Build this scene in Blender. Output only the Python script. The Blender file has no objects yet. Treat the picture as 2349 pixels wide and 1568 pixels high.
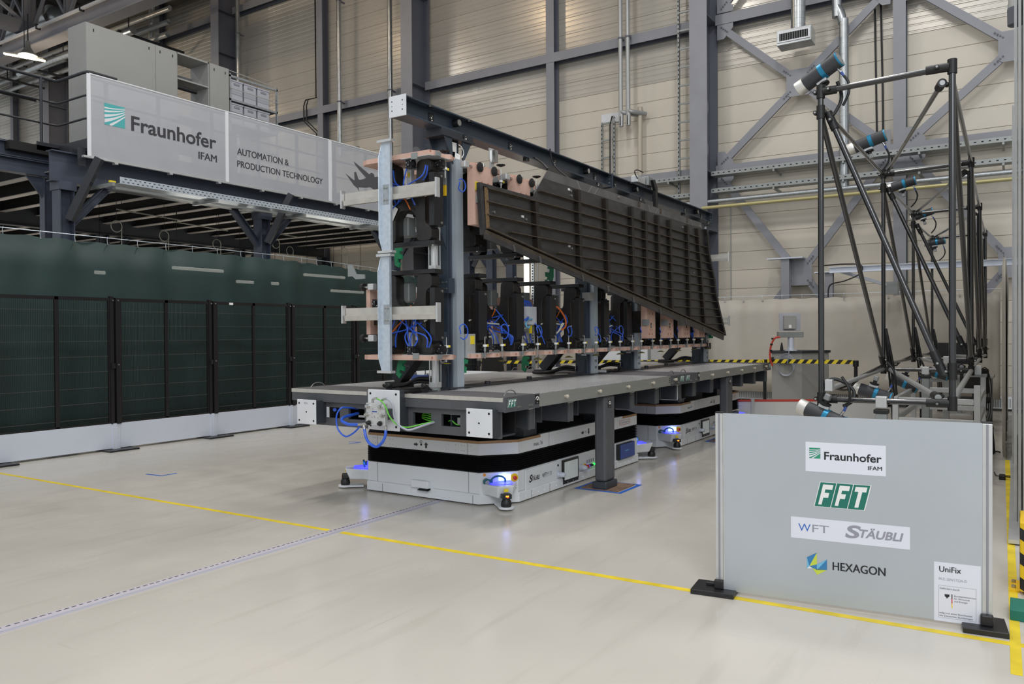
import bpy, math, random
from mathutils import Vector, Matrix
R = random.Random(7)
S = bpy.context.scene
COL = S.collection

# ---------------------------------------------------------------- camera, world, lights, exposure
cam = bpy.data.cameras.new('camera')
cam.sensor_width = 36.0
cam.lens = 36.0 * 1794.6 / 2349
cam.clip_end = 200
camo = bpy.data.objects.new('camera', cam)
COL.objects.link(camo)
YAW, PIT, ROL = math.radians(32.77), math.radians(0.6187), math.radians(-0.3823)
_f = Vector((math.cos(YAW), math.sin(YAW), 0)); _r = Vector((math.sin(YAW), -math.cos(YAW), 0)); _u = Vector((0, 0, 1))
_F = math.cos(PIT) * _f - math.sin(PIT) * _u
_U = math.cos(PIT) * _u + math.sin(PIT) * _f
_R = _r * math.cos(ROL) + _U * math.sin(ROL)
_U2 = _U * math.cos(ROL) - _r * math.sin(ROL)
M3 = Matrix((_R, _U2, -_F)).transposed()
camo.matrix_world = Matrix.Translation((0, 0, 1.6)) @ M3.to_4x4()
S.camera = camo

w = bpy.data.worlds.new('hall_fill_world'); S.world = w  # uniform world light, added as fill through the open hall sides
w.use_nodes = True
w.node_tree.nodes['Background'].inputs[0].default_value = (0.90, 0.95, 1.0, 1)
w.node_tree.nodes['Background'].inputs[1].default_value = 0.85

S.view_settings.view_transform = 'Standard'
S.view_settings.look = 'None'
S.view_settings.exposure = -0.38
S.view_settings.gamma = 1.0
S.view_settings.use_curve_mapping = False
S.cycles.use_denoising = True
S.cycles.max_bounces = 7
S.cycles.diffuse_bounces = 4
S.cycles.glossy_bounces = 3
S.cycles.sample_clamp_indirect = 6.0

def lamp(name, loc, sx, sy, power, col=(1, 1, 1), rot=(0, 0, 0), spread=180):
    l = bpy.data.lights.new(name, 'AREA'); l.shape = 'RECTANGLE'; l.size = sx; l.size_y = sy
    l.energy = power; l.color = col; l.spread = math.radians(spread)
    o = bpy.data.objects.new(name, l); o.location = loc; o.rotation_euler = rot
    COL.objects.link(o); return o
# rows of hall luminaires above the frame (cool white), hung at 12 m
for lx in (-2.0, 4.5, 11.0):
    for ly in (-3.0, 2.5, 8.0, 20.0):
        pw = 170 if ly > 15 or lx < 0 or ly < 0 else (200 if (lx, ly) == (4.5, 2.5) else 290)
        lamp('hall_light', (lx, ly, 12.6), 2.0, 0.8, pw, (1.0, 0.97, 0.93))
# skylight strip over the bay, next to the back wall; then an unseen fill light added behind the camera
lamp('skylight_and_fill', (8.0, 1.0, 13.4), 9.0, 2.2, 330, (0.90, 0.95, 1.0))
lamp('skylight_and_fill', (-5.0, -4.0, 8.0), 7.0, 5.0, 900, (0.93, 0.97, 1.0), (math.radians(0), math.radians(-50), math.radians(35)))

# ---------------------------------------------------------------- materials
def lin(c):
    out = []
    for v in c:
        v /= 255.0
        out.append(v / 12.92 if v <= 0.04045 else ((v + 0.055) / 1.055) ** 2.4)
    return tuple(out) + (1.0,)
MATS = {}
def mat(name, rgb, rough=0.5, metal=0.0, spec=0.5, noise=0.0, nscale=6.0, bump=0.0, bscale=60.0, stretch=None, emit=None, estr=0.0,
        alpha=1.0, coat=0.0, trans=0.0, tint=None):
    m = bpy.data.materials.new(name); m.use_nodes = True
    nt = m.node_tree; b = nt.nodes['Principled BSDF']
    b.inputs['Base Color'].default_value = lin(rgb)
    b.inputs['Roughness'].default_value = rough
    b.inputs['Metallic'].default_value = metal
    b.inputs['Specular IOR Level'].default_value = spec
    if coat: b.inputs['Coat Weight'].default_value = coat; b.inputs['Coat Roughness'].default_value = 0.12
    if alpha < 1: b.inputs['Alpha'].default_value = alpha
    if trans: b.inputs['Transmission Weight'].default_value = trans
    if emit: b.inputs['Emission Color'].default_value = lin(emit); b.inputs['Emission Strength'].default_value = estr
    co = None
    if noise or bump:
        tc = nt.nodes.new('ShaderNodeTexCoord'); mp = nt.nodes.new('ShaderNodeMapping')
        nt.links.new(tc.outputs['Object'], mp.inputs[0])
        if stretch: mp.inputs['Scale'].default_value = stretch
        co = mp.outputs[0]
    if noise:
        n = nt.nodes.new('ShaderNodeTexNoise'); n.inputs['Scale'].default_value = nscale; n.inputs['Detail'].default_value = 5
        nt.links.new(co, n.inputs['Vector'])
        mx = nt.nodes.new('ShaderNodeMix'); mx.data_type = 'RGBA'
        c = lin(rgb); d = lin(tint) if tint else tuple(max(0, x * (1 - noise)) for x in c[:3]) + (1,)
        e = c if tint else tuple(min(1, x * (1 + noise * .6)) for x in c[:3]) + (1,)
        mx.inputs[6].default_value = d; mx.inputs[7].default_value = e
        rp = nt.nodes.new('ShaderNodeMapRange'); rp.inputs[1].default_value = .35; rp.inputs[2].default_value = .65
        nt.links.new(n.outputs[0], rp.inputs[0]); nt.links.new(rp.outputs[0], mx.inputs[0])
        nt.links.new(mx.outputs[2], b.inputs['Base Color'])
        r2 = nt.nodes.new('ShaderNodeMapRange'); r2.inputs[3].default_value = max(.05, rough * .85); r2.inputs[4].default_value = min(1, rough * 1.15)
        nt.links.new(n.outputs[0], r2.inputs[0]); nt.links.new(r2.outputs[0], b.inputs['Roughness'])
    if bump:
        n = nt.nodes.new('ShaderNodeTexNoise'); n.inputs['Scale'].default_value = bscale
        nt.links.new(co, n.inputs['Vector'])
        bp = nt.nodes.new('ShaderNodeBump'); bp.inputs['Strength'].default_value = bump; bp.inputs['Distance'].default_value = .01
        nt.links.new(n.outputs[0], bp.inputs['Height']); nt.links.new(bp.outputs[0], b.inputs['Normal'])
    MATS[name] = m
    return m

mat('wall_cream', (206, 198, 184), .42, noise=.05, nscale=.7)
mat('wall_ribbed', (196, 190, 180), .26, metal=.25, noise=.05, nscale=.7)
mat('wall_joint', (176, 168, 152), .8)
mat('steel_grey', (138, 139, 146), .45, noise=.06, nscale=2)
mat('steel_grey_dark', (98, 101, 112), .5, noise=.06, nscale=2)  # darker copy of steel_grey; carries the painted shade on column webs
mat('steel_blue', (66, 72, 86), .45, noise=.12, nscale=3)
mat('steel_black', (44, 47, 53), .5, noise=.12, nscale=4)
mat('anthracite', (78, 80, 84), .5, noise=.08, nscale=8, bump=.05, bscale=120)
mat('anthracite_dark', (54, 58, 64), .42, noise=.1, nscale=6)
mat('beam_blue', (52, 62, 74), .36, noise=.14, nscale=5)
mat('galvanised', (172, 178, 182), .42, metal=.65, noise=.14, nscale=22)
mat('galvanised_bright', (200, 210, 220), .36, metal=.45, noise=.09, nscale=26)
mat('cover_channel', (168, 178, 186), .38, metal=.25, noise=.06, nscale=3)
mat('aluminium', (205, 206, 206), .36, metal=.55, noise=.05, nscale=10)
mat('aluminium_raw', (196, 192, 184), .45, metal=.4, noise=.08, nscale=12)
mat('steel_shiny', (190, 190, 188), .2, metal=.95)
mat('bolt_steel', (180, 180, 176), .3, metal=.9)
mat('white_paint', (226, 229, 233), .38, noise=.03, nscale=1.5)
mat('white_plate', (214, 216, 220), .4, noise=.04, nscale=5)
mat('black_rubber', (24, 24, 26), .5)
mat('black_paint', (30, 30, 32), .4, noise=.1, nscale=20)
mat('black_bellows', (26, 22, 22), .6)
mat('black_mat', (30, 28, 27), .75, noise=.1, nscale=30)
mat('carbon', (36, 33, 31), .38, noise=.35, nscale=14)
mat('carbon_panel', (62, 61, 62), .34, noise=.35, nscale=5, tint=(46, 44, 45), stretch=(1, 1, 3))
mat('carbon_edge', (74, 65, 54), .5, noise=.3, nscale=12)
mat('carbon_rib', (34, 28, 23), .45, noise=.2, nscale=10)
mat('carbon_flange', (96, 94, 94), .4, noise=.3, nscale=4)
mat('cork', (120, 96, 66), .9, noise=.6, nscale=160)
mat('pink_board', (204, 168, 152), .6, noise=.05, nscale=20)
mat('pink_dark', (176, 118, 100), .7)
mat('hose_blue', (44, 92, 205), .35)
mat('hose_orange', (220, 110, 40), .4)
mat('hose_light', (205, 205, 190), .45)
mat('hose_green', (100, 190, 60), .4)
mat('hose_grey', (160, 164, 176), .45)
mat('cable_black', (22, 22, 24), .5)
mat('green_plastic', (28, 128, 84), .45)
mat('yellow_label', (232, 208, 40), .5)
mat('yellow_pad', (214, 196, 30), .6)
mat('white_label', (232, 232, 230), .6)
mat('red_plastic', (190, 30, 34), .4)
mat('plywood', (168, 134, 98), .65, noise=.2, nscale=40, stretch=(1, 1, 12))
mat('yellow_tape', (226, 200, 44), .5, noise=.15, nscale=7)
mat('yellow_paint', (232, 190, 22), .45)
mat('blue_tape', (38, 98, 190), .55, noise=.1, nscale=8)
mat('rust_plate', (124, 100, 84), .6, noise=.3, nscale=14)
mat('blue_panel', (52, 78, 150), .4)
mat('screen_grey', (190, 196, 196), .3, emit=(190, 198, 196), estr=.25)
mat('screen_light', (220, 240, 255), .3, emit=(170, 215, 255), estr=2.2)
mat('led_blue', (90, 90, 255), .4, emit=(80, 80, 255), estr=1.6)
mat('led_green', (40, 255, 80), .4, emit=(40, 255, 90), estr=2.0)
mat('led_amber', (255, 190, 60), .4, emit=(255, 170, 50), estr=1.5)
mat('led_red', (255, 60, 40), .4, emit=(255, 50, 30), estr=1.5)
mat('lamp_warm', (255, 235, 205), .4, emit=(255, 226, 180), estr=12.0)
mat('tube_light', (255, 255, 245), .4, emit=(255, 252, 240), estr=6.0)
mat('tube_bright', (255, 255, 245), .4, emit=(255, 252, 240), estr=40.0)
mat('cross_wire', (84, 78, 74), .5)
mat('teal_metal', (20, 98, 112), .35)
mat('green_curtain', (38, 60, 58), .55, noise=.16, nscale=1.2, bump=.12, bscale=300, alpha=.93)
mat('beige_curtain', (184, 178, 168), .55, noise=.05, nscale=2)
mat('banner_cloth', (184, 186, 192), .5, noise=.03, nscale=3, alpha=.82)
mat('banner_white', (224, 226, 230), .5)
mat('teal_print', (78, 172, 174), .6)
mat('green_print', (40, 146, 110), .6)
mat('green_logo', (22, 112, 96), .6)
mat('text_dark', (58, 58, 64), .6)
mat('text_black', (30, 30, 34), .6)
mat('text_grey', (148, 148, 160), .6)
mat('text_light', (150, 152, 160), .6)
mat('text_blue', (60, 110, 190), .6)
mat('plane_print', (86, 86, 92), .6)
mat('logo_blue', (54, 124, 176), .6)
mat('logo_lightblue', (112, 182, 216), .6)
mat('logo_lime', (196, 210, 74), .6)
mat('flag_red', (200, 40, 50), .6)
mat('flag_gold', (240, 200, 40), .6)
mat('sign_panel', (184, 190, 196), .36, metal=.35, noise=.03, nscale=2)
mat('sign_white', (222, 224, 234), .5)
mat('cabinet_grey', (152, 152, 149), .5, noise=.03, nscale=2)
mat('crate_grey', (170, 172, 180), .5)
mat('duct_metal', (172, 176, 178), .3, metal=.75, noise=.12, nscale=8)
mat('pipe_beige', (184, 176, 160), .4)
mat('pipe_grey', (166, 168, 168), .35, metal=.3)
mat('pipe_brass', (176, 168, 120), .35, metal=.3)
mat('tray_metal', (146, 150, 149), .42, metal=.4, noise=.05, nscale=8)
mat('dark_hole', (18, 18, 20), .8)
mat('ceiling_dark', (84, 82, 80), .7, noise=.2, nscale=2)
mat('mezz_shaded', (30, 28, 28), .8, noise=.2, nscale=2)  # near black: shade below the deck put into the colour
mat('joist_lit', (176, 170, 164), .5, noise=.08, nscale=3)  # pale: light from below put into the flange colour
mat('pole_carbon', (30, 30, 32), .22, coat=1.0)
mat('clamp_black', (22, 22, 23), .5)
mat('lens_body', (52, 54, 58), .5, bump=.05, bscale=200)
mat('lens_blue', (40, 130, 170), .3, metal=.5)
mat('lens_silver', (214, 212, 206), .35, metal=.6)
mat('grey_grit', (92, 90, 92), .9, noise=.15, nscale=120, bump=.2, bscale=300)
mat('barrier_panel', (206, 206, 204), .5)
mat('barrier_red', (196, 66, 52), .5)
mat('orange_pad', (240, 150, 40), .5)
mat('rail_lilac', (196, 190, 200), .4, metal=.1)
mat('rail_dark', (110, 112, 124), .4, metal=.3)
mat('plastic_strip', (214, 214, 210), .25, alpha=.55)
mat('clear_strip', (150, 158, 166), .2, alpha=.5)
mat('fence_black', (26, 24, 25), .4)
mat('side_rail', (150, 151, 147), .42, metal=.35, noise=.05, nscale=4, stretch=(.2, 1, 6))
mat('channel_cover', (168, 170, 182), .45)
mat('plate_light', (212, 218, 230), .38, metal=.25, noise=.03, nscale=2)

def floor_material():
    m = bpy.data.materials.new('epoxy_floor'); m.use_nodes = True; nt = m.node_tree; N = nt.nodes; Lk = nt.links
    b = N['Principled BSDF']
    tc = N.new('ShaderNodeTexCoord')
    def noise(sc, det, stretch, rot=0):
        mp = N.new('ShaderNodeMapping'); mp.inputs['Scale'].default_value = stretch; mp.inputs['Rotation'].default_value = (0, 0, rot)
        n = N.new('ShaderNodeTexNoise'); n.inputs['Scale'].default_value = sc; n.inputs['Detail'].default_value = det
        Lk.new(tc.outputs['Object'], mp.inputs[0]); Lk.new(mp.outputs[0], n.inputs['Vector']); return n.outputs[0]
    def ramp(src, a, bb, lo=0., hi=1.):
        r = N.new('ShaderNodeMapRange'); r.inputs[1].default_value = a; r.inputs[2].default_value = bb
        r.inputs[3].default_value = lo; r.inputs[4].default_value = hi; Lk.new(src, r.inputs[0]); return r.outputs[0]
    def mix(f, a, bb):
        x = N.new('ShaderNodeMix'); x.data_type = 'RGBA'; Lk.new(f, x.inputs[0])
        if isinstance(a, tuple): x.inputs[6].default_value = a
        else: Lk.new(a, x.inputs[6])
        x.inputs[7].default_value = bb; return x.outputs[2]
    c = mix(ramp(noise(.5, 4, (1, 1, 1)), .35, .7), lin((202, 196, 187)), lin((189, 184, 175)))
    c = mix(ramp(noise(3.0, 6, (.25, 2.2, 1), .5), .56, .80, 0, .55), c, lin((176, 170, 160)))
    c = mix(ramp(noise(16, 3, (.04, 1.6, 1), -.3), .70, .78, 0, .5), c, lin((160, 155, 146)))
    c = mix(ramp(noise(12, 3, (1.8, .05, 1), .2), .71, .78, 0, .45), c, lin((164, 158, 150)))
    c = mix(ramp(noise(34, 2, (1, 1, 1)), .74, .80, 0, .5), c, lin((168, 160, 150)))
    Lk.new(c, b.inputs['Base Color'])
    Lk.new(ramp(noise(2.2, 5, (1, 1, 1)), .3, .7, .16, .30), b.inputs['Roughness'])
    b.inputs['Specular IOR Level'].default_value = .5
    MATS['epoxy_floor'] = m
floor_material()

def tread_material():
    # aluminium chequer plate: short raised bars in alternating directions (fine relief)
    m = bpy.data.materials.new('tread_plate'); m.use_nodes = True; nt = m.node_tree; N = nt.nodes; Lk = nt.links
    b = N['Principled BSDF']; b.inputs['Metallic'].default_value = .35; b.inputs['Roughness'].default_value = .3
    b.inputs['Base Color'].default_value = lin((186, 188, 190))
    tc = N.new('ShaderNodeTexCoord'); sp = N.new('ShaderNodeSeparateXYZ'); Lk.new(tc.outputs['Object'], sp.inputs[0])
    def mth(op, a, bb=None):
        x = N.new('ShaderNodeMath'); x.operation = op
        for i, v in enumerate((a, bb)):
            if v is None: continue
            if isinstance(v, (int, float)): x.inputs[i].default_value = v
            else: Lk.new(v, x.inputs[i])
        return x.outputs[0]
    cell = .13
    u = mth('MULTIPLY', sp.outputs[0], 1 / cell); v = mth('MULTIPLY', sp.outputs[1], 1 / cell)
    par = mth('MODULO', mth('ADD', mth('FLOOR', u), mth('FLOOR', v)), 2.0)
    par = mth('GREATER_THAN', mth('ABSOLUTE', par), .5)
    fu = mth('FRACT', u); fv = mth('FRACT', v)
    su = mth('ABSOLUTE', mth('SINE', mth('MULTIPLY', fu, 4 * math.pi))); sv = mth('ABSOLUTE', mth('SINE', mth('MULTIPLY', fv, 4 * math.pi)))
    mx = N.new('ShaderNodeMix'); mx.data_type = 'FLOAT'; Lk.new(par, mx.inputs[0]); Lk.new(su, mx.inputs[2]); Lk.new(sv, mx.inputs[3])
    hgt = mth('GREATER_THAN', mx.outputs[0], .72)
    bp = N.new('ShaderNodeBump'); bp.inputs['Strength'].default_value = .8; bp.inputs['Distance'].default_value = .004
    Lk.new(hgt, bp.inputs['Height']); Lk.new(bp.outputs[0], b.inputs['Normal'])
    cm = N.new('ShaderNodeMix'); cm.data_type = 'RGBA'; Lk.new(hgt, cm.inputs[0])
    cm.inputs[6].default_value = lin((136, 138, 140)); cm.inputs[7].default_value = lin((250, 250, 250)); Lk.new(cm.outputs[2], b.inputs['Base Color'])  # bars coloured paler than the plate, painting in their reflections
    MATS['tread_plate'] = m
tread_material()

# ---------------------------------------------------------------- mesh builder
def V(*a): return Vector(a if len(a) == 3 else a[0])
class MB:
    def __init__(s): s.v = []; s.f = []; s.m = []; s.cur = 0
    def add(s, vs, fs):
        o = len(s.v); s.v.extend([tuple(p) for p in vs]); s.f.extend([tuple(i + o for i in f) for f in fs]); s.m.extend([s.cur] * len(fs)); return s
    def use(s, i): s.cur = i; return s
    def box(s, x0, x1, y0, y1, z0, z1):
        if x0 > x1: x0, x1 = x1, x0
        if y0 > y1: y0, y1 = y1, y0
        if z0 > z1: z0, z1 = z1, z0
        return s.add([(x0, y0, z0), (x1, y0, z0), (x1, y1, z0), (x0, y1, z0), (x0, y0, z1), (x1, y0, z1), (x1, y1, z1), (x0, y1, z1)],
                     [(0, 3, 2, 1), (4, 5, 6, 7), (0, 1, 5, 4), (1, 2, 6, 5), (2, 3, 7, 6), (3, 0, 4, 7)])
    def ob(s, c, a, b, d):
        c, a, b, d = V(c), V(a), V(b), V(d)
        if a.cross(b).dot(d) < 0: d = -d
        p = [c - a - b - d, c + a - b - d, c + a + b - d, c - a + b - d, c - a - b + d, c + a - b + d, c + a + b + d, c - a + b + d]
        return s.add(p, [(0, 3, 2, 1), (4, 5, 6, 7), (0, 1, 5, 4), (1, 2, 6, 5), (2, 3, 7, 6), (3, 0, 4, 7)])
    def frame(s, p, q, up):
        d = (V(q) - V(p)); L = d.length; d = d / L; up = V(up)
        side = d.cross(up)
        if side.length < 1e-4: side = d.cross(Vector((1, 0, 0)))
        side.normalize(); u = side.cross(d).normalized(); return d, side, u, L
    def bar(s, p, q, w, h, up=(0, 0, 1), off=(0, 0)):
        d, side, u, L = s.frame(p, q, up); c = (V(p) + V(q)) / 2 + side * off[0] + u * off[1]
        return s.ob(c, d * (L / 2), side * (w / 2), u * (h / 2))
    def ibar(s, p, q, b, h, tf=.012, tw=.01, up=(0, 0, 1)):
        s.bar(p, q, b, tf, up, (0, h / 2 - tf / 2)); s.bar(p, q, b, tf, up, (0, -h / 2 + tf / 2)); return s.bar(p, q, tw, h - 2 * tf, up)
    def cbar(s, p, q, b, h, t=.008, up=(0, 0, 1), flip=1):
        s.bar(p, q, b, t, up, (0, h / 2 - t / 2)); s.bar(p, q, b, t, up, (0, -h / 2 + t / 2)); return s.bar(p, q, t, h - 2 * t, up, (flip * (b / 2 - t / 2), 0))
    def cyl(s, p, q, r, r2=None, n=14, cap=True):
        d, a, b, L = s.frame(p, q, (0, 0, 1)); r2 = r if r2 is None else r2; p, q = V(p), V(q)
        vs = []
        for c, rr in ((p, r), (q, r2)):
            for i in range(n):
                t = 2 * math.pi * i / n; vs.append(c + (a * math.cos(t) + b * math.sin(t)) * rr)
        fs = [(i, i + n, (i + 1) % n + n, (i + 1) % n) for i in range(n)]
        if cap: fs += [tuple(range(n)), tuple(range(2 * n - 1, n - 1, -1))]
        return s.add(vs, fs)
    def lathe(s, p, axis, prof, n=18):
        p = V(p); d = V(axis).normalized(); a = d.cross(Vector((0, 0, 1)))
        if a.length < 1e-3: a = d.cross(Vector((1, 0, 0)))
        a.normalize(); b = d.cross(a); vs = []; fs = []
        for (t, r) in prof:
            for i in range(n):
                g = 2 * math.pi * i / n; vs.append(p + d * t + (a * math.cos(g) + b * math.sin(g)) * max(r, 1e-4))
        for k in range(len(prof) - 1):
            for i in range(n):
                j = (i + 1) % n; fs.append((k * n + i, k * n + j, (k + 1) * n + j, (k + 1) * n + i))
        fs.append(tuple(range(n - 1, -1, -1))); fs.append(tuple(range((len(prof) - 1) * n, len(prof) * n)))
        return s.add(vs, fs)
    def tube(s, pts, r, n=7, sub=5, closed=False):
        P = [V(p) for p in pts]
        if len(P) > 2 and sub > 1:
            out = []; m = len(P)
            for i in range(m - 1):
                p0 = P[max(i - 1, 0)]; p1 = P[i]; p2 = P[i + 1]; p3 = P[min(i + 2, m - 1)]
                for k in range(sub):
                    t = k / sub
                    out.append(.5 * ((2 * p1) + (p2 - p0) * t + (2 * p0 - 5 * p1 + 4 * p2 - p3) * t * t + (3 * p1 - p0 - 3 * p2 + p3) * t ** 3))
            out.append(P[-1]); P = out
        vs = []; fs = []; prev = None
        for i, p in enumerate(P):
            d = (P[min(i + 1, len(P) - 1)] - P[max(i - 1, 0)])
            d = d.normalized() if d.length > 1e-9 else Vector((0, 0, 1))
            if prev is None:
                a = d.cross(Vector((0, 0, 1)))
                if a.length < 1e-3: a = d.cross(Vector((1, 0, 0)))
            else: a = prev - d * prev.dot(d)
            a.normalize(); prev = a; b = d.cross(a)
            for k in range(n):
                t = 2 * math.pi * k / n; vs.append(p + (a * math.cos(t) + b * math.sin(t)) * r)
        for i in range(len(P) - 1):
            for k in range(n):
                j = (k + 1) % n; fs.append((i * n + k, i * n + j, (i + 1) * n + j, (i + 1) * n + k))
        fs.append(tuple(range(n - 1, -1, -1))); fs.append(tuple(range((len(P) - 1) * n, len(P) * n)))
        return s.add(vs, fs)
    def prism(s, poly, fn, a, b):
        n = len(poly); vs = [fn(u, v, a) for u, v in poly] + [fn(u, v, b) for u, v in poly]
        fs = [(i, (i + 1) % n, (i + 1) % n + n, i + n) for i in range(n)] + [tuple(range(n - 1, -1, -1)), tuple(range(n, 2 * n))]
        return s.add(vs, fs)
    def plate(s, poly, z0, z1): return s.prism(poly, lambda u, v, t: (u, v, t), z0, z1)
    def pyz(s, poly, x0, x1): return s.prism(poly, lambda u, v, t: (t, u, v), x0, x1)
    def pxz(s, poly, y0, y1): return s.prism(poly, lambda u, v, t: (u, t, v), y0, y1)
    def flat(s, poly3): return s.add(poly3, [tuple(range(len(poly3)))])
    def build(s, name, m, parent=None, smooth=False, bevel=0.0, kind=None, label=None):
        me = bpy.data.meshes.new(name)
        o = bpy.data.objects.new(name, me)
        off = Vector((0, 0, 0)); p = parent
        while p is not None: off += p.location; p = p.parent
        me.from_pydata([(a - off.x, b - off.y, c - off.z) for a, b, c in s.v], [], s.f)
        ms = m if isinstance(m, (list, tuple)) else [m]
        for k in ms: me.materials.append(MATS[k])
        if len(ms) > 1: me.polygons.foreach_set('material_index', s.m)
        # consistent normals
        import bmesh
        bm = bmesh.new(); bm.from_mesh(me); bmesh.ops.recalc_face_normals(bm, faces=bm.faces); bm.to_mesh(me); bm.free()
        if smooth:
            me.polygons.foreach_set('use_smooth', [True] * len(me.polygons)); me.set_sharp_from_angle(angle=math.radians(38))
        COL.objects.link(o)
        if parent is not None: o.parent = parent
        if bevel:
            bv = o.modifiers.new('edge', 'BEVEL'); bv.width = bevel; bv.segments = 2; bv.limit_method = 'ANGLE'; bv.angle_limit = math.radians(50)
        if kind: o['kind'] = kind
        if label: o['label'] = label
        return o

def thing(name, label, cat, loc=(0, 0, 0), group=None):
    o = bpy.data.objects.new(name, None); o.empty_display_size = .1; o.location = loc; COL.objects.link(o)
    o['label'] = label; o['category'] = cat
    if group: o['group'] = group
    return o
def struct(name, loc=(0, 0, 0)):
    o = bpy.data.objects.new(name, None); o.location = loc; o.empty_display_size = .1; COL.objects.link(o); o['kind'] = 'structure'; return o
def tag(o, label, cat, group=None):
    o['label'] = label; o['category'] = cat
    if group: o['group'] = group
    return o
KIDS = {}
def children(o): return [c for c in COL.objects if c.parent == o]
def dup(o, delta, label=None, parent=None, kidmap=None):
    """copy a thing with its parts and sub-parts; mesh data shared"""
    if kidmap is None:
        kidmap = {}
        for x in COL.objects:
            if x.parent: kidmap.setdefault(x.parent.name, []).append(x)
    c = o.copy(); COL.objects.link(c)
    if parent is None: c.location = o.location + Vector(delta)
    else: c.parent = parent
    if label: c['label'] = label
    for k in kidmap.get(o.name, []): dup(k, (0, 0, 0), None, c, kidmap)
    return c

_CAP = None
def textmesh(s, bold=0.0):
    cu = bpy.data.curves.new('t', 'FONT'); cu.body = s; cu.offset = bold; cu.resolution_u = 4
    o = bpy.data.objects.new('t', cu); COL.objects.link(o)
    me = bpy.data.meshes.new_from_object(o)
    vs = [tuple(v.co) for v in me.vertices]; fs = [tuple(p.vertices) for p in me.polygons]
    bpy.data.objects.remove(o); bpy.data.meshes.remove(me); bpy.data.curves.remove(cu)
    return vs, fs
def text(s, org, rv, uv, width, cap, m, parent=None, name='lettering', shear=0.0, bold=0.0, heavy=0.0):
    """flat print: org = baseline start, rv/uv = unit vectors along and up, width = width of the line, cap = capital height"""
    global _CAP
    if _CAP is None:
        v, f = textmesh('H'); _CAP = max(p[1] for p in v)
    v, f = textmesh(s, bold)
    x0 = min(p[0] for p in v); x1 = max(p[0] for p in v)
    sy = cap / _CAP; sx = width / (x1 - x0) if width else sy
    o = V(org); rv = V(rv); uv = V(uv)
    b = MB()
    nn = rv.cross(uv)
    for q, hx in enumerate((0,) if not heavy else (-heavy, 0, heavy)):
        b.add([o + nn * (q * .0004) + rv * ((p[0] - x0) * sx + shear * p[1] * sy + hx * cap) + uv * (p[1] * sy) for p in v], f)
    return b.build(name, m, parent)
# ================================================================ THE HALL
fl = MB(); fl.add([(-6, -7, 0), (18.7, -7, 0), (18.7, 48, 0), (-6, 48, 0)], [(0, 1, 2, 3)])
flo = fl.build('floor', 'epoxy_floor'); flo['kind'] = 'structure'

XW = 18.6
wall = struct('wall_back', (XW, 20, 0))
MB().box(XW + .014, XW + .3, -8, 48, 0, 15).build('wall_backing', 'wall_joint', wall)
PH = .437
def panel_mesh(rib):
    b = MB(); h = PH - .007
    if not rib:
        pr = [(.06, 0), (.008, 0), (.0, .004), (.0, h - .004), (.008, h), (.06, h)]
    else:
        pr = [(.06, 0), (.008, 0), (.0, .004)]
        for k in range(3):
            z0 = .03 + k * .135
            pr += [(.0, z0), (.007, z0 + .012), (.007, z0 + .03), (.0, z0 + .042)]
        pr += [(.0, h - .004), (.008, h), (.06, h)]
    b.prism(pr, lambda u, v, t: (u, t, v), 0, 8.79)
    return b
pm = {}
colY = [-2.6, 6.2, 15.0, 23.8, 32.6, 41.4]
for bi, y0 in enumerate(colY[:-1] + [41.4]):
    for r in range(33):
        rib = r >= 18
        if bi >= 3 and r < 9: continue          # bays hidden low down behind the gallery and curtain
        if rib not in pm:
            o = panel_mesh(rib).build('wall_panel', 'wall_ribbed' if rib else 'wall_cream'); pm[rib] = o
            o.parent = wall
        else:
            o = pm[rib].copy(); COL.objects.link(o)
        o.location = (0, y0 + .005 - 20, .015 + r * PH)
MB().box(XW + .0, XW + .06, 23.8, 48, 0, 3.93).build('wall_lower_lining', 'wall_cream', wall)

# roof deck with trapezoidal sheets
ceil = struct('ceiling', (6, 20, 15))
cb = MB()
for k in range(70):
    y = -7 + k * .8
    cb.add([(-6, y, 15), (18.9, y, 15), (18.9, y + .3, 15), (-6, y + .3, 15), (-6, y + .4, 15.16), (18.9, y + .4, 15.16), (18.9, y + .7, 15.16), (-6, y + .7, 15.16), (-6, y + .8, 15), (18.9, y + .8, 15)],
           [(0, 1, 2, 3), (3, 2, 5, 4), (4, 5, 6, 7), (7, 6, 9, 8)])
cb.build('roof_deck', 'ceiling_dark', ceil)

# ---------------- wall steelwork
def wall_column(y, label):
    t = thing('steel_column', label, 'column', (17.7, y, 0), None)
    MB().box(17.68, 17.705, y - .21, y + .21, 0, 14.9).build('front_flange', 'steel_grey', t, bevel=.003)
    MB().box(17.705, 18.48, y - .012, y + .012, 0, 14.9).build('web', 'steel_grey_dark', t)  # darker than the lit front flange: shade put into the colour
    MB().box(18.48, 18.51, y - .2, y + .2, 0, 14.9).build('back_flange', 'steel_grey_dark', t)
    for z in (2.0, 4.0, 5.35, 8.95, 11.6, 13.1):
        MB().box(17.705, 18.48, y - .2, y + .2, z - .012, z + .012).build('stiffener', 'steel_grey_dark', t)
    for z in (5.95, 6.95):
        MB().cyl((18.1, y - .012, z), (18.1, y - .03, z), .22, n=24).build('cover_disc', 'steel_grey', t, smooth=True)
    MB().box(17.5, 18.55, y - .3, y + .3, 0, .04).build('base_plate', 'steel_grey_dark', t)
    return t
for y, l in ((6.2, 'tall grey steel column on the back wall behind the far end of the dark beam'),
             (15.0, 'tall grey steel column on the back wall behind the white beam end plate'),
             (23.8, 'tall grey steel column rising just right of the light wardrobe on the gallery'),
             (35.3, 'warmly lit steel column behind the gallery handrail on the far left')):
    wall_column(y, l)
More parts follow.
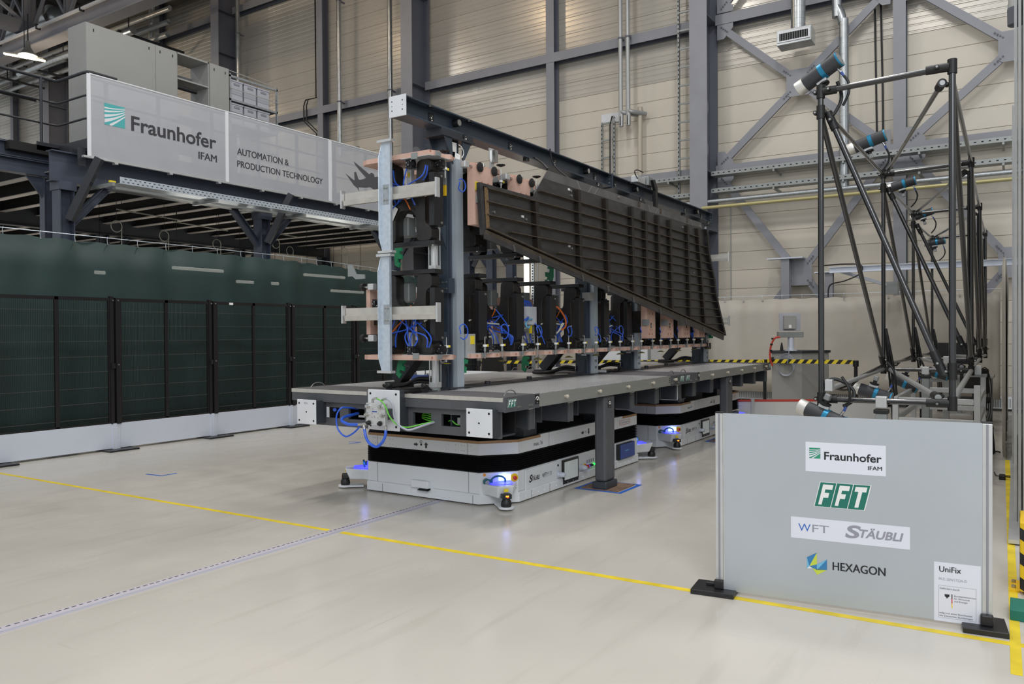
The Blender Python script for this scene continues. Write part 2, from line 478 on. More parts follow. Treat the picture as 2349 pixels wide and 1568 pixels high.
def wall_post(y, label, w=.24):
    t = thing('wall_post', label, 'column', (18.4, y, 0))
    MB().box(18.28, 18.30, y - w / 2, y + w / 2, 0, 14.9).build('front_flange', 'steel_grey', t)
    MB().box(18.30, 18.53, y - .01, y + .01, 0, 14.9).build('web', 'steel_grey_dark', t)
    MB().box(18.53, 18.55, y - w / 2, y + w / 2, 0, 14.9).build('back_flange', 'steel_grey_dark', t)
    return t
for y, l in ((10.5, 'slim grey wall post halfway along the cream wall above the dark beam'), (2.05, 'slim grey wall post between the two crossed braces on the right'),
             (19.2, 'slim grey wall post left of the first white end plate, beside thin black conduits'), (28.1, 'slim grey wall post seen above the light wardrobe'), (39.6, 'slim grey wall post left of the gallery handrail')):
    wall_post(y, l)
def girt(y0, y1, z, label, h=.24):
    t = thing('wall_girder', label, 'beam', (18.4, (y0 + y1) / 2, z))
    m = MB(); m.box(18.27, 18.285, y0, y1, z - h / 2, z + h / 2); m.build('front_flange', 'steel_grey', t)
    m = MB(); m.box(18.285, 18.52, y0, y1, z - .008, z + .008); m.box(18.52, 18.535, y0, y1, z - h / 2, z + h / 2); m.build('web', 'steel_grey_dark', t)
nm = {6.2: 'column behind the dark beam', 15.0: 'column behind the white end plate'}
girt(-2.3, 5.98, 8.97, 'grey horizontal wall girder above the crossed braces on the right')
girt(6.42, 14.78, 8.97, 'long grey horizontal wall girder above the dark panel and beam')
girt(15.22, 23.58, 8.97, 'grey horizontal wall girder crossing behind the three vertical downpipes')
girt(24.02, 35.1, 8.97, 'grey horizontal wall girder seen over the wardrobe on the gallery')
girt(35.5, 46, 8.97, 'grey horizontal wall girder at the far left behind the handrail')
girt(-2.3, 5.98, 5.44, 'grey horizontal wall girder just above the cable trays on the right', .2)
girt(6.42, 14.78, 5.44, 'grey horizontal wall girder behind the dark beam', .2)
girt(15.22, 23.58, 13.2, 'topmost grey wall girder at the upper left of the wall')
girt(24.02, 35.1, 13.2, 'topmost grey wall girder above the wardrobe, next to the roof pipes')
girt(6.42, 14.78, 13.2, 'topmost grey wall girder over the middle of the wall')
def xbrace(yc, zc, hy, hz, label, lo=True, up=True):
    t = thing('cross_brace', label, 'brace', (18.35, yc, zc))
    p = [(-.27, -.24), (-.27, .24), (-.2, .3), (.2, .3), (.27, .24), (.27, -.24), (.2, -.3), (-.2, -.3)]
    MB().pyz([(yc + a, zc + b) for a, b in p], 18.27, 18.29).build('gusset_plate', 'steel_grey', t)
    bl = MB()
    for sy in (-1, 1):
        for sz in (-1, 1):
            if (sz < 0 and not lo) or (sz > 0 and not up): continue
            a = Vector((18.32, yc + sy * .16, zc + sz * .16)); e = Vector((18.32, yc + sy * (hy - .1), zc + sz * (hz - .08)))
            MB().ibar(a, e, .16, .06, .012, .01, up=(1, 0, 0)).build('diagonal', 'steel_grey', t)
            g = Vector((18.3, yc + sy * (hy - .02), zc + sz * (hz - .02)))
            q = [(0, 0), (-sy * .38, 0), (-sy * .38, -sz * .12), (-sy * .16, -sz * .36), (0, -sz * .36)]
            MB().pyz([(g.y + u, g.z + v) for u, v in q], 18.285, 18.30).build('end_gusset', 'steel_grey', t)
            for k in range(4):
                c = a + (e - a).normalized() * (.04 + .06 * k); bl.cyl((18.27, c.y, c.z), (18.25, c.y, c.z), .018, n=6)
                c = e - (e - a).normalized() * (.04 + .06 * k); bl.cyl((18.27, c.y, c.z), (18.25, c.y, c.z), .018, n=6)
    bl.build('bolts', 'steel_grey_dark', t, kind='stuff')
xbrace(4.08, 7.18, 1.88, 1.7, 'upper crossed steel brace with gusset plate behind the foremost measuring camera')
xbrace(0.02, 7.18, 1.95, 1.7, 'upper crossed steel brace cut by the right edge of the frame')
xbrace(4.08, 2.94, 1.88, 2.4, 'lower crossed steel brace partly hidden by the beige curtain')
xbrace(0.02, 2.94, 1.95, 2.4, 'lower crossed steel brace at the right edge above the curtain')
xbrace(4.08, 11.1, 1.88, 2.0, 'topmost crossed steel brace above the air outlet', True, True)

# ---------------- services on the wall
def pipe(name, label, pts, r, m, cat='pipe', clamps=(), group=None, sub=4):
    t = thing(name, label, cat, pts[-1], group)
    MB().tube(pts, r, 10, sub).build('tube', m, t, smooth=True)
    for c in clamps:
        MB().cyl((c[0], c[1], c[2] - .02), (c[0], c[1], c[2] + .02), r * 1.18, n=12).box(c[0], 18.3, c[1] - .02, c[1] + .02, c[2] - .02, c[2] + .02).build('pipe_clamp', 'steel_grey_dark', t, smooth=True)
    return t
def elbow(x, y, z0, z1, dy, r=.12, dx=0):
    return [(x, y, z0), (x, y, z1 + r), (x, y + dy * .05, z1 + r * .3), (x + dx * .3, y + dy * .35, z1), (x + dx, y + dy, z1)]
pipe('water_pipe', 'left one of the two thin grey pipes running down the middle of the wall', [(18.12, 8.36, 14.9), (18.12, 8.36, 7.35), (18.12, 8.33, 7.18), (18.12, 8.25, 7.12), (18.45, 8.02, 7.1)], .055, 'pipe_grey', clamps=[(18.12, 8.36, 9.0)])
pipe('water_pipe', 'right one of the two thin grey pipes running down the middle of the wall', [(18.12, 8.16, 14.9), (18.12, 8.16, 7.35), (18.12, 8.13, 7.18), (18.12, 8.05, 7.12), (18.45, 7.82, 7.1)], .055, 'pipe_grey', clamps=[(18.12, 8.16, 9.0)])
pipe('water_pipe', 'short beige pipe continuing down below the pair of grey pipes', [(18.5, 7.94, 7.15), (18.4, 7.94, 7.16), (18.35, 7.94, 7.05), (18.35, 7.94, 4.6)], .06, 'pipe_beige', sub=3)
for y, l, ze in ((23.0, 'left galvanised downpipe beside the gallery wardrobe', 6.0), (18.08, 'middle galvanised downpipe crossing the wall girder left of the fixture', 7.5), (15.95, 'right galvanised downpipe next to the wall column behind the white end plate', 6.3)):
    pipe('downpipe', l, [(18.05, y, 14.9), (18.05, y, ze + .3), (18.05, y - .02, ze + .12), (18.1, y - .15, ze), (18.3, y - .6, ze - .02)], .075, 'duct_metal', clamps=[(18.05, y, 9.0), (18.05, y, 12.2)])
for dy, l in ((0, 'left thin black conduit with a jog around the girder'), (-.13, 'right thin black conduit with a jog around the girder')):
    pipe('conduit', l, [(18.5, 19.62 + dy, 14.9), (18.5, 19.62 + dy, 9.5), (18.3, 19.9 + dy, 9.42), (18.22, 19.9 + dy, 9.2), (18.22, 19.9 + dy, 8.7), (18.5, 19.6 + dy, 8.3), (18.5, 19.6 + dy, 5)], .022, 'cable_black', 'conduit', sub=1)
for dy, l in ((0, 'left thin black conduit beside the slim post on the right'), (-.12, 'right thin black conduit beside the slim post on the right')):
    pipe('conduit', l, [(18.45, 2.62 + dy * .2, 14.9), (18.45, 2.62 + dy * .2, 9.0), (18.45, 2.55 + dy, 8.7), (18.45, 2.5 + dy, 5.0)], .02, 'cable_black', 'conduit', sub=2)
pipe('conduit', 'thin grey conduit on the wall right of the far end of the panel', [(18.588, 5.72, 4.6), (18.588, 5.72, 2.2)], .012, 'pipe_grey', 'conduit')
# ladder type cable trays
def ladder(name, label, y0, y1, z0, z1, x, step, m='tray_metal', cable=False):
    t = thing(name, label, 'cable tray', (x, (y0 + y1) / 2, z0))
    for y in (y0, y1): MB().box(x - .03, x + .03, y - .022, y + .022, z0, z1).build('side_rail', m, t)
    z = z0 + step * .5
    while z < z1:
        MB().box(x - .015, x + .015, y0, y1, z - .02, z + .02).build('rung', m, t); z += step
    hl = MB()
    k = z0 + .05
    while k < z1:
        for y in (y0, y1): hl.box(x - .0315, x - .03, y - .012, y + .012, k - .022, k + .022)
        k += .11
    hl.build('slots', 'dark_hole', t, kind='stuff')
    if cable:
        for q in (0.06, .1): MB().tube([(x - .05, y0 + q, z0), (x - .05, y0 + q, z1 - .1), (x + .2, y0 + q, z1 + .1)], .018, 6, 2).build('cable', 'cable_black' if q > .08 else 'pipe_grey', t)
ladder('cable_ladder', 'short vertical cable ladder hanging under a white patch on the wall', 8.68, 9.03, 4.6, 7.05, 18.42, .44, cable=True)
MB().box(18.56, 18.61, 8.58, 9.12, 7.06, 7.3).build('wall_patch_plate', 'white_plate', thing('wall_patch', 'pale patch plate on the wall above the cable ladder', 'plate', (18.6, 8.85, 7.06)))
ladder('cable_ladder', 'tall vertical cable ladder beside the wall column at the far end of the beam', 6.5, 6.86, 4.7, 14.8, 18.2, .44)
def tray(y0, y1, z, h, x, label):
    t = thing('cable_tray', label, 'cable tray', (x, (y0 + y1) / 2, z))
    MB().box(x - .005, x, y0, y1, z, z + h).build('front_rail', 'tray_metal', t)
    MB().box(x, x + .3, y0, y1, z, z + .006).build('tray_floor', 'tray_metal', t)
    hl = MB(); y = y0 + .05
    while y < y1: hl.box(x - .0065, x - .005, y, y + .04, z + h * .4, z + h * .62); y += .125
    hl.build('slots', 'dark_hole', t, kind='stuff')
    for y in [y0 + .6 + i * 1.45 for i in range(int((y1 - y0) / 1.45))]:
        MB().box(x, 18.55, y - .02, y + .02, z - .05, z).build('bracket_arm', 'tray_metal', t)
tray(-.4, 5.97, 5.24, .1, 17.9, 'upper perforated cable tray on the wall right of the column'); tray(-.4, 5.97, 4.84, .1, 17.9, 'lower perforated cable tray on the wall right of the column')
tray(6.43, 12.0, 5.22, .1, 17.9, 'upper perforated cable tray behind the far end of the beam'); tray(6.43, 12.0, 4.8, .1, 17.9, 'lower perforated cable tray behind the far end of the beam')
pipe('compressed_air_pipe', 'horizontal galvanised pipe along the wall just above the brass coloured one', [(17.75, 14, 4.62), (17.75, -.4, 4.62)], .045, 'galvanised')
pipe('gas_pipe', 'horizontal brass coloured pipe along the wall under the cable trays', [(17.65, 6.1, 4.47), (17.65, -.4, 4.47)], .04, 'pipe_brass')
# air duct with outlet box
t = thing('air_outlet', 'galvanised air outlet box with black louvres on a spiral duct', 'vent', (17.75, 4.04, 7.85))
MB().cyl((17.78, 3.98, 14.9), (17.78, 3.98, 8.17), .15, n=20).build('duct', 'duct_metal', t, smooth=True)
rg = MB()
for i in range(48): rg.cyl((17.78, 3.98, 8.25 + i * .13), (17.78, 3.98, 8.265 + i * .13), .1535, n=20)
rg.build('duct_seams', 'duct_metal', t, smooth=True, kind='stuff')
MB().box(17.62, 18.05, 3.68, 4.4, 7.85, 8.17).build('box', 'duct_metal', t, bevel=.006)
fr = MB(); fr.box(17.6, 17.62, 3.7, 4.38, 7.9, 7.93); fr.box(17.6, 17.62, 3.7, 4.38, 8.09, 8.12); fr.box(17.6, 17.62, 3.7, 3.74, 7.93, 8.09); fr.box(17.6, 17.62, 4.34, 4.38, 7.93, 8.09)
fr.build('grille_frame', 'white_plate', t)
MB().box(17.615, 17.619, 3.74, 4.34, 7.93, 8.09).build('grille_opening', 'dark_hole', t)
for i in range(12): MB().ob((17.606, 3.77 + i * .0495, 8.01), (.008, .009, 0), (.0015, -.0015, 0), (0, 0, .075)).build('louvre', 'tray_metal', t)
t = thing('spiral_duct', 'narrow galvanised spiral duct running down between the air outlet and the slim post', 'duct', (18.1, 3.12, 4.9))
MB().tube([(18.1, 3.25, 14.9), (18.1, 3.25, 8.9), (18.1, 3.22, 8.6), (18.1, 3.13, 8.25), (18.1, 3.11, 8.0), (18.1, 3.11, 4.7)], .1, 16, 3).build('tube', 'duct_metal', t, smooth=True)
rg = MB()
for i in range(26): rg.cyl((18.1, 3.11, 4.9 + i * .12), (18.1, 3.11, 4.912 + i * .12), .103, n=16)
rg.build('duct_seams', 'duct_metal', t, smooth=True, kind='stuff')
t = thing('hanging_cylinder', 'grey capped cylinder hanging at the upper right corner', 'lamp', (9, 0.0, 4.55))
MB().lathe((9, -.0, 4.54), (0, 0, 1), [(0, .05), (.01, .062), (.2, .066), (.22, .06), (1.2, .06)]).build('tube', 'pipe_grey', t, smooth=True)
MB().lathe((9, -.0, 4.53), (0, 0, 1), [(0, .055), (.01, .068), (.17, .07), (.18, .06)]).build('cap', 'steel_grey_dark', t, smooth=True)

# crane runway, bridge girder, ducts and lamps under the roof at the far left
t = thing('crane_runway', 'heavy grey crane runway girder rising behind the wardrobe, with a pale conductor rail', 'beam', (15, 32, 12.3))
m = MB(); m.box(14.75, 15.25, 20, 47, 12.3, 12.34); m.box(14.72, 15.28, 20, 47, 12.86, 12.9); m.box(14.9, 14.93, 20, 47, 12.34, 12.86); m.build('girder', 'steel_grey', t)
MB().box(14.95, 15.05, 20, 47, 12.9, 12.98).build('rail', 'steel_grey_dark', t)
MB().box(14.6, 14.68, 20, 47, 12.74, 12.82).build('conductor_rail', 'white_plate', t)
for i in range(9): MB().box(14.58, 14.74, 21 + i * 2.9, 21.06 + i * 2.9, 12.7, 12.88).build('rail_clip', 'black_paint', t)
t = thing('crane_bridge', 'lattice crane bridge of grey steel angles under the roof at the upper left', 'crane', (12, 31.4, 12.9))
m = MB(); m.box(6, 15.3, 31.1, 31.5, 12.95, 13.4); m.build('bottom_chord', 'steel_grey_dark', t)
MB().box(6, 15.3, 31.1, 31.5, 14.75, 14.95).build('top_chord', 'steel_grey_dark', t)
for k, x in enumerate((15.0, 12.6, 10.2, 7.8)):
    MB().ibar((x, 31.3, 13.4), (x, 31.3, 14.75), .2, .2, .02, .02, up=(1, 0, 0)).build('post', 'steel_grey', t)
    if k < 3: MB().bar((x - .1, 31.3, 13.4), (x - 2.3, 31.3, 14.75), .1, .1).build('diagonal', 'steel_grey', t)
t = thing('roof_truss', 'grey roof truss with vertical posts above the crane runway', 'truss', (15, 26, 13))
MB().box(15.35, 15.6, 22, 47, 13.05, 13.2).build('bottom_chord', 'steel_grey_dark', t)
for k in range(9):
    y = 24 + k * 2.6
    MB().ibar((15.45, y, 13.15), (15.45, y, 14.95), .22, .2, .02, .02, up=(0, 1, 0)).build('post', 'steel_grey', t)
    MB().bar((15.45, y, 13.2), (15.45, y + 1.3, 14.9), .1, .1, up=(1, 0, 0)).build('diagonal', 'steel_grey', t)
    MB().bar((15.45, y, 13.2), (15.45, y - 1.3, 14.9), .1, .1, up=(1, 0, 0)).build('diagonal', 'steel_grey', t)
t = thing('ventilation_duct', 'large spiral ventilation duct under the roof in the upper left corner', 'duct', (16.3, 31, 14.2))
MB().tube([(16.3, 46, 14.3), (16.3, 33.4, 14.3), (16.5, 32.2, 14.28), (16.9, 31.2, 14.2), (17.0, 29, 14.2), (17.0, 20, 14.2)], .42, 18, 5).build('tube', 'duct_metal', t, smooth=True)
rg = MB()
for i in range(40): rg.cyl((17.0, 20 + i * .23, 14.2), (17.0, 20.02 + i * .23, 14.2), .428, n=18)
rg.build('duct_seams', 'duct_metal', t, smooth=True, kind='stuff')
t = thing('ventilation_duct', 'thin shiny duct branch below the runway at the far left, lit by the lamp', 'duct', (16, 31.5, 12.2))
MB().tube([(16, 34, 12.25), (16, 31.8, 12.3), (16, 30, 12.3), (16, 26, 12.3)], .13, 14, 4).build('tube', 'duct_metal', t, smooth=True)
rg = MB()
for i in range(30): rg.cyl((16, 26.2 + i * .24, 12.3), (16, 26.22 + i * .24, 12.3), .136, n=14)
rg.build('duct_seams', 'duct_metal', t, smooth=True, kind='stuff')
for k, (x, z, l) in enumerate(((16.6, 13.0, 'upper white insulated roof pipe behind the wardrobe'), (16.9, 12.75, 'middle white insulated roof pipe behind the wardrobe'), (17.2, 12.5, 'lower white insulated roof pipe behind the wardrobe'))):
    pipe('insulated_pipe', l, [(x, 46, z), (x, 26.2 + k * .5, z), (x, 25.9 + k * .5, z + .02), (x, 25.8 + k * .5, z + .25), (x, 25.9 + k * .5, z + .45), (x, 27 + k * .5, z + .5)], .09, 'pipe_grey')
t = thing('pipe_hanger', 'dark steel hanger channels carrying the roof pipes', 'rack', (16.8, 29, 12.4))
for i in range(6): MB().bar((15.8, 26.6 + i * 2.2, 12.35), (18.4, 26.6 + i * 2.2, 12.35), .08, .08).build('channel', 'steel_black', t)
for i in range(6): MB().bar((16.2, 26.6 + i * 2.2, 12.35), (16.2, 26.6 + i * 2.2, 15), .03, .03).build('drop_rod', 'steel_black', t)
t = thing('hall_lamp', 'round glowing pendant lamp under the runway at the far left', 'lamp', (14, 29.1, 11.4))
MB().lathe((14, 29.1, 11.44), (0, 0, 1), [(0, .3), (.03, .31), (.12, .2), (.3, .09), (.5, .07)]).build('housing', 'tray_metal', t, smooth=True)
MB().lathe((14, 29.1, 11.42), (0, 0, 1), [(0, .05), (.012, .27), (.02, .28)]).build('glass', 'lamp_warm', t, smooth=True)
MB().bar((14, 29.1, 11.9), (14, 29.1, 12.9), .03, .03).build('pendant_rod', 'steel_black', t)
t = thing('tube_lamp', 'slim fluorescent batten hanging beside the round pendant lamp', 'lamp', (14, 29.3, 11.3))
MB().bar((13.6, 29.9, 11.55), (14.3, 28.6, 11.25), .1, .05).build('tube', 'lamp_warm', t)
MB().bar((13.6, 29.9, 11.6), (14.3, 28.6, 11.3), .14, .05).build('housing', 'tray_metal', t)
MB().bar((13.95, 29.25, 11.45), (13.95, 29.25, 15.0), .02, .02).build('suspension', 'steel_black', t)
lw = bpy.data.lights.new('gallery_lamp_light', 'POINT'); lw.energy = 420; lw.color = (1, .8, .56); lw.shadow_soft_size = .25
o = bpy.data.objects.new('gallery_lamp_light', lw); o.location = (14, 29.1, 11.2); COL.objects.link(o)
for ly in (20.5, 14.2):
    lw2 = bpy.data.lights.new('warm_hall_lamp', 'POINT'); lw2.energy = 260; lw2.color = (1, .76, .5); lw2.shadow_soft_size = .2
    o = bpy.data.objects.new('warm_hall_lamp', lw2); o.location = (12.0, ly, 13.2); COL.objects.link(o)

# ---------------- curtain and small steelwork in front of the back wall
def curtain(name, label, path, z0, z1, m, amp=.03, wl=.35, nz=5, rows=None, t=.004, seed=1, ztop=None):
    rr = random.Random(seed); P = [V(p[0], p[1], 0) for p in path]
    L = [0]
    for i in range(len(P) - 1): L.append(L[-1] + (P[i + 1] - P[i]).length)
    n = int(L[-1] / .06); vs = []; fs = []; tops = []
    ph = [rr.uniform(0, 6.28) for _ in range(4)]
    for i in range(n + 1):
        s = L[-1] * i / n; k = 0
        while k < len(L) - 2 and s > L[k + 1]: k += 1
        d = (P[k + 1] - P[k]).normalized(); p = P[k] + d * (s - L[k]); nr = Vector((-d.y, d.x, 0))
        for j in range(nz + 1):
            f = j / nz
            a = amp * (math.sin(s * 6.28 / wl + ph[0] + f) * .5 + math.sin(s * 6.28 / (wl * 2.7) + ph[1] - f * 1.5) * .6 + .5 * math.sin(s * 6.28 / (wl * .5) + ph[2]) * f)
            zt = z1
            if ztop: zt = z1 - ztop[1] * (.5 - .5 * math.cos(6.28 * s / ztop[0]))
            q = p + nr * a; vs.append((q.x, q.y, z0 + (zt - z0) * f))
    for i in range(n):
        for j in range(nz):
            a = i * (nz + 1) + j; fs.append((a, a + nz + 1, a + nz + 2, a + 1))
    return vs, fs, P, L
def build_curtain(name, label, cat, path, z0, z1, m, ring_step=.45, **kw):
    t = thing(name, label, cat, (path[0][0], path[0][1], z0))
    vs, fs, P, L = curtain(name, label, path, z0, z1, m, **kw)
    b = MB(); b.add(vs, fs); o = b.build('cloth', m, t, smooth=True)
    sm = o.modifiers.new('thickness', 'SOLIDIFY'); sm.thickness = .006
    MB().tube([(p[0], p[1], z1 + .07) for p in path], .006, 6, 1).build('wire', 'galvanised_bright', t, smooth=True)
    s = .2
    while s < L[-1]:
        k = 0
        while k < len(L) - 2 and s > L[k + 1]: k += 1
        d = (P[k + 1] - P[k]).normalized(); p = P[k] + d * (s - L[k])
        MB().tube([(p.x, p.y, z1 + .085), (p.x - .008, p.y, z1 + .06), (p.x - .008, p.y, z1 + .02), (p.x, p.y, z1 - .025)], .0035, 5, 2).build('hook', 'galvanised_bright', t)
        MB().cyl((p.x - .014, p.y - .01, z1 - .03), (p.x - .008, p.y - .01, z1 - .03), .018, n=10).build('eyelet', 'bolt_steel', t)
        s += ring_step
    return t
build_curtain('beige_curtain', 'beige plastic curtain hanging on hooks in front of the back wall', 'curtain', [(17.5, 9.2), (17.5, 6.7), (17.95, 5.9), (17.96, 3.4), (17.95, .25)], .25, 2.34, 'beige_curtain', amp=.03, wl=.8, ring_step=.43, nz=6, seed=3, ztop=(.43, .02))
build_curtain('beige_curtain', 'translucent curtain edge hanging along the right side next to the strip panels', 'curtain', [(11.4, .13), (17.9, .14)], .02, 2.5, 'beige_curtain', amp=.02, wl=.6, ring_step=.8, seed=5)
t = thing('baseboard_heater', 'white finned heating strip along the foot of the back wall', 'heater', (18.3, 3, .05))
MB().box(18.2, 18.5, -.3, 6, .05, .28).build('casing', 'white_paint', t)
fn = MB()
for i in range(150): fn.box(18.192, 18.2, -.28 + i * .04, -.262 + i * .04, .08, .25)
fn.build('fins', 'tray_metal', t, kind='stuff')
def stub(x, yc, ztop, w, pw, label):
    t = thing('steel_stub_post', label, 'post', (x, yc, 0))
    MB().ibar((x, yc, 0), (x, yc, ztop), w, w, .014, .012, up=(1, 0, 0)).build('post', 'steel_grey', t)
    MB().box(x - .14, x + .14, yc - pw / 2, yc + pw / 2, ztop, ztop + .025).build('top_plate', 'plate_light', t)
stub(18.14, 4.34, 3.23, .18, .78, 'short grey steel post with a wide flat top plate, left of the tripod poles')
stub(18.14, 3.42, 2.88, .16, .58, 'short grey steel post with a flat top plate behind the left pole')
t = thing('jib_rail', 'pale blue horizontal crane rail with a cable loop above the beige curtain', 'beam', (17, 1.6, 2.8))
MB().ibar((17.0, 3.2, 2.85), (17.0, -.3, 2.85), .1, .12).build('rail', 'plate_light', t)
MB().tube([(16.95, 3.3, 2.95), (16.95, 2.9, 2.96), (16.95, 2.6, 2.92), (16.95, 2.62, 2.75), (16.95, 2.9, 2.62), (17.05, 3.2, 2.55), (17.05, 3.24, 2.3)], .014, 6, 5).build('cable', 'cable_black', t, smooth=True)
MB().bar((17.05, 3.0, 2.82), (17.6, 2.1, 2.5), .06, .06).build('stay', 'plate_light', t)
MB().box(17.5, 17.7, 2.0, 2.25, 2.35, 2.6).build('bracket', 'tray_metal', t)
# ================================================================ GALLERY (mezzanine) ON THE LEFT
XV, ZV, YV = Vector((1, 0, 0)), Vector((0, 0, 1)), Vector((0, 1, 0))
ga = thing('steel_gallery', 'dark steel gallery deck on columns running along the left side of the hall', 'mezzanine', (6.8, 13.1, 0))
MB().box(7.1, 18.2, 12.86, 27, 4.66, 4.8).build('deck', 'mezz_shaded', ga)
MB().plate([(6.3, 13.72), (7.1, 13.72), (7.1, 27), (6.3, 27)], 4.66, 4.8).build('landing_deck', 'mezz_shaded', ga)
k = MB(); k.box(7.085, 7.1, 12.84, 13.74, 4.7, 4.86); k.box(6.72, 7.1, 13.72, 13.735, 4.72, 4.86)
k.build('kick_plate', 'steel_black', ga)
MB().ibar((6.6, 13.1, 4.36), (18.2, 13.1, 4.36), .2, .5, .02, .014).build('edge_beam', 'steel_blue', ga)
for y in (19.0, 25.0): MB().ibar((6.6, y, 4.36), (18.2, y, 4.36), .2, .5, .02, .014).build('main_beam', 'steel_black', ga)
for i in range(15): MB().box(7.0 + i * .78 - .006, 7.0 + i * .78 + .006, 13.2, 26.8, 4.40, 4.65).build('joist_web', 'mezz_shaded', ga); MB().box(7.0 + i * .78 - .075, 7.0 + i * .78 + .075, 13.2, 26.8, 4.385, 4.40).build('joist_flange', 'joist_lit', ga)  # dark webs and pale flanges paint in the lighting from below
for y in (13.12, 12.9, 13.5):
    MB().box(6.95, 7.08, y - .01, y + .01, 4.4, 4.7).build('deck_bracket', 'steel_black', ga)
for x in (6.82, 10.83, 14.9, 18.1):
    MB().ibar((x, 13.1, 0), (x, 13.1, 4.12), .24, .24, .02, .014, up=(1, 0, 0)).build('column', 'steel_blue', ga)
    MB().box(x - .14, x + .14, 12.95, 13.25, 3.98, 4.12).build('head_plate', 'steel_blue', ga)
    for s in (-1, 1):
        if x < 7 and s < 0: continue
        if x > 18: continue
        MB().ibar((x + s * .1, 13.1, 3.45), (x + s * .72, 13.1, 4.12), .12, .12, .012, .01).build('knee_brace', 'steel_blue', ga)
    MB().cbar((x + .02, 12.96, 3.5), (x + .3, 12.55, 4.5), .1, .12, .012).build('cantilever_brace', 'steel_black', ga)
    for yy in (19.0, 25.0):
        MB().ibar((x, yy, 0), (x, yy, 4.12), .22, .22, .02, .014, up=(1, 0, 0)).build('column', 'steel_black', ga)
        MB().ibar((x + .1, yy, 3.5), (x + .7, yy, 4.12), .12, .12, .012, .01).build('knee_brace', 'steel_black', ga)
for (x, y) in ((17.85, 12.15), (17.85, 11.5)):
    MB().ibar((x, y, 0), (x, y, 4.1), .2, .22, .02, .014, up=(1, 0, 0)).build('column', 'steel_blue', ga)
    MB().ibar((x, y + .08, 3.4), (x, y + .6, 4.05), .1, .1, .012, .01).build('knee_brace', 'steel_blue', ga)
MB().ibar((17.85, 10.6, 4.2), (17.85, 13.0, 4.2), .16, .24, .014, .01).build('end_beam', 'steel_blue', ga)
# landing beams and post at the far left
t = thing('landing_frame', 'stacked dark blue steel beams on a post at the far left', 'beam', (6.96, 13.9, 0))
MB().ibar((3.0, 13.9, 4.68), (7.04, 13.9, 4.68), .18, .24, .016, .012).build('upper_beam', 'steel_blue', t)
MB().ibar((3.0, 13.9, 4.43), (7.04, 13.9, 4.43), .18, .24, .016, .012).build('lower_beam', 'steel_blue', t)
MB().ibar((6.96, 13.9, 0), (6.96, 13.9, 4.3), .16, .16, .014, .012, up=(1, 0, 0)).build('post', 'steel_blue', t)
MB().pxz([(6.88, 4.3), (6.62, 4.3), (6.88, 3.95)], 13.88, 13.92).build('gusset', 'steel_blue', t)
MB().box(3.0, 7.0, 13.9, 15.5, 4.8, 4.83).build('landing_floor', 'steel_black', t)
# handrail
t = thing('handrail', 'dark tubular handrail with two lower bars at the corner of the gallery', 'railing', (6.8, 13.79, 4.83))
for z, r in ((5.96, .026), (5.58, .017), (5.2, .017)):
    MB().tube([(3.0, 13.79, z), (6.4, 13.79, z), (7.0, 13.79, z), (7.075, 13.775, z), (7.1, 13.72, z), (7.1, 13.6, z), (7.1, 13.1, z), (7.1, 12.95, z), (7.14, 12.86, z), (7.24, 12.85, z), (7.6, 12.85, z)], r, 10, 3).build('top_rail' if r > .02 else 'middle_rail', 'steel_black', t, smooth=True)
MB().cyl((6.83, 13.79, 4.8), (6.83, 13.79, 5.96), .025, n=12).build('rail_post', 'steel_black', t, smooth=True)
MB().box(6.74, 6.92, 13.74, 13.84, 4.8, 4.82).build('foot_plate', 'steel_black', t)
t = thing('gallery_railing', 'plain steel railing seen faintly through the printed banner', 'railing', (11, 12.9, 4.8))
for z in (5.88, 5.52, 5.16): MB().cyl((7.15, 12.9, z), (18.1, 12.9, z), .02, n=8).build('rail', 'steel_black', t, smooth=True)
for x in (7.44, 8.4, 9.5, 10.6, 11.6, 12.7, 13.7, 14.7, 15.8, 16.9): MB().box(x - .03, x + .03, 12.88, 12.92, 4.8, 5.88).build('rail_post', 'steel_black', t)
# printed banner
t = thing('printed_banner', 'long grey mesh banner with teal emblem and lettering on the gallery railing', 'banner', (11.2, 12.8, 4.54))
for a, b in ((7.1, 9.73), (9.8, 12.42), (12.51, 15.3)):
    m = MB(); n = 30
    for i in range(n + 1):
        x = a + (b - a) * i / n
        for z in (4.56, 5.0, 5.45, 5.91): m.v.append((x, 12.8 + .0015 * math.sin(x * 4 + z), z))
    for i in range(n):
        for j in range(3):
            q = i * 4 + j; m.f.append((q, q + 4, q + 5, q + 1)); m.m.append(0)
    m.build('cloth', 'banner_cloth', t, smooth=True)
for a, b in ((9.73, 9.8), (12.42, 12.51), (7.06, 7.12)): MB().box(a, b, 12.79, 12.81, 4.56, 5.912).build('seam_strip', 'banner_white', t)
MB().tube([(7.1, 12.8, 5.915), (15.3, 12.8, 5.915)], .014, 8, 1).build('top_hem', 'banner_white', t, smooth=True)
MB().box(6.98, 15.3, 12.765, 12.83, 4.525, 4.56).build('bottom_rail', 'aluminium', t)
for i in range(8): MB().box(7.5 + i * 1.02, 7.56 + i * 1.02, 12.76, 12.84, 4.495, 4.53).build('rail_clip', 'aluminium', t)
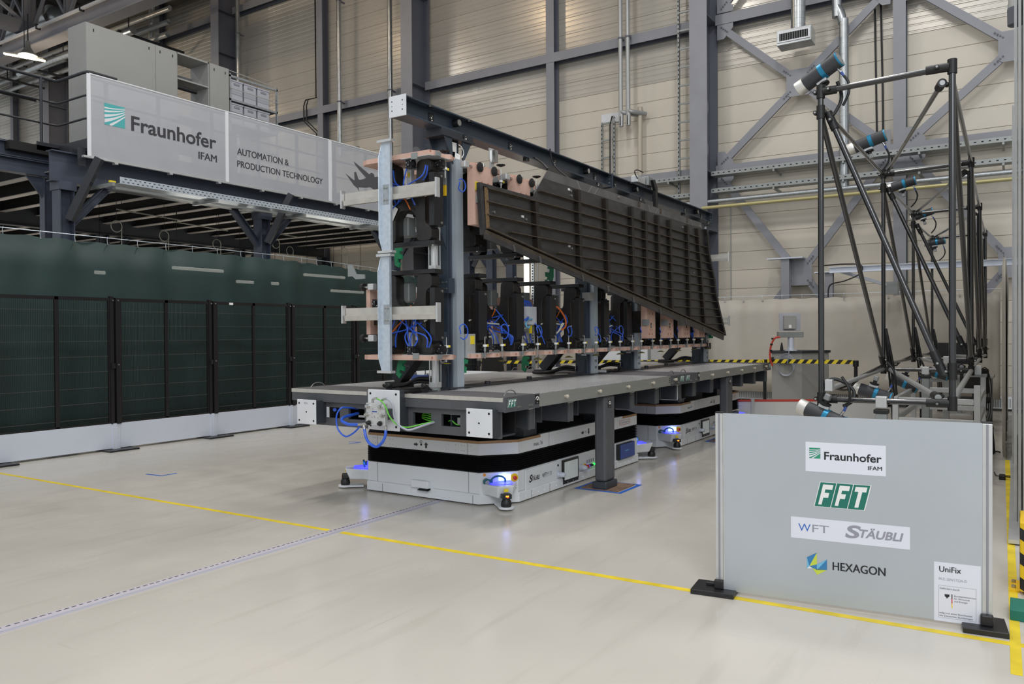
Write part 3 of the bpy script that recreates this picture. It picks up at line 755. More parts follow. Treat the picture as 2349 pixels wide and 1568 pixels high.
def emblem(p, o, rv, uv, s, m, ms):
    """square emblem with pale sweeping rays"""
    o = V(o); nn = rv.cross(uv)
    MB().flat([o, o + rv * s, o + rv * s + uv * s, o + uv * s]).build('emblem', m, p)
    o = o + nn * .001
    def P(u, v): return o + rv * (u * s) + uv * (v * s)
    b = MB()
    rays = [((0, .78), (.5, .79), (1, .93), .035, .012), ((0, .62), (.5, .66), (1, .86), .05, .016), ((0, .40), (.5, .50), (1, .77), .065, .02), ((0, .17), (.5, .33), (1, .68), .085, .024), ((.25, 0), (.62, .24), (1, .56), .07, .03), ((.0, -.02), (.4, .12), (1, .62), .0, .0)]
    for a, c, e, w0, w1 in rays[:5]:
        for i in range(8):
            def pt(t): return ((1 - t) ** 2 * a[0] + 2 * t * (1 - t) * c[0] + t * t * e[0], (1 - t) ** 2 * a[1] + 2 * t * (1 - t) * c[1] + t * t * e[1], w0 + (w1 - w0) * t)
            x0, y0, q0 = pt(i / 8); x1, y1, q1 = pt((i + 1) / 8)
            cl = lambda v: max(0, min(1, v))
            b.flat([P(x0, cl(y0 - q0)), P(x1, cl(y1 - q1)), P(x1, cl(y1 + q1)), P(x0, cl(y0 + q0))])
    b.build('emblem_rays', ms, p)
Yb = 12.796
emblem(t, (7.35, Yb, 5.14), XV, ZV, .358, 'teal_print', 'banner_white')
text('Fraunhofer', (7.82, Yb, 5.142), XV, ZV, 1.705, .243, 'text_dark', t, bold=.018)
text('IFAM', (9.137, Yb, 4.893), XV, ZV, .393, .132, 'text_dark', t, heavy=.03)
text('AUTOMATION &', (10.0, Yb, 5.14), XV, ZV, 1.287, .126, 'text_dark', t, heavy=.02)
text('PRODUCTION TECHNOLOGY', (10.0, Yb, 4.897), XV, ZV, 2.24, .124, 'text_dark', t, heavy=.02)
pl = [(15.0, 5.33), (14.7, 5.41), (14.14, 5.4), (13.9, 5.33), (13.88, 5.4), (13.79, 5.42), (13.72, 5.37), (13.21, 5.58), (13.26, 5.51), (13.39, 5.41), (13.61, 5.27), (13.56, 5.24), (13.42, 5.19), (13.36, 5.19), (13.28, 5.35), (13.22, 5.34), (13.23, 5.14), (12.94, 5.26), (13.18, 5.06), (13.19, 5.04), (13.33, 4.98), (13.37, 4.91), (13.36, 5.01), (13.62, 5.04), (13.74, 5.07), (13.89, 5.03), (14.14, 5.09), (14.7, 5.15), (15.0, 5.24)]
MB().flat([(x, Yb, z) for x, z in pl]).build('aircraft_print', 'plane_print', t)
# cable tray under the gallery
t = thing('cable_tray', 'bright perforated cable tray hanging under the front edge of the gallery', 'cable tray', (11, 12.3, 4.05))
MB().box(7.3, 16.5, 12.28, 12.284, 4.09, 4.2).build('front_rail', 'galvanised_bright', t)
MB().box(7.3, 16.5, 12.284, 12.6, 4.09, 4.096).build('tray_floor', 'galvanised_bright', t)
hl = MB(); x = 7.34
while x < 16.4:
    hl.box(x, x + .035, 12.278, 12.28, 4.115, 4.127); hl.box(x + .04, x + .075, 12.278, 12.28, 4.165, 4.177); x += .085
hl.build('slots', 'dark_hole', t, kind='stuff')
for x in (7.15, 9.1, 11.2, 13.2, 15.2): MB().box(x, x + .05, 12.25, 12.95, 4.03, 4.085).build('support_arm', 'tray_metal', t)
MB().box(7.5, 16.5, 12.75, 12.85, 4.08, 4.12).build('lower_channel', 'tray_metal', t)
MB().box(7.2, 7.3, 12.4, 12.44, 4.11, 4.14).build('yellow_cap', 'yellow_label', t)
# hanging cable coils under the gallery
CO = [(8.6, 14.6), (10.0, 15.2), (11.6, 15.6), (12.3, 14.4), (13.6, 15.4), (14.6, 14.5)]
for i, (x, y) in enumerate(CO):
    t = thing('cable_coil', ['leftmost', 'second', 'third', 'fourth', 'fifth', 'last'][i] + ' pale cable loop hanging under the gallery, counted from the left', 'cable', (x, y, 3.4), 'pale cable loops under the gallery')
    z = 3.72
    MB().tube([(x + .11 * math.cos(a), y, z + .11 * math.sin(a)) for a in [j * .5236 for j in range(13)]] + [(x + .1, y, z - .3), (x + .14, y, z - .8)], .008, 5, 2).build('loop', 'hose_light', t, smooth=True)
    MB().tube([(x, y, 4.4), (x, y, z + .1)], .005, 4, 1).build('drop_line', 'cable_black', t)
for i, (x, y, x1) in enumerate(((8.6, 14.6, 10.0), (10.2, 15.2, 11.6), (11.8, 14.8, 13.3))):
    t = thing('tube_rod', 'pale conduit rod hanging under the gallery, ' + ('left of' if i == 0 else 'right of' if i == 2 else 'just behind') + ' its second front column' , 'conduit', (x, y, 4.0))
    MB().tube([(x, y, 4.05), (x1, y, 4.0)], .014, 6, 1).build('rod', 'hose_light', t)
    MB().tube([(x + .1, y, 4.05), (x + .1, y, 4.4)], .006, 4, 1).build('hanger', 'cable_black', t)
# vertical tube light on a slotted strut behind the fixture
t = thing('tube_light', 'upright glowing tube light on a slotted strut seen behind the fixture row', 'lamp', (11.95, 7.3, 0))
MB().cyl((11.93, 7.36, 2.28), (11.93, 7.36, 3.3), .045, n=12).build('tube', 'tube_light', t, smooth=True)
MB().cyl((11.93, 7.36, 2.2), (11.93, 7.36, 2.3), .048, n=12).build('end_cap', 'white_plate', t, smooth=True)
MB().box(11.98, 12.02, 7.24, 7.29, 0, 3.4).build('slotted_strut', 'galvanised', t)
hl = MB(); z = 1.4
while z < 3.3: hl.box(11.976, 11.98, 7.255, 7.275, z, z + .03); z += .05
hl.build('slots', 'dark_hole', t, kind='stuff')
MB().box(11.9, 12.15, 7.15, 7.4, 0, .02).build('foot', 'galvanised', t)
MB().cyl((12.05, 7.2, 0), (12.05, 7.2, 3.4), .014, n=8).build('side_rod', 'steel_shiny', t, smooth=True)

# wardrobes, shelf and crate rack on the gallery
def wardrobe(x0, x1, label, locks):
    t = thing('wardrobe', label, 'cabinet', ((x0 + x1) / 2, 13.7, 4.8))
    MB().box(x0, x1, 13.42, 13.98, 4.8, 7.0).build('body', 'cabinet_grey', t, bevel=.003)
    n = 1
    for i in range(n):
        a = x0 + (x1 - x0) * i / n; b = x0 + (x1 - x0) * (i + 1) / n
        d = MB().box(a + .002, b - .002, 13.4, 13.42, 4.86, 6.99).build('door', 'cabinet_grey', t)
    for x in locks: MB().box(x - .008, x + .008, 13.394, 13.4, 6.86, 6.91).build('lock', 'dark_hole', t)
    return t
wardrobe(7.39, 8.68, 'wide light grey wardrobe at the corner of the gallery behind the banner', (7.52, 8.55))
wardrobe(8.682, 9.118, 'narrow light grey wardrobe between the wide one and the open shelf', (8.77, 9.03))
wardrobe(9.84, 10.29, 'narrow light grey wardrobe between the open shelf and the crate rack', (9.94, 10.2))
t = thing('open_shelf', 'open light grey shelf unit between two narrow wardrobes on the gallery', 'shelf', (9.48, 13.7, 4.8))
for x in (9.122, 9.815): MB().box(x, x + .02, 13.42, 13.98, 4.8, 7.0).build('side', 'cabinet_grey', t)
MB().box(9.12, 9.835, 13.42, 13.98, 6.97, 7.0).build('top', 'cabinet_grey', t)
for z in (6.49, 5.8, 5.2): MB().box(9.142, 9.815, 13.42, 13.98, z, z + .03).build('shelf_board', 'cabinet_grey', t)
MB().box(9.142, 9.815, 13.96, 13.98, 6.72, 6.76).build('back_rail', 'steel_grey', t)
tag(MB().cyl((9.13, 13.5, 6.36), (9.6, 13.5, 6.36), .04, n=12).build('dark_roll', 'black_rubber', None, smooth=True), 'dark roll hanging below the board of the open shelf', 'roll')
t = thing('crate_rack', 'galvanised rack frame holding grey crates on the gallery', 'rack', (10.95, 13.7, 4.8))
for x in (10.32, 11.52):
    for y in (13.42, 14.0): MB().box(x, x + .035, y, y + .035, 4.8, 6.93).build('upright', 'galvanised', t)
for z in (6.9, 6.42, 5.95, 5.5):
    for y in (13.42, 14.0): MB().box(10.32, 11.55, y, y + .03, z - .04, z).build('crossbar', 'galvanised', t)
for z in (6.62, 6.15): MB().cyl((10.32, 13.39, z), (11.55, 13.39, z - .02), .009, n=6).build('retaining_rod', 'aluminium', t)
MB().cyl((10.3, 13.4, 6.97), (11.55, 13.4, 6.93), .008, n=6).build('retaining_rod', 'aluminium', t)
for z in (6.38, 5.91): MB().box(10.33, 11.53, 13.44, 14.0, z, z + .015).build('rack_floor', 'galvanised', t)
for r, z in enumerate((6.395, 5.925)):
    for c in range(3):
        x = 10.37 + c * .34
        q = thing('storage_crate', ('upper' if r == 0 else 'lower') + ' row, ' + ['left', 'middle', 'right'][c] + ' grey plastic crate in the rack on the gallery', 'crate', (x + .15, 13.7, z), 'grey crates in the gallery rack')
        m = MB(); m.box(x, x + .3, 13.46, 13.98, z, z + .4); m.build('body', 'crate_grey', q, bevel=.006)
        MB().box(x - .01, x + .31, 13.45, 13.99, z + .4, z + .43).build('rim', 'crate_grey', q)
        MB().box(x + .08, x + .22, 13.45, 13.46, z + .33, z + .37).build('grip', 'steel_grey', q)

# ================================================================ FENCE WITH GREEN CURTAIN
FY = 10.65
posts = [4.63 + 1.59 * i for i in range(-1, 9)]
ordn = ['first', 'second', 'third', 'fourth', 'fifth', 'sixth', 'seventh', 'eighth', 'ninth', 'tenth']
for i, px in enumerate(posts[:-1]):
    x0, x1 = px + .075, posts[i + 1] - .075; xm = (x0 + x1) / 2
    q = thing('mesh_fence', ordn[i] + ' black wire mesh fence panel from the left, with a pale kick panel below', 'fence', (xm, FY, 0), 'black mesh fence panels along the left')
    for x in (x0, x1): MB().box(x - .02, x + .02, FY - .015, FY + .015, .38, 2.13).build('side_frame', 'fence_black', q)
    MB().box(xm - .025, xm + .025, FY - .02, FY + .015, .38, 2.13).build('middle_upright', 'fence_black', q)
    MB().box(x0, x1, FY - .02, FY + .015, 2.09, 2.135).build('top_frame', 'fence_black', q)
    MB().box(x0, x1, FY - .02, FY + .015, .38, .4).build('bottom_frame', 'fence_black', q)
    wm = MB(); x = x0 + .03
    while x < x1:
        wm.box(x, x + .003, FY, FY + .003, .4, 2.1); x += .022
    wm.build('wire_mesh', 'fence_black', q, kind='stuff')
    for z in (.47, .68, .89, 1.11, 1.32, 1.53, 1.74, 1.95): MB().box(x0, x1, FY - .006, FY, z, z + .004).build('cross_wire', 'cross_wire', q)
    MB().box(x0 - .05, x1 + .05, FY - .02, FY - .005, .03, .378).build('kick_panel', 'plate_light', q)
for i, px in enumerate(posts):
    q = thing('fence_post', ordn[i] + ' black fence post from the left on a flat foot plate', 'post', (px, FY, 0), 'black fence posts along the left')
    MB().box(px - .07, px - .02, FY - .03, FY + .03, .37, 2.16).box(px - .0, px + .065, FY - .05, FY + .03, .37, 2.14).build('post', 'fence_black', q, bevel=.003)
    MB().box(px - .05, px + .05, FY - .035, FY + .02, .02, .378).box(px - .012, px + .012, FY - .04, FY - .03, .02, .378).build('lower_profile', 'plate_light', q)
    MB().box(px - .2, px + .23, FY - .21, FY + .15, 0, .022).build('foot_plate', 'black_paint', q)
    for x, z in ((px - .045, 2.1), (px + .03, 2.1), (px + .03, 1.2)): MB().cyl((x, FY - .045, z), (x, FY - .06, z), .012, n=8).build('bolt', 'bolt_steel', q)
    MB().box(px - .07, px - .02, FY - .06, FY - .03, 1.15, 1.22).build('latch', 'black_paint', q)
tag(MB().box(8.12, 8.19, FY - .03, FY - .022, 2.09, 2.125).build('paper_label', 'white_label', None), 'small white label on the top bar of the mesh fence', 'label')
build_curtain('green_curtain', 'dark green curtain hung on hooks behind the black mesh fence', 'curtain', [(2.5, 11.2), (9.88, 11.2), (10.05, 11.22), (14.6, 12.05), (17.3, 12.4)], .1, 2.97, 'green_curtain', amp=.035, wl=1.4, ring_step=.47, nz=7, seed=9, ztop=(.47, .02))
for i, (x0, x1, z, l) in enumerate(((8.67, 8.87, 2.88, 'leftmost short'), (10.39, 11.68, 3.09, 'longest'), (12.06, 12.59, 2.875, 'short lower left'), (13.01, 13.3, 2.88, 'shortest lower right'), (14.15, 15.6, 3.16, 'long right'), (15.1, 16.33, 2.785, 'rightmost'))):
    t = thing('tube_lamp', l + ' lit tube lamp shining through the green curtain', 'lamp', ((x0 + x1) / 2, 15.5, z))
    MB().cyl((x0, 15.5, z), (x1, 15.5, z), .035, n=10).build('tube', 'tube_bright', t, smooth=True)
    MB().box(x0 - .02, x1 + .02, 15.47, 15.53, z + .035, z + .08).build('housing', 'white_paint', t)
    for x in (x0 + .1, x1 - .1): MB().cyl((x, 15.5, z + .08), (x, 15.5, 4.4), .006, n=5).build('suspension', 'cable_black', t)
for lx, ly, e_ in ((8.5, 17, 14), (12.5, 17, 14), (10.5, 22, 16), (15.5, 20, 16)):
    lamp('gallery_underlight', (lx, ly, 2.6), 1.6, .3, e_, (1, .93, .84), (math.pi, 0, 0))
# ================================================================ TRANSPORT VEHICLES (driverless, under the platforms)
NY = Vector((0, -1, 0)); NX = Vector((-1, 0, 0))
def offpoly(P, d):
    n = len(P); out = []
    cx = sum(p[0] for p in P) / n; cy = sum(p[1] for p in P) / n
    for i in range(n):
        p0, p1, p2 = V(*P[i - 1], 0), V(*P[i], 0), V(*P[(i + 1) % n], 0)
        d1 = (p1 - p0).normalized(); d2 = (p2 - p1).normalized()
        n1 = Vector((d1.y, -d1.x, 0)); n2 = Vector((d2.y, -d2.x, 0))
        if n1.dot(p1 - Vector((cx, cy, 0))) < 0: n1 = -n1
        if n2.dot(p1 - Vector((cx, cy, 0))) < 0: n2 = -n2
        k = d / max(.3, (1 + n1.dot(n2))); q = p1 + (n1 + n2) * k
        out.append((q.x, q.y))
    return out
def vehicle(dx, label):
    X0, X1, Ya, Yb2 = 5.94 + dx, 9.27 + dx, 3.95, 5.83
    OC = [(X0, 4.2), (X0 + .29, Ya), (X1 - .29, Ya), (X1, 4.2), (X1, 5.585), (X1 - .29, Yb2), (X0 + .29, Yb2), (X0, 5.585)]
    t = thing('transport_vehicle', label, 'vehicle', ((X0 + X1) / 2, 4.89, 0))
    b = MB().plate(OC, .105, .303).build('lower_body', 'white_paint', t, bevel=.004)
    sk = MB(); o1, o2 = offpoly(OC, .016), offpoly(OC, .002)
    n = 8
    sk.add([(x, y, .014) for x, y in o1] + [(x, y, .092) for x, y in o1] + [(x, y, .106) for x, y in o2],
           [(i, (i + 1) % n, (i + 1) % n + n, i + n) for i in range(n)] + [(i + n, (i + 1) % n + n, (i + 1) % n + 2 * n, i + 2 * n) for i in range(n)] + [tuple(range(n))])
    sk.build('skirt', 'white_paint', t)
    MB().plate(offpoly(OC, -.3), .0, .02).build('drive_base', 'black_rubber', t)
    bl = MB(); lay = []
    np_ = 8
    for k in range(np_ * 2 + 1): lay.append((.303 + (.465 - .303) * k / (np_ * 2), -.03 if k % 2 == 0 else .008))
    vs = []; fs = []
    for z, d in lay: vs += [(x, y, z) for x, y in offpoly(OC, d)]
    for k in range(len(lay) - 1):
        for i in range(n): fs.append((k * n + i, k * n + (i + 1) % n, (k + 1) * n + (i + 1) % n, (k + 1) * n + i))
    bl.add(vs, fs); bl.build('bellows', 'black_bellows', t)
    MB().plate(OC, .465, .575).build('upper_band', 'white_paint', t, bevel=.003)
    xa, xb = X0 + .707, X1 - .71
    fp = [(X0, 4.2), (X0 + .29, Ya), (xa, Ya), (xa, Yb2), (X0 + .29, Yb2), (X0, 5.585)]
    rp = [(xb, Ya), (X1 - .29, Ya), (X1, 4.2), (X1, 5.585), (X1 - .29, Yb2), (xb, Yb2)]
    for P in (fp, rp):
        MB().plate(P, .575, .6).build('plywood_board', 'plywood', t)
        MB().plate(offpoly(P, -.008), .6, .603).build('anti_slip_mat', 'black_mat', t)
    m = MB(); m.box(xa, xb, Ya, Ya + .035, .575, .603); m.box(xa, xb, Yb2 - .035, Yb2, .575, .603); m.build('edge_strip', 'white_paint', t)
    MB().box(xa, xb, Ya + .035, Yb2 - .035, .575, .59).build('lift_deck', 'anthracite_dark', t)
    # seams, rivets
    sm = MB()
    for y in (4.316, 5.457): sm.box(X0 - .0015, X0, y, y + .004, .106, .302)
    for y in (4.258, 5.38): sm.box(X0 - .018, X0 - .016, y, y + .004, .015, .092)
    for y in (4.33, 5.46): sm.box(X0 - .0015, X0, y, y + .003, .466, .574)
    for x in (X0 + .404, X0 + 1.007, X0 + 2.36): sm.box(x, x + .004, Ya - .0015, Ya, .106, .302)
    for x in (X0 + .5, X0 + .853, X0 + 2.4): sm.box(x, x + .004, Ya - .018, Ya - .016, .015, .092)
    for x in (X0 + .87,): sm.box(x, x + .003, Ya - .0015, Ya, .466, .602)
    sm.build('panel_seams', 'rail_dark', t, kind='stuff')
    rv = MB()
    def riv(p, ax, r=.008): rv.cyl(p, V(*p) + V(*ax) * .005, r, r * .6, n=8)
    for i in range(14): riv((X0 - .016, 4.3 + i * .094, .048), (-1, 0, 0))
    for i in range(24): riv((X0 + .4 + i * .118, Ya - .016, .048), (0, -1, 0))
    for yc in (4.29, 4.37, 4.44, 5.35, 5.42, 5.49, 4.55, 5.26):
        for z in (.495, .545): riv((X0, yc, z), (-1, 0, 0)); riv((X0, yc + .03, z), (-1, 0, 0))
    rv.build('rivets', 'white_paint', t, smooth=True, kind='stuff')
    MB().cyl((X0 + .001, 4.888, .521), (X0 - .001, 4.888, .521), .011, n=12).build('marker_hole', 'dark_hole', t)
    # printed marks on the front band
    def arrow(o, rv_, uv_, s, rot):
        P = [(-.5, -.2), (.05, -.2), (.05, -.42), (.5, 0), (.05, .42), (.05, .2), (-.5, .2)]
        if rot == 1: P = [(-v, u) for u, v in P]
        if rot == -1: P = [(v, -u) for u, v in P]
        MB().flat([V(o) + rv_ * (u * s) + uv_ * (v * s) for u, v in P]).build('arrow_mark', 'text_dark', t)
    e = .002
    arrow((X0 - e, 4.953, .519), NY, ZV, .05, 0); arrow((X0 - e, 4.826, .519), NY, ZV, .058, 1)
    text('02', (X0 - e, 4.906, .535), NY, ZV, .036, .026, 'text_dark', t)
    arrow((X0 + 1.6, Ya - e, .52), XV, ZV, .055, 0); arrow((X0 + 1.74, Ya - e, .52), XV, ZV, .065, -1)
    text('02', (X0 + 1.652, Ya - e, .51), XV, ZV, .04, .024, 'text_light', t)
    text('max. 5t', (X0 + .572, Ya - e, .503), XV, ZV, .175, .036, 'text_dark', t)
    fr = MB(); x0, x1 = X0 + 2.542, X0 + 2.838
    for a, b_, c, d in ((x0, x1, .50, .503), (x0, x1, .553, .556), (x0, x0 + .005, .50, .556), (x1 - .005, x1, .50, .556)): fr.box(a, b_, Ya - e, Ya, c, d)
    fr.build('label_frame', 'red_plastic', t)
    text('MITFAHREN VERBOTEN', (x0 + .03, Ya - e, .517), XV, ZV, .235, .02, 'text_light', t)
    MB().box(X0 + .404, X0 + 1.007, Ya - .012, Ya, .1, .296).build('side_cover', 'white_paint', t, bevel=.003)
    e2 = .0135
    text('S', (X0 + .463, Ya - e2, .166), XV, ZV, .05, .066, 'text_black', t, shear=.3, bold=.03)
    text('TÄUBLI', (X0 + .508, Ya - e2, .172), XV, ZV, .15, .04, 'text_black', t, shear=.3, bold=.02)
    text('WFT', (X0 + .712, Ya - e2, .172), XV, ZV, .085, .042, 'text_dark', t, bold=.006)
    text('PF170', (X0 + .802, Ya - e2, .172), XV, ZV, .1, .042, 'text_light', t)
    # control screen, knobs, switches, coloured cover on the side
    MB().box(X0 + 1.127, X0 + 1.467, Ya - .02, Ya, .036, .285).build('screen_bezel', 'black_paint', t)
    MB().box(X0 + 1.155, X0 + 1.445, Ya - .022, Ya - .02, .075, .262).build('touch_screen', 'screen_grey', t)
    for x, r in ((X0 + 1.053, .034), (X0 + 1.535, .036)):
        MB().lathe((x, Ya, .152), (0, -1, 0), [(0, r), (.012, r), (.02, r * .75), (.06, r * .8), (.085, r * .6), (.09, 0)], 14).build('knob', 'plate_light', t, smooth=True)
    MB().cyl((X0 + 1.052, Ya, .245), (X0 + 1.052, Ya - .004, .245), .012, n=12).build('socket', 'dark_hole', t)
    MB().box(X0 + 1.62, X0 + 1.665, Ya - .006, Ya, .13, .178).build('switch_plate', 'yellow_label', t)
    MB().cyl((X0 + 1.65, Ya, .15), (X0 + 1.65, Ya - .05, .15), .018, n=12).build('red_switch', 'red_plastic', t)
    for x, m_ in ((1.705, 'led_blue'), (1.75, 'black_paint'), (1.79, 'black_paint'), (1.855, 'led_green')):
        MB().cyl((X0 + x, Ya, .145), (X0 + x, Ya - .03, .145), .012, n=12).build('push_button', m_, t)
    for x in (1.69, 1.74, 1.79, 1.84): MB().box(X0 + x, X0 + x + .022, Ya - .003, Ya, .175, .21).build('button_label', 'text_grey', t)
    MB().box(X0 + 1.9, X0 + 1.92, Ya - .006, Ya, .135, .165).build('usb_cover', 'black_paint', t)
    MB().box(X0 + 2.442, X0 + 2.872, Ya - .04, Ya, .108, .284).build('charger_frame', 'black_paint', t)
    MB().box(X0 + 2.47, X0 + 2.872, Ya - .046, Ya - .04, .112, .28).build('charger_cover', 'blue_panel', t)
    MB().box(X0 + 2.6, X0 + 2.7, Ya - .048, Ya - .046, .195, .203).build('cover_print', 'logo_lightblue', t)
    # front sensor housing
    MB().box(X0 - .05, X0, 4.77, 4.985, .103, .176).build('sensor_housing', 'white_paint', t, bevel=.008)
    MB().box(X0 - .004, X0, 4.74, 5.02, .1, .178).build('sensor_flange', 'white_paint', t)
    MB().add([(X0 - .06, 4.76, .085), (X0 - .06, 4.9, .085), (X0, 4.9, .1), (X0, 4.76, .1), (X0 - .05, 4.78, .1), (X0 - .05, 4.88, .1)], [(0, 1, 2, 3), (0, 4, 5, 1), (4, 3, 2, 5)]).build('sensor_eye', 'dark_hole', t)
    # corner pods with light, scanner, lifting ring
    for ci, (cx, cy, nx, ny) in enumerate(((X0 + .145, 4.075, -.653, -.757), (X0 + .145, 5.7075, -.653, .757), (X1 - .145, 4.075, .653, -.757), (X1 - .145, 5.7075, .653, .757))):
        N = Vector((nx, ny, 0)); T = Vector((-ny, nx, 0))
        if (ci in (0, 3)) == (T.x < 0): T = -T
        C0 = Vector((cx, cy, 0))
        def W(s, d, z): return C0 + T * s + N * d + Vector((0, 0, z))
        pod = MB()
        pr = [(-.175, .0), (.175, .0), (.12, .17), (.075, .25), (-.075, .25), (-.12, .17)]
        top = [W(s, d, .205 if d < .02 else .215) for s, d in pr]; bot = [W(s * .92, d * (.35 if d < .2 else .8), .10) for s, d in pr]
        pod.add(top + bot, [tuple(range(6)), tuple(range(11, 5, -1))] + [(i, (i + 1) % 6, (i + 1) % 6 + 6, i + 6) for i in range(6)])
        p = pod.build('corner_pod', 'white_paint', t, bevel=.01)
        MB().ob(W(0, .003, .2), T * .185, N * .003, ZV * .1).build('corner_plate', 'white_paint', t)
        MB().flat([W(-.12, .01, .2165), W(.12, .01, .2165), W(.09, .16, .2165), (W(-.09, .16, .2165))]).build('light_strip_top', 'led_blue', t)
        MB().ob(W(.055, .012, .252), T * .058, N * .006, ZV * .027).build('light_panel', 'screen_light' if ci % 2 == 0 else 'led_blue', t)
        sc = MB(); sc.ob(W(0, .235, .125), T * .045, N * .05, ZV * .022); sc.build('scanner_head', 'black_paint', t, bevel=.006)
        MB().lathe(W(0, .25, .032), (0, 0, 1), [(0, .045), (.02, .05), (.045, .046), (.065, .035), (.075, .03)], 18).build('scanner_dome', 'black_rubber', t, smooth=True)
        MB().lathe(W(0, .25, .014), (0, 0, 1), [(0, .07), (.008, .074), (.016, .074), (.018, .07)], 22).build('bumper_disc', 'white_paint', t, smooth=True)
        MB().ob(W(0, .16, .023), T * .06, N * .1, ZV * .008).build('disc_arm', 'white_paint', t)
        MB().ob(W(0, .252, .178), T * .02, N * .002, ZV * .014).build('yellow_sticker', 'yellow_label', t)
        MB().ob(W(0, .287, .13), T * .015, N * .001, ZV * .007).build('status_display', 'led_amber', t)
        MB().ob(W(.004, .287, .119), T * .006, N * .001, ZV * .004).build('status_light', 'led_red', t)
        # swivel lifting ring
        MB().cyl(W(-.125, .005, .222), W(-.125, .045, .222), .032, n=16).build('ring_base', 'teal_metal', t, smooth=True)
        MB().cyl(W(-.125, .045, .222), W(-.125, .062, .222), .022, n=6).build('hex_bolt', 'bolt_steel', t)
        rp_ = [W(-.09 + .0 + .07 * (1 - math.cos(a)) , .05 + .012 * math.sin(a), .228 + .05 * math.sin(a)) for a in [j * math.pi / 6 for j in range(13)]]
        MB().tube(rp_, .009, 8, 2).build('lifting_ring', 'teal_metal', t, smooth=True)
        MB().ob(W(-.095, .04, .225), T * .022, N * .016, ZV * .022).build('ring_hinge', 'teal_metal', t, bevel=.004)
        if ci == 0:
            MB().cyl(W(.15, .004, .245), W(.15, .01, .245), .038, n=24).build('emergency_stop_plate', 'yellow_paint', t, smooth=True)
            MB().lathe(W(.15, .01, .245), N, [(0, .016), (.018, .014), (.02, .019), (.03, .019), (.034, .012)], 16).build('emergency_stop_button', 'red_plastic', t, smooth=True)
            MB().cyl(W(-.14, .004, .285), W(-.14, .008, .285), .014, n=14).build('sticker', 'orange_pad', t)
        for s, z in ((-.155, .17), (-.155, .145), (.165, .17), (.165, .145)): MB().cyl(W(s, .004, z), W(s, .008, z), .007, n=8).build('screw', 'bolt_steel', t)
        lt = bpy.data.lights.new('corner_glow', 'POINT'); lt.energy = .5; lt.color = (.25, .3, 1); lt.shadow_soft_size = .04
        lo = bpy.data.objects.new('corner_glow', lt); lo.parent = t; lo.location = W(.05, .05, .27) - t.location; COL.objects.link(lo)
    return t
v1 = vehicle(0, 'white driverless vehicle with black bellows in the foreground under the near platform')
v2 = dup(v1, (4.26, 0, 0), 'white driverless vehicle with black bellows further back under the far platform')

# ================================================================ PLATFORMS
def fft_badge(o, rv, uv, wd, p, e, shear=.22, mg='green_logo', ms='white_label'):
    """three slanted tiles with white letters F F T"""
    o = V(o); rv = V(rv); uv = V(uv); nn = rv.cross(uv); h = wd * .5
    def P(u, v, k): return o + rv * (u * wd + shear * v * h) + uv * (v * h) + nn * (e * k)
    MB().flat([P(-.01, -.02, 1), P(.955, -.02, 1), P(.955, 1.02, 1), P(-.01, 1.02, 1)]).build('badge_edge', ms, p)
    LET = {'F': [(.2, .08), (.42, .08), (.42, .38), (.72, .38), (.72, .58), (.42, .58), (.42, .72), (.85, .72), (.85, .92), (.2, .92)],
           'T': [(.38, .08), (.62, .08), (.62, .72), (.86, .72), (.86, .92), (.14, .92), (.14, .72), (.38, .72)]}
    tl = MB(); lt = MB()
    for i, c in enumerate('FFT'):
        a = .315 * i + .005
        tl.flat([P(a, 0, 2), P(a + .30, 0, 2), P(a + .30, 1, 2), P(a, 1, 2)])
        lt.flat([P(a + u * .30, v, 3) for u, v in LET[c]])
    tl.build('badge_tile', mg, p); lt.build('badge_letters', ms, p)
def target_mark(o, rv, uv, s, p, seed=0):
    """round black photogrammetry target with white centre and coded ring"""
    rr = random.Random(seed); o = V(o); rv = V(rv); uv = V(uv); nn = rv.cross(uv)
    MB().flat([o + rv * (s * a) + uv * (s * 1.35 * b) for a, b in ((-1, -1), (1, -1), (1, 1), (-1, 1))]).build('target_plate', 'black_paint', p)
    w_ = MB(); oo = o + nn * .0015
    w_.flat([oo + rv * (s * .28 * math.cos(a)) + uv * (s * .28 * math.sin(a)) for a in [j * math.pi / 6 for j in range(12)]])
    for a0, a1 in ((.2, .6), (1.2, 1.5), (2.6, 3.1), (3.9, 5.2)):
        a0 += rr.random(); a1 += rr.random() * .3
        A = [a0 + (a1 - a0) * j / 4 for j in range(5)]
        w_.flat([oo + rv * (s * .85 * math.cos(a)) + uv * (s * .85 * math.sin(a)) for a in A] + [oo + rv * (s * .58 * math.cos(a)) + uv * (s * .58 * math.sin(a)) for a in reversed(A)])
    w_.build('target_code', 'white_label', p)
def arc_mark(o, rv, uv, s, p):
    o = V(o); rv = V(rv); uv = V(uv); nn = rv.cross(uv)
    MB().flat([o + rv * (s * a) + uv * (s * 1.1 * b) for a, b in ((-1, -1), (1, -1), (1, 1), (-1, 1))]).build('arc_plate', 'black_paint', p)
    w_ = MB(); oo = o + nn * .0015
    A = [-.3 + j * .42 for j in range(9)]
    w_.flat([oo + rv * (s * .82 * math.cos(a)) + uv * (s * .82 * math.sin(a)) for a in A] + [oo + rv * (s * .55 * math.cos(a)) + uv * (s * .55 * math.sin(a)) for a in reversed(A)])
    w_.flat([oo + rv * (s * .25 * math.cos(a)) + uv * (s * .25 * math.sin(a)) for a in [j * math.pi / 6 for j in range(12)]])
    w_.flat([oo + rv * (s * (.1 * math.cos(a))) + uv * (s * (-.75 + .12 * math.sin(a))) for a in [j * math.pi / 4 for j in range(8)]])
    w_.build('arc_code', 'white_label', p)
PX0, PX1, PYR, PYL, PZ = 5.29, 9.375, 3.48, 5.98, 1.077
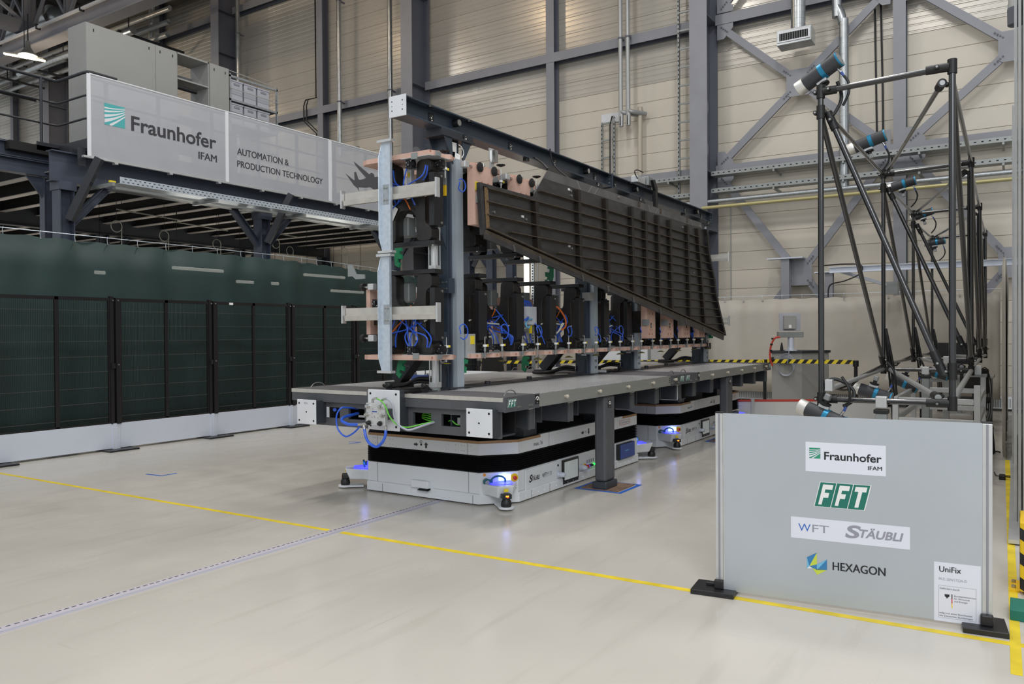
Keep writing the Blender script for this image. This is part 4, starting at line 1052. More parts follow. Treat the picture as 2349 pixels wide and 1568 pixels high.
def platform():
    t = thing('carrier_platform', 'near platform deck of chequer plate with dark grey frame, its end facing the camera', 'platform', ((PX0 + PX1) / 2, 4.73, .6))
    # decks
    for y0, y1 in ((PYR + .03, 4.45), (4.75, PYL)):
        MB().box(PX0 + .5, PX1 - .48, y0, y1, PZ - .012, PZ).build('tread_plate', 'tread_plate', t)
        for x0, x1 in ((PX0 + .005, PX0 + .497), (PX1 - .477, PX1 - .005)):
            MB().box(x0, x1, y0, y1, PZ - .012, PZ + .001).build('anti_slip_board', 'grey_grit', t)
    MB().box(PX0 + .25, PX1 - .1, 4.455, 4.745, PZ - .03, PZ + .008).build('centre_rail', 'anthracite_dark', t)
    # perimeter frame
    fb = MB(); fb.box(PX0, PX0 + .06, PYR + .01, 4.55, .962, PZ - .034); fb.box(PX0, PX0 + .06, 4.95, PYL, .962, PZ - .034)
    fb.box(PX1 - .06, PX1, PYR + .01, PYL, .962, PZ - .014); fb.box(PX0 + .06, PX1 - .06, PYL - .06, PYL, .962, PZ - .014); fb.box(PX0 + .06, PX1 - .06, PYR + .01, PYR + .06, .97, PZ - .014)
    fb.build('frame', 'anthracite', t)
    for y0, y1 in ((PYR + .015, 4.55), (4.985, PYL)): MB().box(PX0 - .006, PX0 + .02, y0, y1, PZ - .034, PZ).build('nosing', 'aluminium_raw', t)
    MB().box(PX0 + .54, PX1 - .48, PYR - .006, PYR + .01, .964, PZ).build('side_rail', 'side_rail', t)
    for x0, x1 in ((PX0, PX0 + .54), (PX1 - .48, PX1 - .01)):
        MB().box(x0, x1, PYR - .006, PYR + .01, .958, PZ + .002).build('corner_side_plate', 'anthracite', t)
    fft_badge((PX0 + .028, PYR - .008, .997), XV, ZV, .128, t, .0012)
    fft_badge((PX1 - .16, PYR - .008, .997), XV, ZV, .128, t, .0012)
    arc_mark((PX0 + .5, PYR - .008, 1.03), XV, ZV, .036, t); arc_mark((PX1 - .28, PYR - .008, 1.02), XV, ZV, .036, t)
    sc = MB()
    for x in (.19, .22, .38, .41, 3.65, 3.68, 3.85, 3.88): sc.cyl((PX0 + x, PYR - .006, .99), (PX0 + x, PYR - .014, .99), .009, n=8)
    sc.build('screws', 'bolt_steel', t, kind='stuff')
    for i in range(5): MB().lathe((PX0 + 1.0 + i * .68, PYR - .006, 1.022 + .002 * i), (0, -1, 0), [(0, .012), (.012, .012), (.02, .019), (.032, .017), (.04, .008)], 12).build('reference_ball', 'pipe_beige', t, smooth=True)
    hl = MB()
    for i in range(2):
        for k in range(3): hl.box(PX1 - .53 + i * .024, PX1 - .518 + i * .024, PYR - .0075, PYR - .006, 1.0 + k * .024, 1.012 + k * .024)
    hl.build('rail_holes', 'dark_hole', t)
    # substructure
    for y in (4.1, 5.36): MB().ibar((PX0 + .1, y, .845), (PX1 - .06, y, .845), .16, .23, .014, .012).build('longitudinal_beam', 'anthracite_dark', t)
    for y in (4.1, 5.36):
        for x in (6.5, 8.2): MB().box(x - .12, x + .12, y - .12, y + .12, .59, .73).build('lift_pad', 'anthracite_dark', t)
    # front cross beam with four windows
    cbm = MB(); xf = PX0 + .04
    ys = [3.55, 3.958, 4.16, 4.272, 4.476, 5.055, 5.26, 5.373, 5.58, 5.86]
    cbm.box(xf, xf + .03, 3.55, 5.86, .911, .966); cbm.box(xf, xf + .03, 3.55, 5.86, .735, .808)
    for a, b_ in ((3.55, 3.958), (4.16, 4.272), (4.476, 5.055), (5.26, 5.373), (5.58, 5.86)): cbm.box(xf, xf + .03, a, b_, .808, .911)
    cbm.build('front_crossbeam', 'anthracite', t)
    MB().box(xf + .03, xf + .3, 3.6, 5.82, .735, .75).build('beam_floor', 'anthracite_dark', t)
    MB().box(xf + .3, xf + .31, 3.6, 5.82, .735, .96).build('beam_back', 'dark_hole', t)
    # transverse brackets with hooked ends
    for i in range(6):
        x = 5.82 + i * .708
        if x > PX1 - .03: x = PX1 - .05
        m = MB(); m.box(x - .31, x - .045, 3.60, 4.05, .765, .945) if False else None
        m.box(x - .06, x - .045, 3.56, 5.9, .765, .945); m.box(x - .06, x + .03, 3.62, 5.9, .765, .777); m.box(x - .06, x + .03, 3.62, 5.9, .93, .945)
        m.build('cross_member', 'anthracite_dark', t)
        MB().cbar((x, 3.585, .763), (x, 3.585, .945), .09, .09, .012, up=(1, 0, 0)).box(x - .04, x + .04, 3.545, 3.56, .765, .94).build('hook_end', 'anthracite', t, bevel=.003)
        MB().tube([(x - .05, 3.55, .945), (x - .02, 3.53, .95), (x + .03, 3.53, .955), (x + .06, 3.52, .98)], .006, 5, 3).build('hook_rod', 'bolt_steel', t)
        if i < 5:
            fr = MB(); x2 = x + .1; fr.box(x2, x2 + .16, 3.75, 3.757, .79, .81); fr.box(x2, x2 + .16, 3.75, 3.757, .91, .93); fr.box(x2, x2 + .025, 3.75, 3.757, .81, .91); fr.box(x2 + .135, x2 + .16, 3.75, 3.757, .81, .91)
            if i in (0, 2): fr.build('white_window_plate', 'white_plate', t)
            MB().cyl((x + .31, 3.8, .85), (x + .33, 3.8, .85), .07, n=18).build('round_flange', 'white_plate', t)
        MB().box(x + .28, x + .3, 3.62, 5.9, .79, .94).build('rib_plate', 'anthracite_dark', t)
    for x in (5.55, 5.65): pass
    # white docking plates at the front
    for y0, y1, z0, z1, nm in ((3.537, 3.794, .757, .99, 'docking_plate'), (5.546, 5.80, .752, .985, 'docking_plate')):
        MB().box(5.19, 5.2, y0, y1, z0, z1).build(nm, 'white_plate', t, bevel=.004)
        MB().box(5.2, xf, y0 + .01, y1 - .01, z0 + .01, z1 - .01).build('docking_block', 'anthracite_dark', t)
        h_ = MB()
        for a in (.03, y1 - y0 - .03):
            for b_ in (.035, z1 - z0 - .035): h_.cyl((5.1885, y0 + a, z0 + b_), (5.19, y0 + a, z0 + b_), .01, n=10)
        h_.cyl((5.1885, (y0 + y1) / 2, (z0 + z1) / 2), (5.19, (y0 + y1) / 2, (z0 + z1) / 2), .008, n=10)
        h_.build('plate_holes', 'dark_hole', t)
    text('RH.', (5.188, 5.70, .943), NY, ZV, .05, .018, 'text_grey', t)
    # centre plate with media coupling
    MB().box(5.19, 5.205, 4.516, 4.883, .752, 1.111).build('centre_plate', 'white_plate', t, bevel=.006)
    MB().box(5.205, xf + .02, 4.53, 4.87, .76, 1.1).build('centre_block', 'anthracite_dark', t)
    h_ = MB()
    for y in (4.55, 4.85):
        for z in (.79, 1.075): h_.cyl((5.188, y, z), (5.19, y, z), .011, n=10)
    h_.build('plate_holes', 'dark_hole', t)
    cp = MB(); cp.box(5.06, 5.1, 4.565, 4.785, .81, 1.004); c = cp.build('coupling_plate', 'aluminium', t, bevel=.006)
    MB().box(5.1, 5.19, 4.57, 4.66, .86, .95).build('coupling_arm', 'anthracite_dark', t)
    for y, z, m_, r in ((4.757, .975, 'steel_shiny', .022), (4.607, .975, 'steel_shiny', .022), (4.77, .9, 'bolt_steel', .02), (4.585, .9, 'bolt_steel', .02), (4.745, .83, 'black_rubber', .022), (4.615, .83, 'black_rubber', .022)):
        MB().lathe((5.06, y, z), (-1, 0, 0), [(0, r), (.012, r), (.014, r * .7), (.03, r * .65), (.032, r * .3)], 14).build('coupling_port', m_, c, smooth=True)
    MB().box(5.057, 5.06, 4.655, 4.71, .925, .935).build('blue_connector', 'blue_panel', c)
    b_ = MB()
    for y, z in ((4.7, .955), (4.68, .89), (4.68, .88), (4.64, .915), (4.71, .915), (4.64, .88), (4.71, .88), (4.575, .955), (4.78, .845)): b_.cyl((5.06, y, z), (5.056, y, z), .006, n=8)
    b_.build('coupling_screws', 'bolt_steel', c)
    for y in (4.72, 4.61):
        MB().tube([(5.08, y, 1.0), (5.08, y, 1.03), (5.08, y - .015, 1.04), (5.08, y - .05, 1.045)], .01, 8, 3).build('elbow_fitting', 'steel_shiny', c, smooth=True)
    # media hoses
    def hose(P, r, m_): MB().tube(P, r, 8, 6).build('hose', m_, t, smooth=True)
    hose([(5.4, 5.2, .9), (5.25, 5.16, .925), (5.12, 5.142, .935), (5.1, 5.18, .87), (5.1, 5.181, .794), (5.1, 5.154, .73), (5.1, 5.071, .684), (5.1, 4.975, .721), (5.1, 4.893, .785)], .008, 'hose_blue')
    hose([(5.4, 5.2, .86), (5.2, 5.18, .845), (5.12, 5.14, .825), (5.1, 5.08, .806), (5.09, 5.008, .796), (5.09, 4.9, .802)], .014, 'hose_blue')
    MB().cyl((5.09, 4.9, .802), (5.08, 4.79, .815), .014, n=10).cyl((5.085, 4.835, .81), (5.08, 4.82, .765), .013, n=10).cyl((5.08, 4.572, .81), (5.08, 4.572, .77), .013, n=10).build('hose_fitting', 'steel_shiny', t, smooth=True)
    hose([(5.08, 4.822, .77), (5.07, 4.795, .7), (5.06, 4.743, .65), (5.06, 4.665, .626), (5.06, 4.6, .665), (5.07, 4.572, .72), (5.08, 4.572, .775)], .013, 'hose_blue')
    hose([(5.08, 4.672, 1.043), (5.06, 4.588, 1.016), (5.06, 4.544, .96), (5.07, 4.513, .889), (5.1, 4.457, .825), (5.14, 4.377, .804), (5.25, 4.284, .83), (5.4, 4.224, .85)], .006, 'hose_green')
    hose([(5.08, 4.56, 1.045), (5.07, 4.50, 1.02), (5.07, 4.475, .97), (5.08, 4.475, .9), (5.1, 4.45, .83), (5.12, 4.39, .79), (5.14, 4.34, .785), (5.25, 4.27, .82), (5.4, 4.22, .845)], .009, 'hose_grey')
    for k in range(4): hose([(5.45, 4.47, .88 - k * .01), (5.42, 4.4, .9 - k * .02), (5.42, 4.33, .88 - k * .015), (5.45, 4.28, .84 + k * .01)], .006, 'hose_green')
    hose([(5.42, 4.15, .84), (5.4, 4.1, .85), (5.4, 4.05, .82), (5.43, 4.0, .815)], .006, 'hose_green')
    MB().cyl((5.42, 5.5, .885), (5.36, 5.47, .885), .018, n=12).build('blue_plug', 'hose_blue', t)
    MB().box(5.42, 5.44, 5.1, 5.22, .82, .84).build('white_tag', 'white_label', t)
    MB().box(5.4, 5.44, 4.0, 4.04, .82, .88).build('grey_relay', 'tray_metal', t)
    # top fittings
    for y in (5.9, 3.6):
        MB().tube([(5.46, y, PZ), (5.5, y, PZ + .035), (5.56, y, PZ + .045), (5.62, y, PZ + .03), (5.65, y, PZ)], .005, 6, 4).build('wire_loop', 'bolt_steel', t)
        MB().tube([(9.15, y, PZ), (9.19, y, PZ + .035), (9.25, y, PZ + .045), (9.3, y, PZ + .03), (9.33, y, PZ)], .005, 6, 4).build('wire_loop', 'bolt_steel', t)
    MB().box(5.28, 5.75, 4.5, 4.74, PZ, PZ + .02).build('clamp_base', 'black_paint', t)
    for (x, y) in ((5.36, 4.78), (5.45, 4.44)):
        MB().box(x - .02, x + .02, y - .02, y + .02, PZ, PZ + .05).lathe((x - .03, y, PZ + .06), (1, 0, 0), [(0, .018), (.01, .026), (.03, .026), (.035, .014), (.06, .014)], 14).build('clamp_knob', 'black_rubber', t, smooth=True)
    for (x, y) in ((6.6, 4.55), (7.5, 4.6)): MB().lathe((x, y, PZ + .008), (0, 0, 1), [(0, .03), (.03, .03), (.032, .02)], 14).build('stop_block', 'steel_black', t, smooth=True)
    return t
pf1 = platform()
pf2 = dup(pf1, (4.1, 0, 0), 'far platform deck of chequer plate with dark grey frame, behind the near one')

# grease unit on top of the far edge, platform tensioner at the joint
t = thing('tool_box', 'small blue box with steel pots and a wire handle on the platform', 'box', (6.9, 5.8, PZ))
MB().box(6.93, 7.0, 5.62, 5.85, PZ, PZ + .055).build('box', 'blue_panel', t, bevel=.003)
for y in (5.9, 5.7): MB().cyl((7.05, y, PZ), (7.05, y, PZ + .07), .035, n=14).build('pot', 'steel_shiny', t, smooth=True)
MB().tube([(7.06, 5.88, PZ + .05), (7.06, 5.88, PZ + .1), (7.06, 5.86, PZ + .115), (7.06, 5.76, PZ + .115), (7.06, 5.74, PZ + .1), (7.06, 5.74, PZ + .05)], .005, 6, 2).build('handle', 'cable_black', t)
# steel support legs standing beside the vehicles
def leg(dx, label):
    t = thing('support_leg', label, 'post', (7.38 + dx, 3.56, 0))
    MB().box(7.16 + dx, 7.58 + dx, 3.36, 3.77, 0.001, .012).build('floor_plate', 'rust_plate', t)
    MB().box(7.15 + dx, 7.42 + dx, 3.48, 3.64, .012, .085).build('foot_collar', 'anthracite_dark', t, bevel=.012)
    MB().box(7.17 + dx, 7.40 + dx, 3.495, 3.625, .085, .962).build('column', 'anthracite', t, bevel=.025)
    arc_mark((7.265 + dx, 3.493, .875), XV, ZV, .035, t)
    b_ = MB()
    for x, y in ((7.2, 3.4), (7.53, 3.4), (7.2, 3.73), (7.53, 3.73)): b_.cyl((x + dx, y, .012), (x + dx, y, .02), .014, n=8)
    b_.build('plate_bolts', 'rust_plate', t)
    return t
leg(0, 'dark steel support leg with bolted foot on a blue taped square beside the near vehicle')
leg(4.02, 'dark steel support leg beside the far vehicle, behind the sign panel')
MB_ = MB()
for i, dx in enumerate((0, 4.02)):
    b = MB(); a0, a1, b0, b1, wd = 7.105 + dx, 7.645 + dx, 3.30, 3.83, .045
    for q in ((a0, a1, b0, b0 + wd), (a0, a1, b1 - wd, b1), (a0, a0 + wd, b0 + wd, b1 - wd), (a1 - wd, a1, b0 + wd, b1 - wd)): b.box(*q, .0005, .001)
    tag(b.build('floor_tape_square', 'blue_tape', None), ('blue tape square on the floor around the near support leg', 'blue tape square on the floor around the far support leg')[i], 'tape')
# ================================================================ FIXTURE: COLUMNS, BEAM, MODULES, WING PANEL
CX = [5.95, 8.80, 10.14, 13.02]
cl_ = ['foremost', 'second', 'third', 'rearmost']
for i, cx in enumerate(CX):
    t = thing('fixture_column', cl_[i] + ' dark steel fixture column with a galvanised cover on its right side, counted from the front', 'column', (cx, 4.58, PZ), 'dark fixture columns standing on the platforms')
    m = MB(); m.box(cx - .07, cx - .055, 4.5, 4.67, PZ, 3.47); m.box(cx - .055, cx + .1, 4.575, 4.59, PZ, 3.47); m.box(cx + .1, cx + .115, 4.5, 4.67, PZ, 3.47)
    m.build('column_profile', 'beam_blue', t, bevel=.003)
    MB().box(cx - .025, cx + .085, 4.43, 4.436, PZ, 3.25).box(cx - .025, cx - .019, 4.436, 4.51, PZ, 3.25).box(cx + .079, cx + .085, 4.436, 4.5, PZ, 3.25).build('galvanised_cover', 'cover_channel', t)
    MB().box(cx - .045, cx - .025, 4.48, 4.52, PZ, 3.3).build('guide_rail', 'steel_blue', t)
    MB().box(cx - .14, cx + .2, 4.42, 4.74, PZ + .008, PZ + .02).build('base_plate', 'anthracite_dark', t)
    MB().pxz([(cx - .07, PZ + .02), (cx - .12, PZ + .02), (cx - .07, PZ + .2)], 4.52, 4.53).build('base_gusset', 'anthracite_dark', t)
    MB().bar((cx - .02, 5.16, PZ + .06), (cx - .02, 4.68, PZ + .58), .12, .13, up=(1, 0, 0)).build('diagonal_strut', 'steel_black', t, bevel=.004)
    MB().box(cx - .1, cx + .08, 5.05, 5.27, PZ, PZ + .05).cyl((cx - .02, 5.16, PZ + .05), (cx - .02, 5.16, PZ + .08), .025, n=6).build('strut_foot', 'steel_black', t)
    for k in range(2): MB().tube([(cx - .1, 4.66, PZ + .06 + .03 * k), (cx - .14, 4.8, PZ + .07 + .03 * k), (cx - .14 - .03 * k, 4.95, PZ + .04), (cx - .16 - .05 * k, 5.1, PZ + .02), (cx - .14, 5.25, PZ + .02)], .018, 7, 5).build('black_hose', 'cable_black', t, smooth=True)
    MB().box(cx - .04, cx + .04, 4.5, 4.52, 3.1, 3.24).build('small_plate', 'white_plate', t) if i == 0 else None
    MB().box(cx - .09, cx - .07, 4.515, 4.575, PZ + .24, PZ + .32).build('switch_bracket', 'white_plate', t)
    MB().cyl((cx - .09, 4.545, PZ + .28), (cx - .13, 4.545, PZ + .28), .016, n=10).build('sensor_knob', 'black_rubber', t)
    hs = MB()
    for z in (PZ + .08, PZ + .16):
        for x in (.0, .03): hs.box(cx + x, cx + x + .012, 4.4285, 4.43, z, z + .03)
    if i != 0: hs.build('cover_slots', 'dark_hole', t, kind='stuff')
    if i in (1, 2):
        z0 = 1.335
        m = MB(); n = 16; outer = [(4.44, z0), (4.62, z0), (4.66, z0 + .04), (4.66, z0 + .2), (4.44, z0 + .2)]
        P = MB(); P.pyz(outer, cx - .1, cx - .09); P.build('round_hole_plate', 'galvanised', t)
        MB().cyl((cx - .1005, 4.56, z0 + .11), (cx - .102, 4.56, z0 + .11), .058, n=20).build('plate_hole', 'dark_hole', t)
    if i == 1: MB().box(cx - .06, cx + .09, 4.42, 4.43, 1.33, 1.45).build('grey_plate', 'tray_metal', t)
    # head bracket under the beam
    m = MB(); m.box(cx - .2, cx + .3, 4.44, 4.67, 3.44, 3.46); m.build('head_plate', 'steel_black', t)
    m = MB()
    for y in (4.46, 4.65):
        m.pxz([(cx - .16, 3.44), (cx - .05, 3.44), (cx - .03, 3.2)], y - .006, y + .006); m.pxz([(cx + .26, 3.44), (cx + .12, 3.44), (cx + .12, 3.22)], y - .006, y + .006)
    m.pyz([(4.67, 3.44), (4.82, 3.44), (4.67, 3.22)], cx - .01, cx + .0)
    m.build('head_gussets', 'beam_blue', t, kind='stuff')
    MB().box(cx - .2, cx + .3, 4.46, 4.65, 3.46, 3.512).build('spacer_block', 'steel_black', t)
    target_mark((cx + .17, 4.452, 3.475), XV, ZV, .033, t, 10 + i)
    if i == 0:
        target_mark((cx + .02, 4.496, 3.37), XV, ZV, .03, t, 30)
        MB().box(cx + .0, cx + .07, 4.49, 4.496, 3.33, 3.42).build('target_backing', 'white_label', t)
        MB().flat([(cx - .02, 4.44, 3.31), (cx + .06, 4.44, 3.3), (cx + .06, 4.44, 3.22), (cx + .02, 4.43, 3.19), (cx - .03, 4.44, 3.24)]).build('paper_tag', 'white_label', t)
        MB().tube([(cx + .06, 4.46, 3.4), (cx + .1, 4.45, 3.38), (cx + .13, 4.45, 3.33), (cx + .1, 4.45, 3.28)], .004, 5, 4).build('tag_wire', 'white_label', t)
        MB().box(cx - .085, cx - .07, 4.505, 4.595, 3.0, 3.13).build('mount_plate', 'tray_metal', t); MB().box(cx - .088, cx - .072, 4.505, 4.585, 2.9, 3.0).build('yellow_plate', 'yellow_paint', t)
        MB().cyl((cx - .088, 4.545, 2.955), (cx - .1, 4.545, 2.955), .012, n=8).build('bolt', 'bolt_steel', t)
        # lift cylinders in front of the column
        for z0, z1 in ((2.18, 2.58), (PZ + .03, 1.5)):
            c_ = MB().cyl((cx - .27, 4.5, z0), (cx - .27, 4.5, z1), .036, n=18).build('lift_cylinder', 'aluminium', t, smooth=True)
            for z in (z0, z1 - .05): MB().box(cx - .312, cx - .228, 4.458, 4.542, z, z + .05).build('cylinder_head', 'aluminium', c_, bevel=.004)
            for a in (-.036, .036):
                for b_ in (-.036, .036): MB().cyl((cx - .27 + a, 4.5 + b_, z0), (cx - .27 + a, 4.5 + b_, z1), .006, n=6).build('tie_rod', 'steel_shiny', c_)
        MB().cyl((cx - .27, 4.5, 1.5), (cx - .27, 4.5, 1.62), .014, n=10).build('piston_rod', 'steel_shiny', t, smooth=True)
        MB().cyl((cx - .27, 4.5, 2.12), (cx - .27, 4.5, 2.18), .014, n=10).build('piston_rod', 'steel_shiny', t, smooth=True)
        MB().cyl((cx - .27, 4.5, PZ), (cx - .27, 4.5, PZ + .03), .05, n=14).build('cylinder_foot', 'tray_metal', t, smooth=True)
        for z in (2.5, 1.5): MB().pxz([(cx - .07, z + .12), (cx - .2, z + .12), (cx - .07, z - .1)], 4.51, 4.52).build('cylinder_bracket', 'beam_blue', t)
        MB().box(cx - .16, cx - .07, 4.42, 4.6, 1.98, 2.12).build('slide_bracket', 'beam_blue', t)
        b_ = MB()
        for z in (2.08, 2.02):
            for y in (4.45, 4.49, 4.53): b_.cyl((cx - .16, y, z), (cx - .172, y, z), .009, n=8)
        b_.build('bracket_bolts', 'bolt_steel', t, kind='stuff')
        text('RH.', (cx - .1, 5.02, PZ + .2), NY, ZV, .07, .025, 'text_grey', t)
    if i == 3:
        MB().box(cx - .16, cx + .02, 4.36, 4.42, 1.32, 1.42).build('black_block', 'black_paint', t)
        MB().box(cx - .2, cx + .16, 4.36, 4.5, 1.56, 1.62).build('black_arm', 'black_paint', t)
t = thing('fixture_beam', 'long dark blue steel beam with white end plate on top of the fixture columns', 'beam', (9.3, 4.55, 3.51))
for a, b_ in ((5.25, 9.375), (9.39, 13.43)):
    MB().ibar((a, 4.55, 3.5975), (b_, 4.55, 3.5975), .18, .172, .014, .01).build('beam_section', 'beam_blue', t, bevel=.002)
MB().box(5.237, 5.25, 4.455, 4.645, 3.505, 3.69).build('end_plate', 'white_plate', t, bevel=.002)
h_ = MB()
for y in (4.49, 4.61):
    for z in (3.56, 3.6, 3.64): h_.cyl((5.2365, y, z), (5.2355, y, z), .006 if z != 3.6 else .004, n=8)
h_.build('plate_holes', 'dark_hole', t)
for x in (9.37, 9.386): MB().box(x, x + .012, 4.452, 4.648, 3.5, 3.69).build('splice_plate', 'beam_blue', t)
MB().box(13.43, 13.442, 4.455, 4.645, 3.505, 3.69).build('far_end_plate', 'beam_blue', t)
b_ = MB()
for x in (9.37, 13.43):
    for z in (3.53, 3.57, 3.62, 3.66): b_.cyl((x, 4.49, z), (x - .012, 4.49, z), .01, n=8)
b_.build('splice_bolts', 'bolt_steel', t, kind='stuff')
for k, x in enumerate((5.7, 7.05, 8.0, 9.05, 9.65, 11.0, 12.3, 13.1)): target_mark((x, 4.538, 3.595), XV, ZV, .034, t, k)
for x in (6.05, 8.75, 10.25, 12.75):
    MB().lathe((x, 4.54, 3.62), (0, -1, 0), [(0, .035), (.06, .035), (.062, .03)], 16).build('rubber_bumper', 'black_rubber', t, smooth=True)
    MB().cyl((x, 4.478, 3.62), (x, 4.475, 3.62), .03, n=14).build('bumper_plate', 'steel_shiny', t)
for x in (7.3, 12.1): MB().cyl((x, 4.5, 3.511), (x, 4.5, 3.48), .035, n=12).build('foot_buffer', 'black_rubber', t)
for x in (5.6, 6.2, 10.0): MB().cyl((x, 4.47, 3.655), (x, 4.47, 3.672), .03, n=10).build('top_buffer', 'black_rubber', t)
tag(MB().tube([(7.33, 4.42, 3.52), (7.3, 4.3, 3.44), (7.28, 4.22, 3.36)], .012, 7, 3).build('hanging_strap', 'cable_black', None), 'left short black strap tying the panel tip to the beam', 'strap')
tag(MB().tube([(7.72, 4.44, 3.69), (7.74, 4.4, 3.5), (7.8, 4.22, 3.33)], .009, 7, 3).build('hanging_strap', 'cable_black', None), 'right thin black strap tying the panel to the beam', 'strap')
t = thing('beam_clamp', 'grey clamp with a black hanging arm and green tip on top of the beam', 'clamp', (10.5, 4.5, 3.69))
MB().box(10.25, 10.75, 4.48, 4.62, 3.69, 3.73).build('base', 'black_paint', t)
MB().box(10.3, 10.58, 4.5, 4.6, 3.73, 3.83).build('cylinder_body', 'aluminium', t, bevel=.006)
MB().box(10.6, 10.78, 4.46, 4.6, 3.73, 3.86).build('clamp_head', 'tray_metal', t, bevel=.008)
MB().pxz([(10.62, 3.8), (10.7, 3.82), (10.8, 3.7), (10.8, 3.22), (10.72, 3.22), (10.72, 3.66)], 4.4, 4.44).build('arm', 'black_paint', t)
MB().box(10.68, 10.73, 4.395, 4.44, 3.22, 3.3).build('green_tip', 'green_plastic', t); MB().box(10.79, 10.82, 4.4, 4.43, 3.3, 3.36).build('yellow_tip', 'yellow_label', t)
MB().tube([(10.3, 4.5, 3.78), (10.2, 4.5, 3.86), (10.3, 4.5, 3.9), (10.5, 4.5, 3.9)], .008, 6, 4).build('air_line', 'cable_black', t)

for z, l in ((1.805, 'lower'), (2.775, 'upper')):
    x1 = 13.2 if l == 'lower' else 9.3
    tag(MB().box(5.62, x1, 4.70, 4.78, z - .05, z + .05).build('carrier_rail', 'carbon', None), l + ' long black carrier rail joining the clamping frames of the ' + l + ' row', 'rail')

def rpoly(P, r, seg=4):
    """round every corner of a closed polygon"""
    out = []; n = len(P)
    for i in range(n):
        a, b, c = Vector(P[i - 1]), Vector(P[i]), Vector(P[(i + 1) % n])
        d1 = (a - b); d2 = (c - b); rr = min(r, d1.length * .45, d2.length * .45)
        p1 = b + d1.normalized() * rr; p2 = b + d2.normalized() * rr
        for k in range(seg + 1):
            t = k / seg; q = p1 * (1 - t) ** 2 + b * (2 * t * (1 - t)) + p2 * t * t; out.append((q.x, q.y))
    return out
HF = [(4.44, 1.415), (4.60, 1.415), (4.62, 1.70), (4.68, 1.755), (4.80, 1.755), (4.85, 1.70), (4.86, 1.415), (4.99, 1.415), (4.98, 2.15), (4.86, 2.15), (4.86, 1.92), (4.81, 1.86), (4.67, 1.86), (4.62, 1.92), (4.61, 2.15), (4.44, 2.15), (4.44, 2.03), (4.50, 2.0), (4.51, 1.96), (4.51, 1.60), (4.50, 1.55), (4.44, 1.52)]
def green_hook(p, x, y, z, s=1, flip=1, ang=0):
    Q = [(0, 0), (.075, 0), (.085, .07), (.075, .16), (.03, .18), (.015, .14), (.045, .13), (.04, .1), (-.005, .105), (.0, .06), (.025, .055), (.02, .03), (0, .03)]
    c, s_ = math.cos(ang), math.sin(ang)
    MB().pyz([(y + s * flip * (u * c - v * s_), z + s * (u * s_ + v * c)) for u, v in Q], x - .012, x + .012).build('green_hook', 'green_plastic', p)
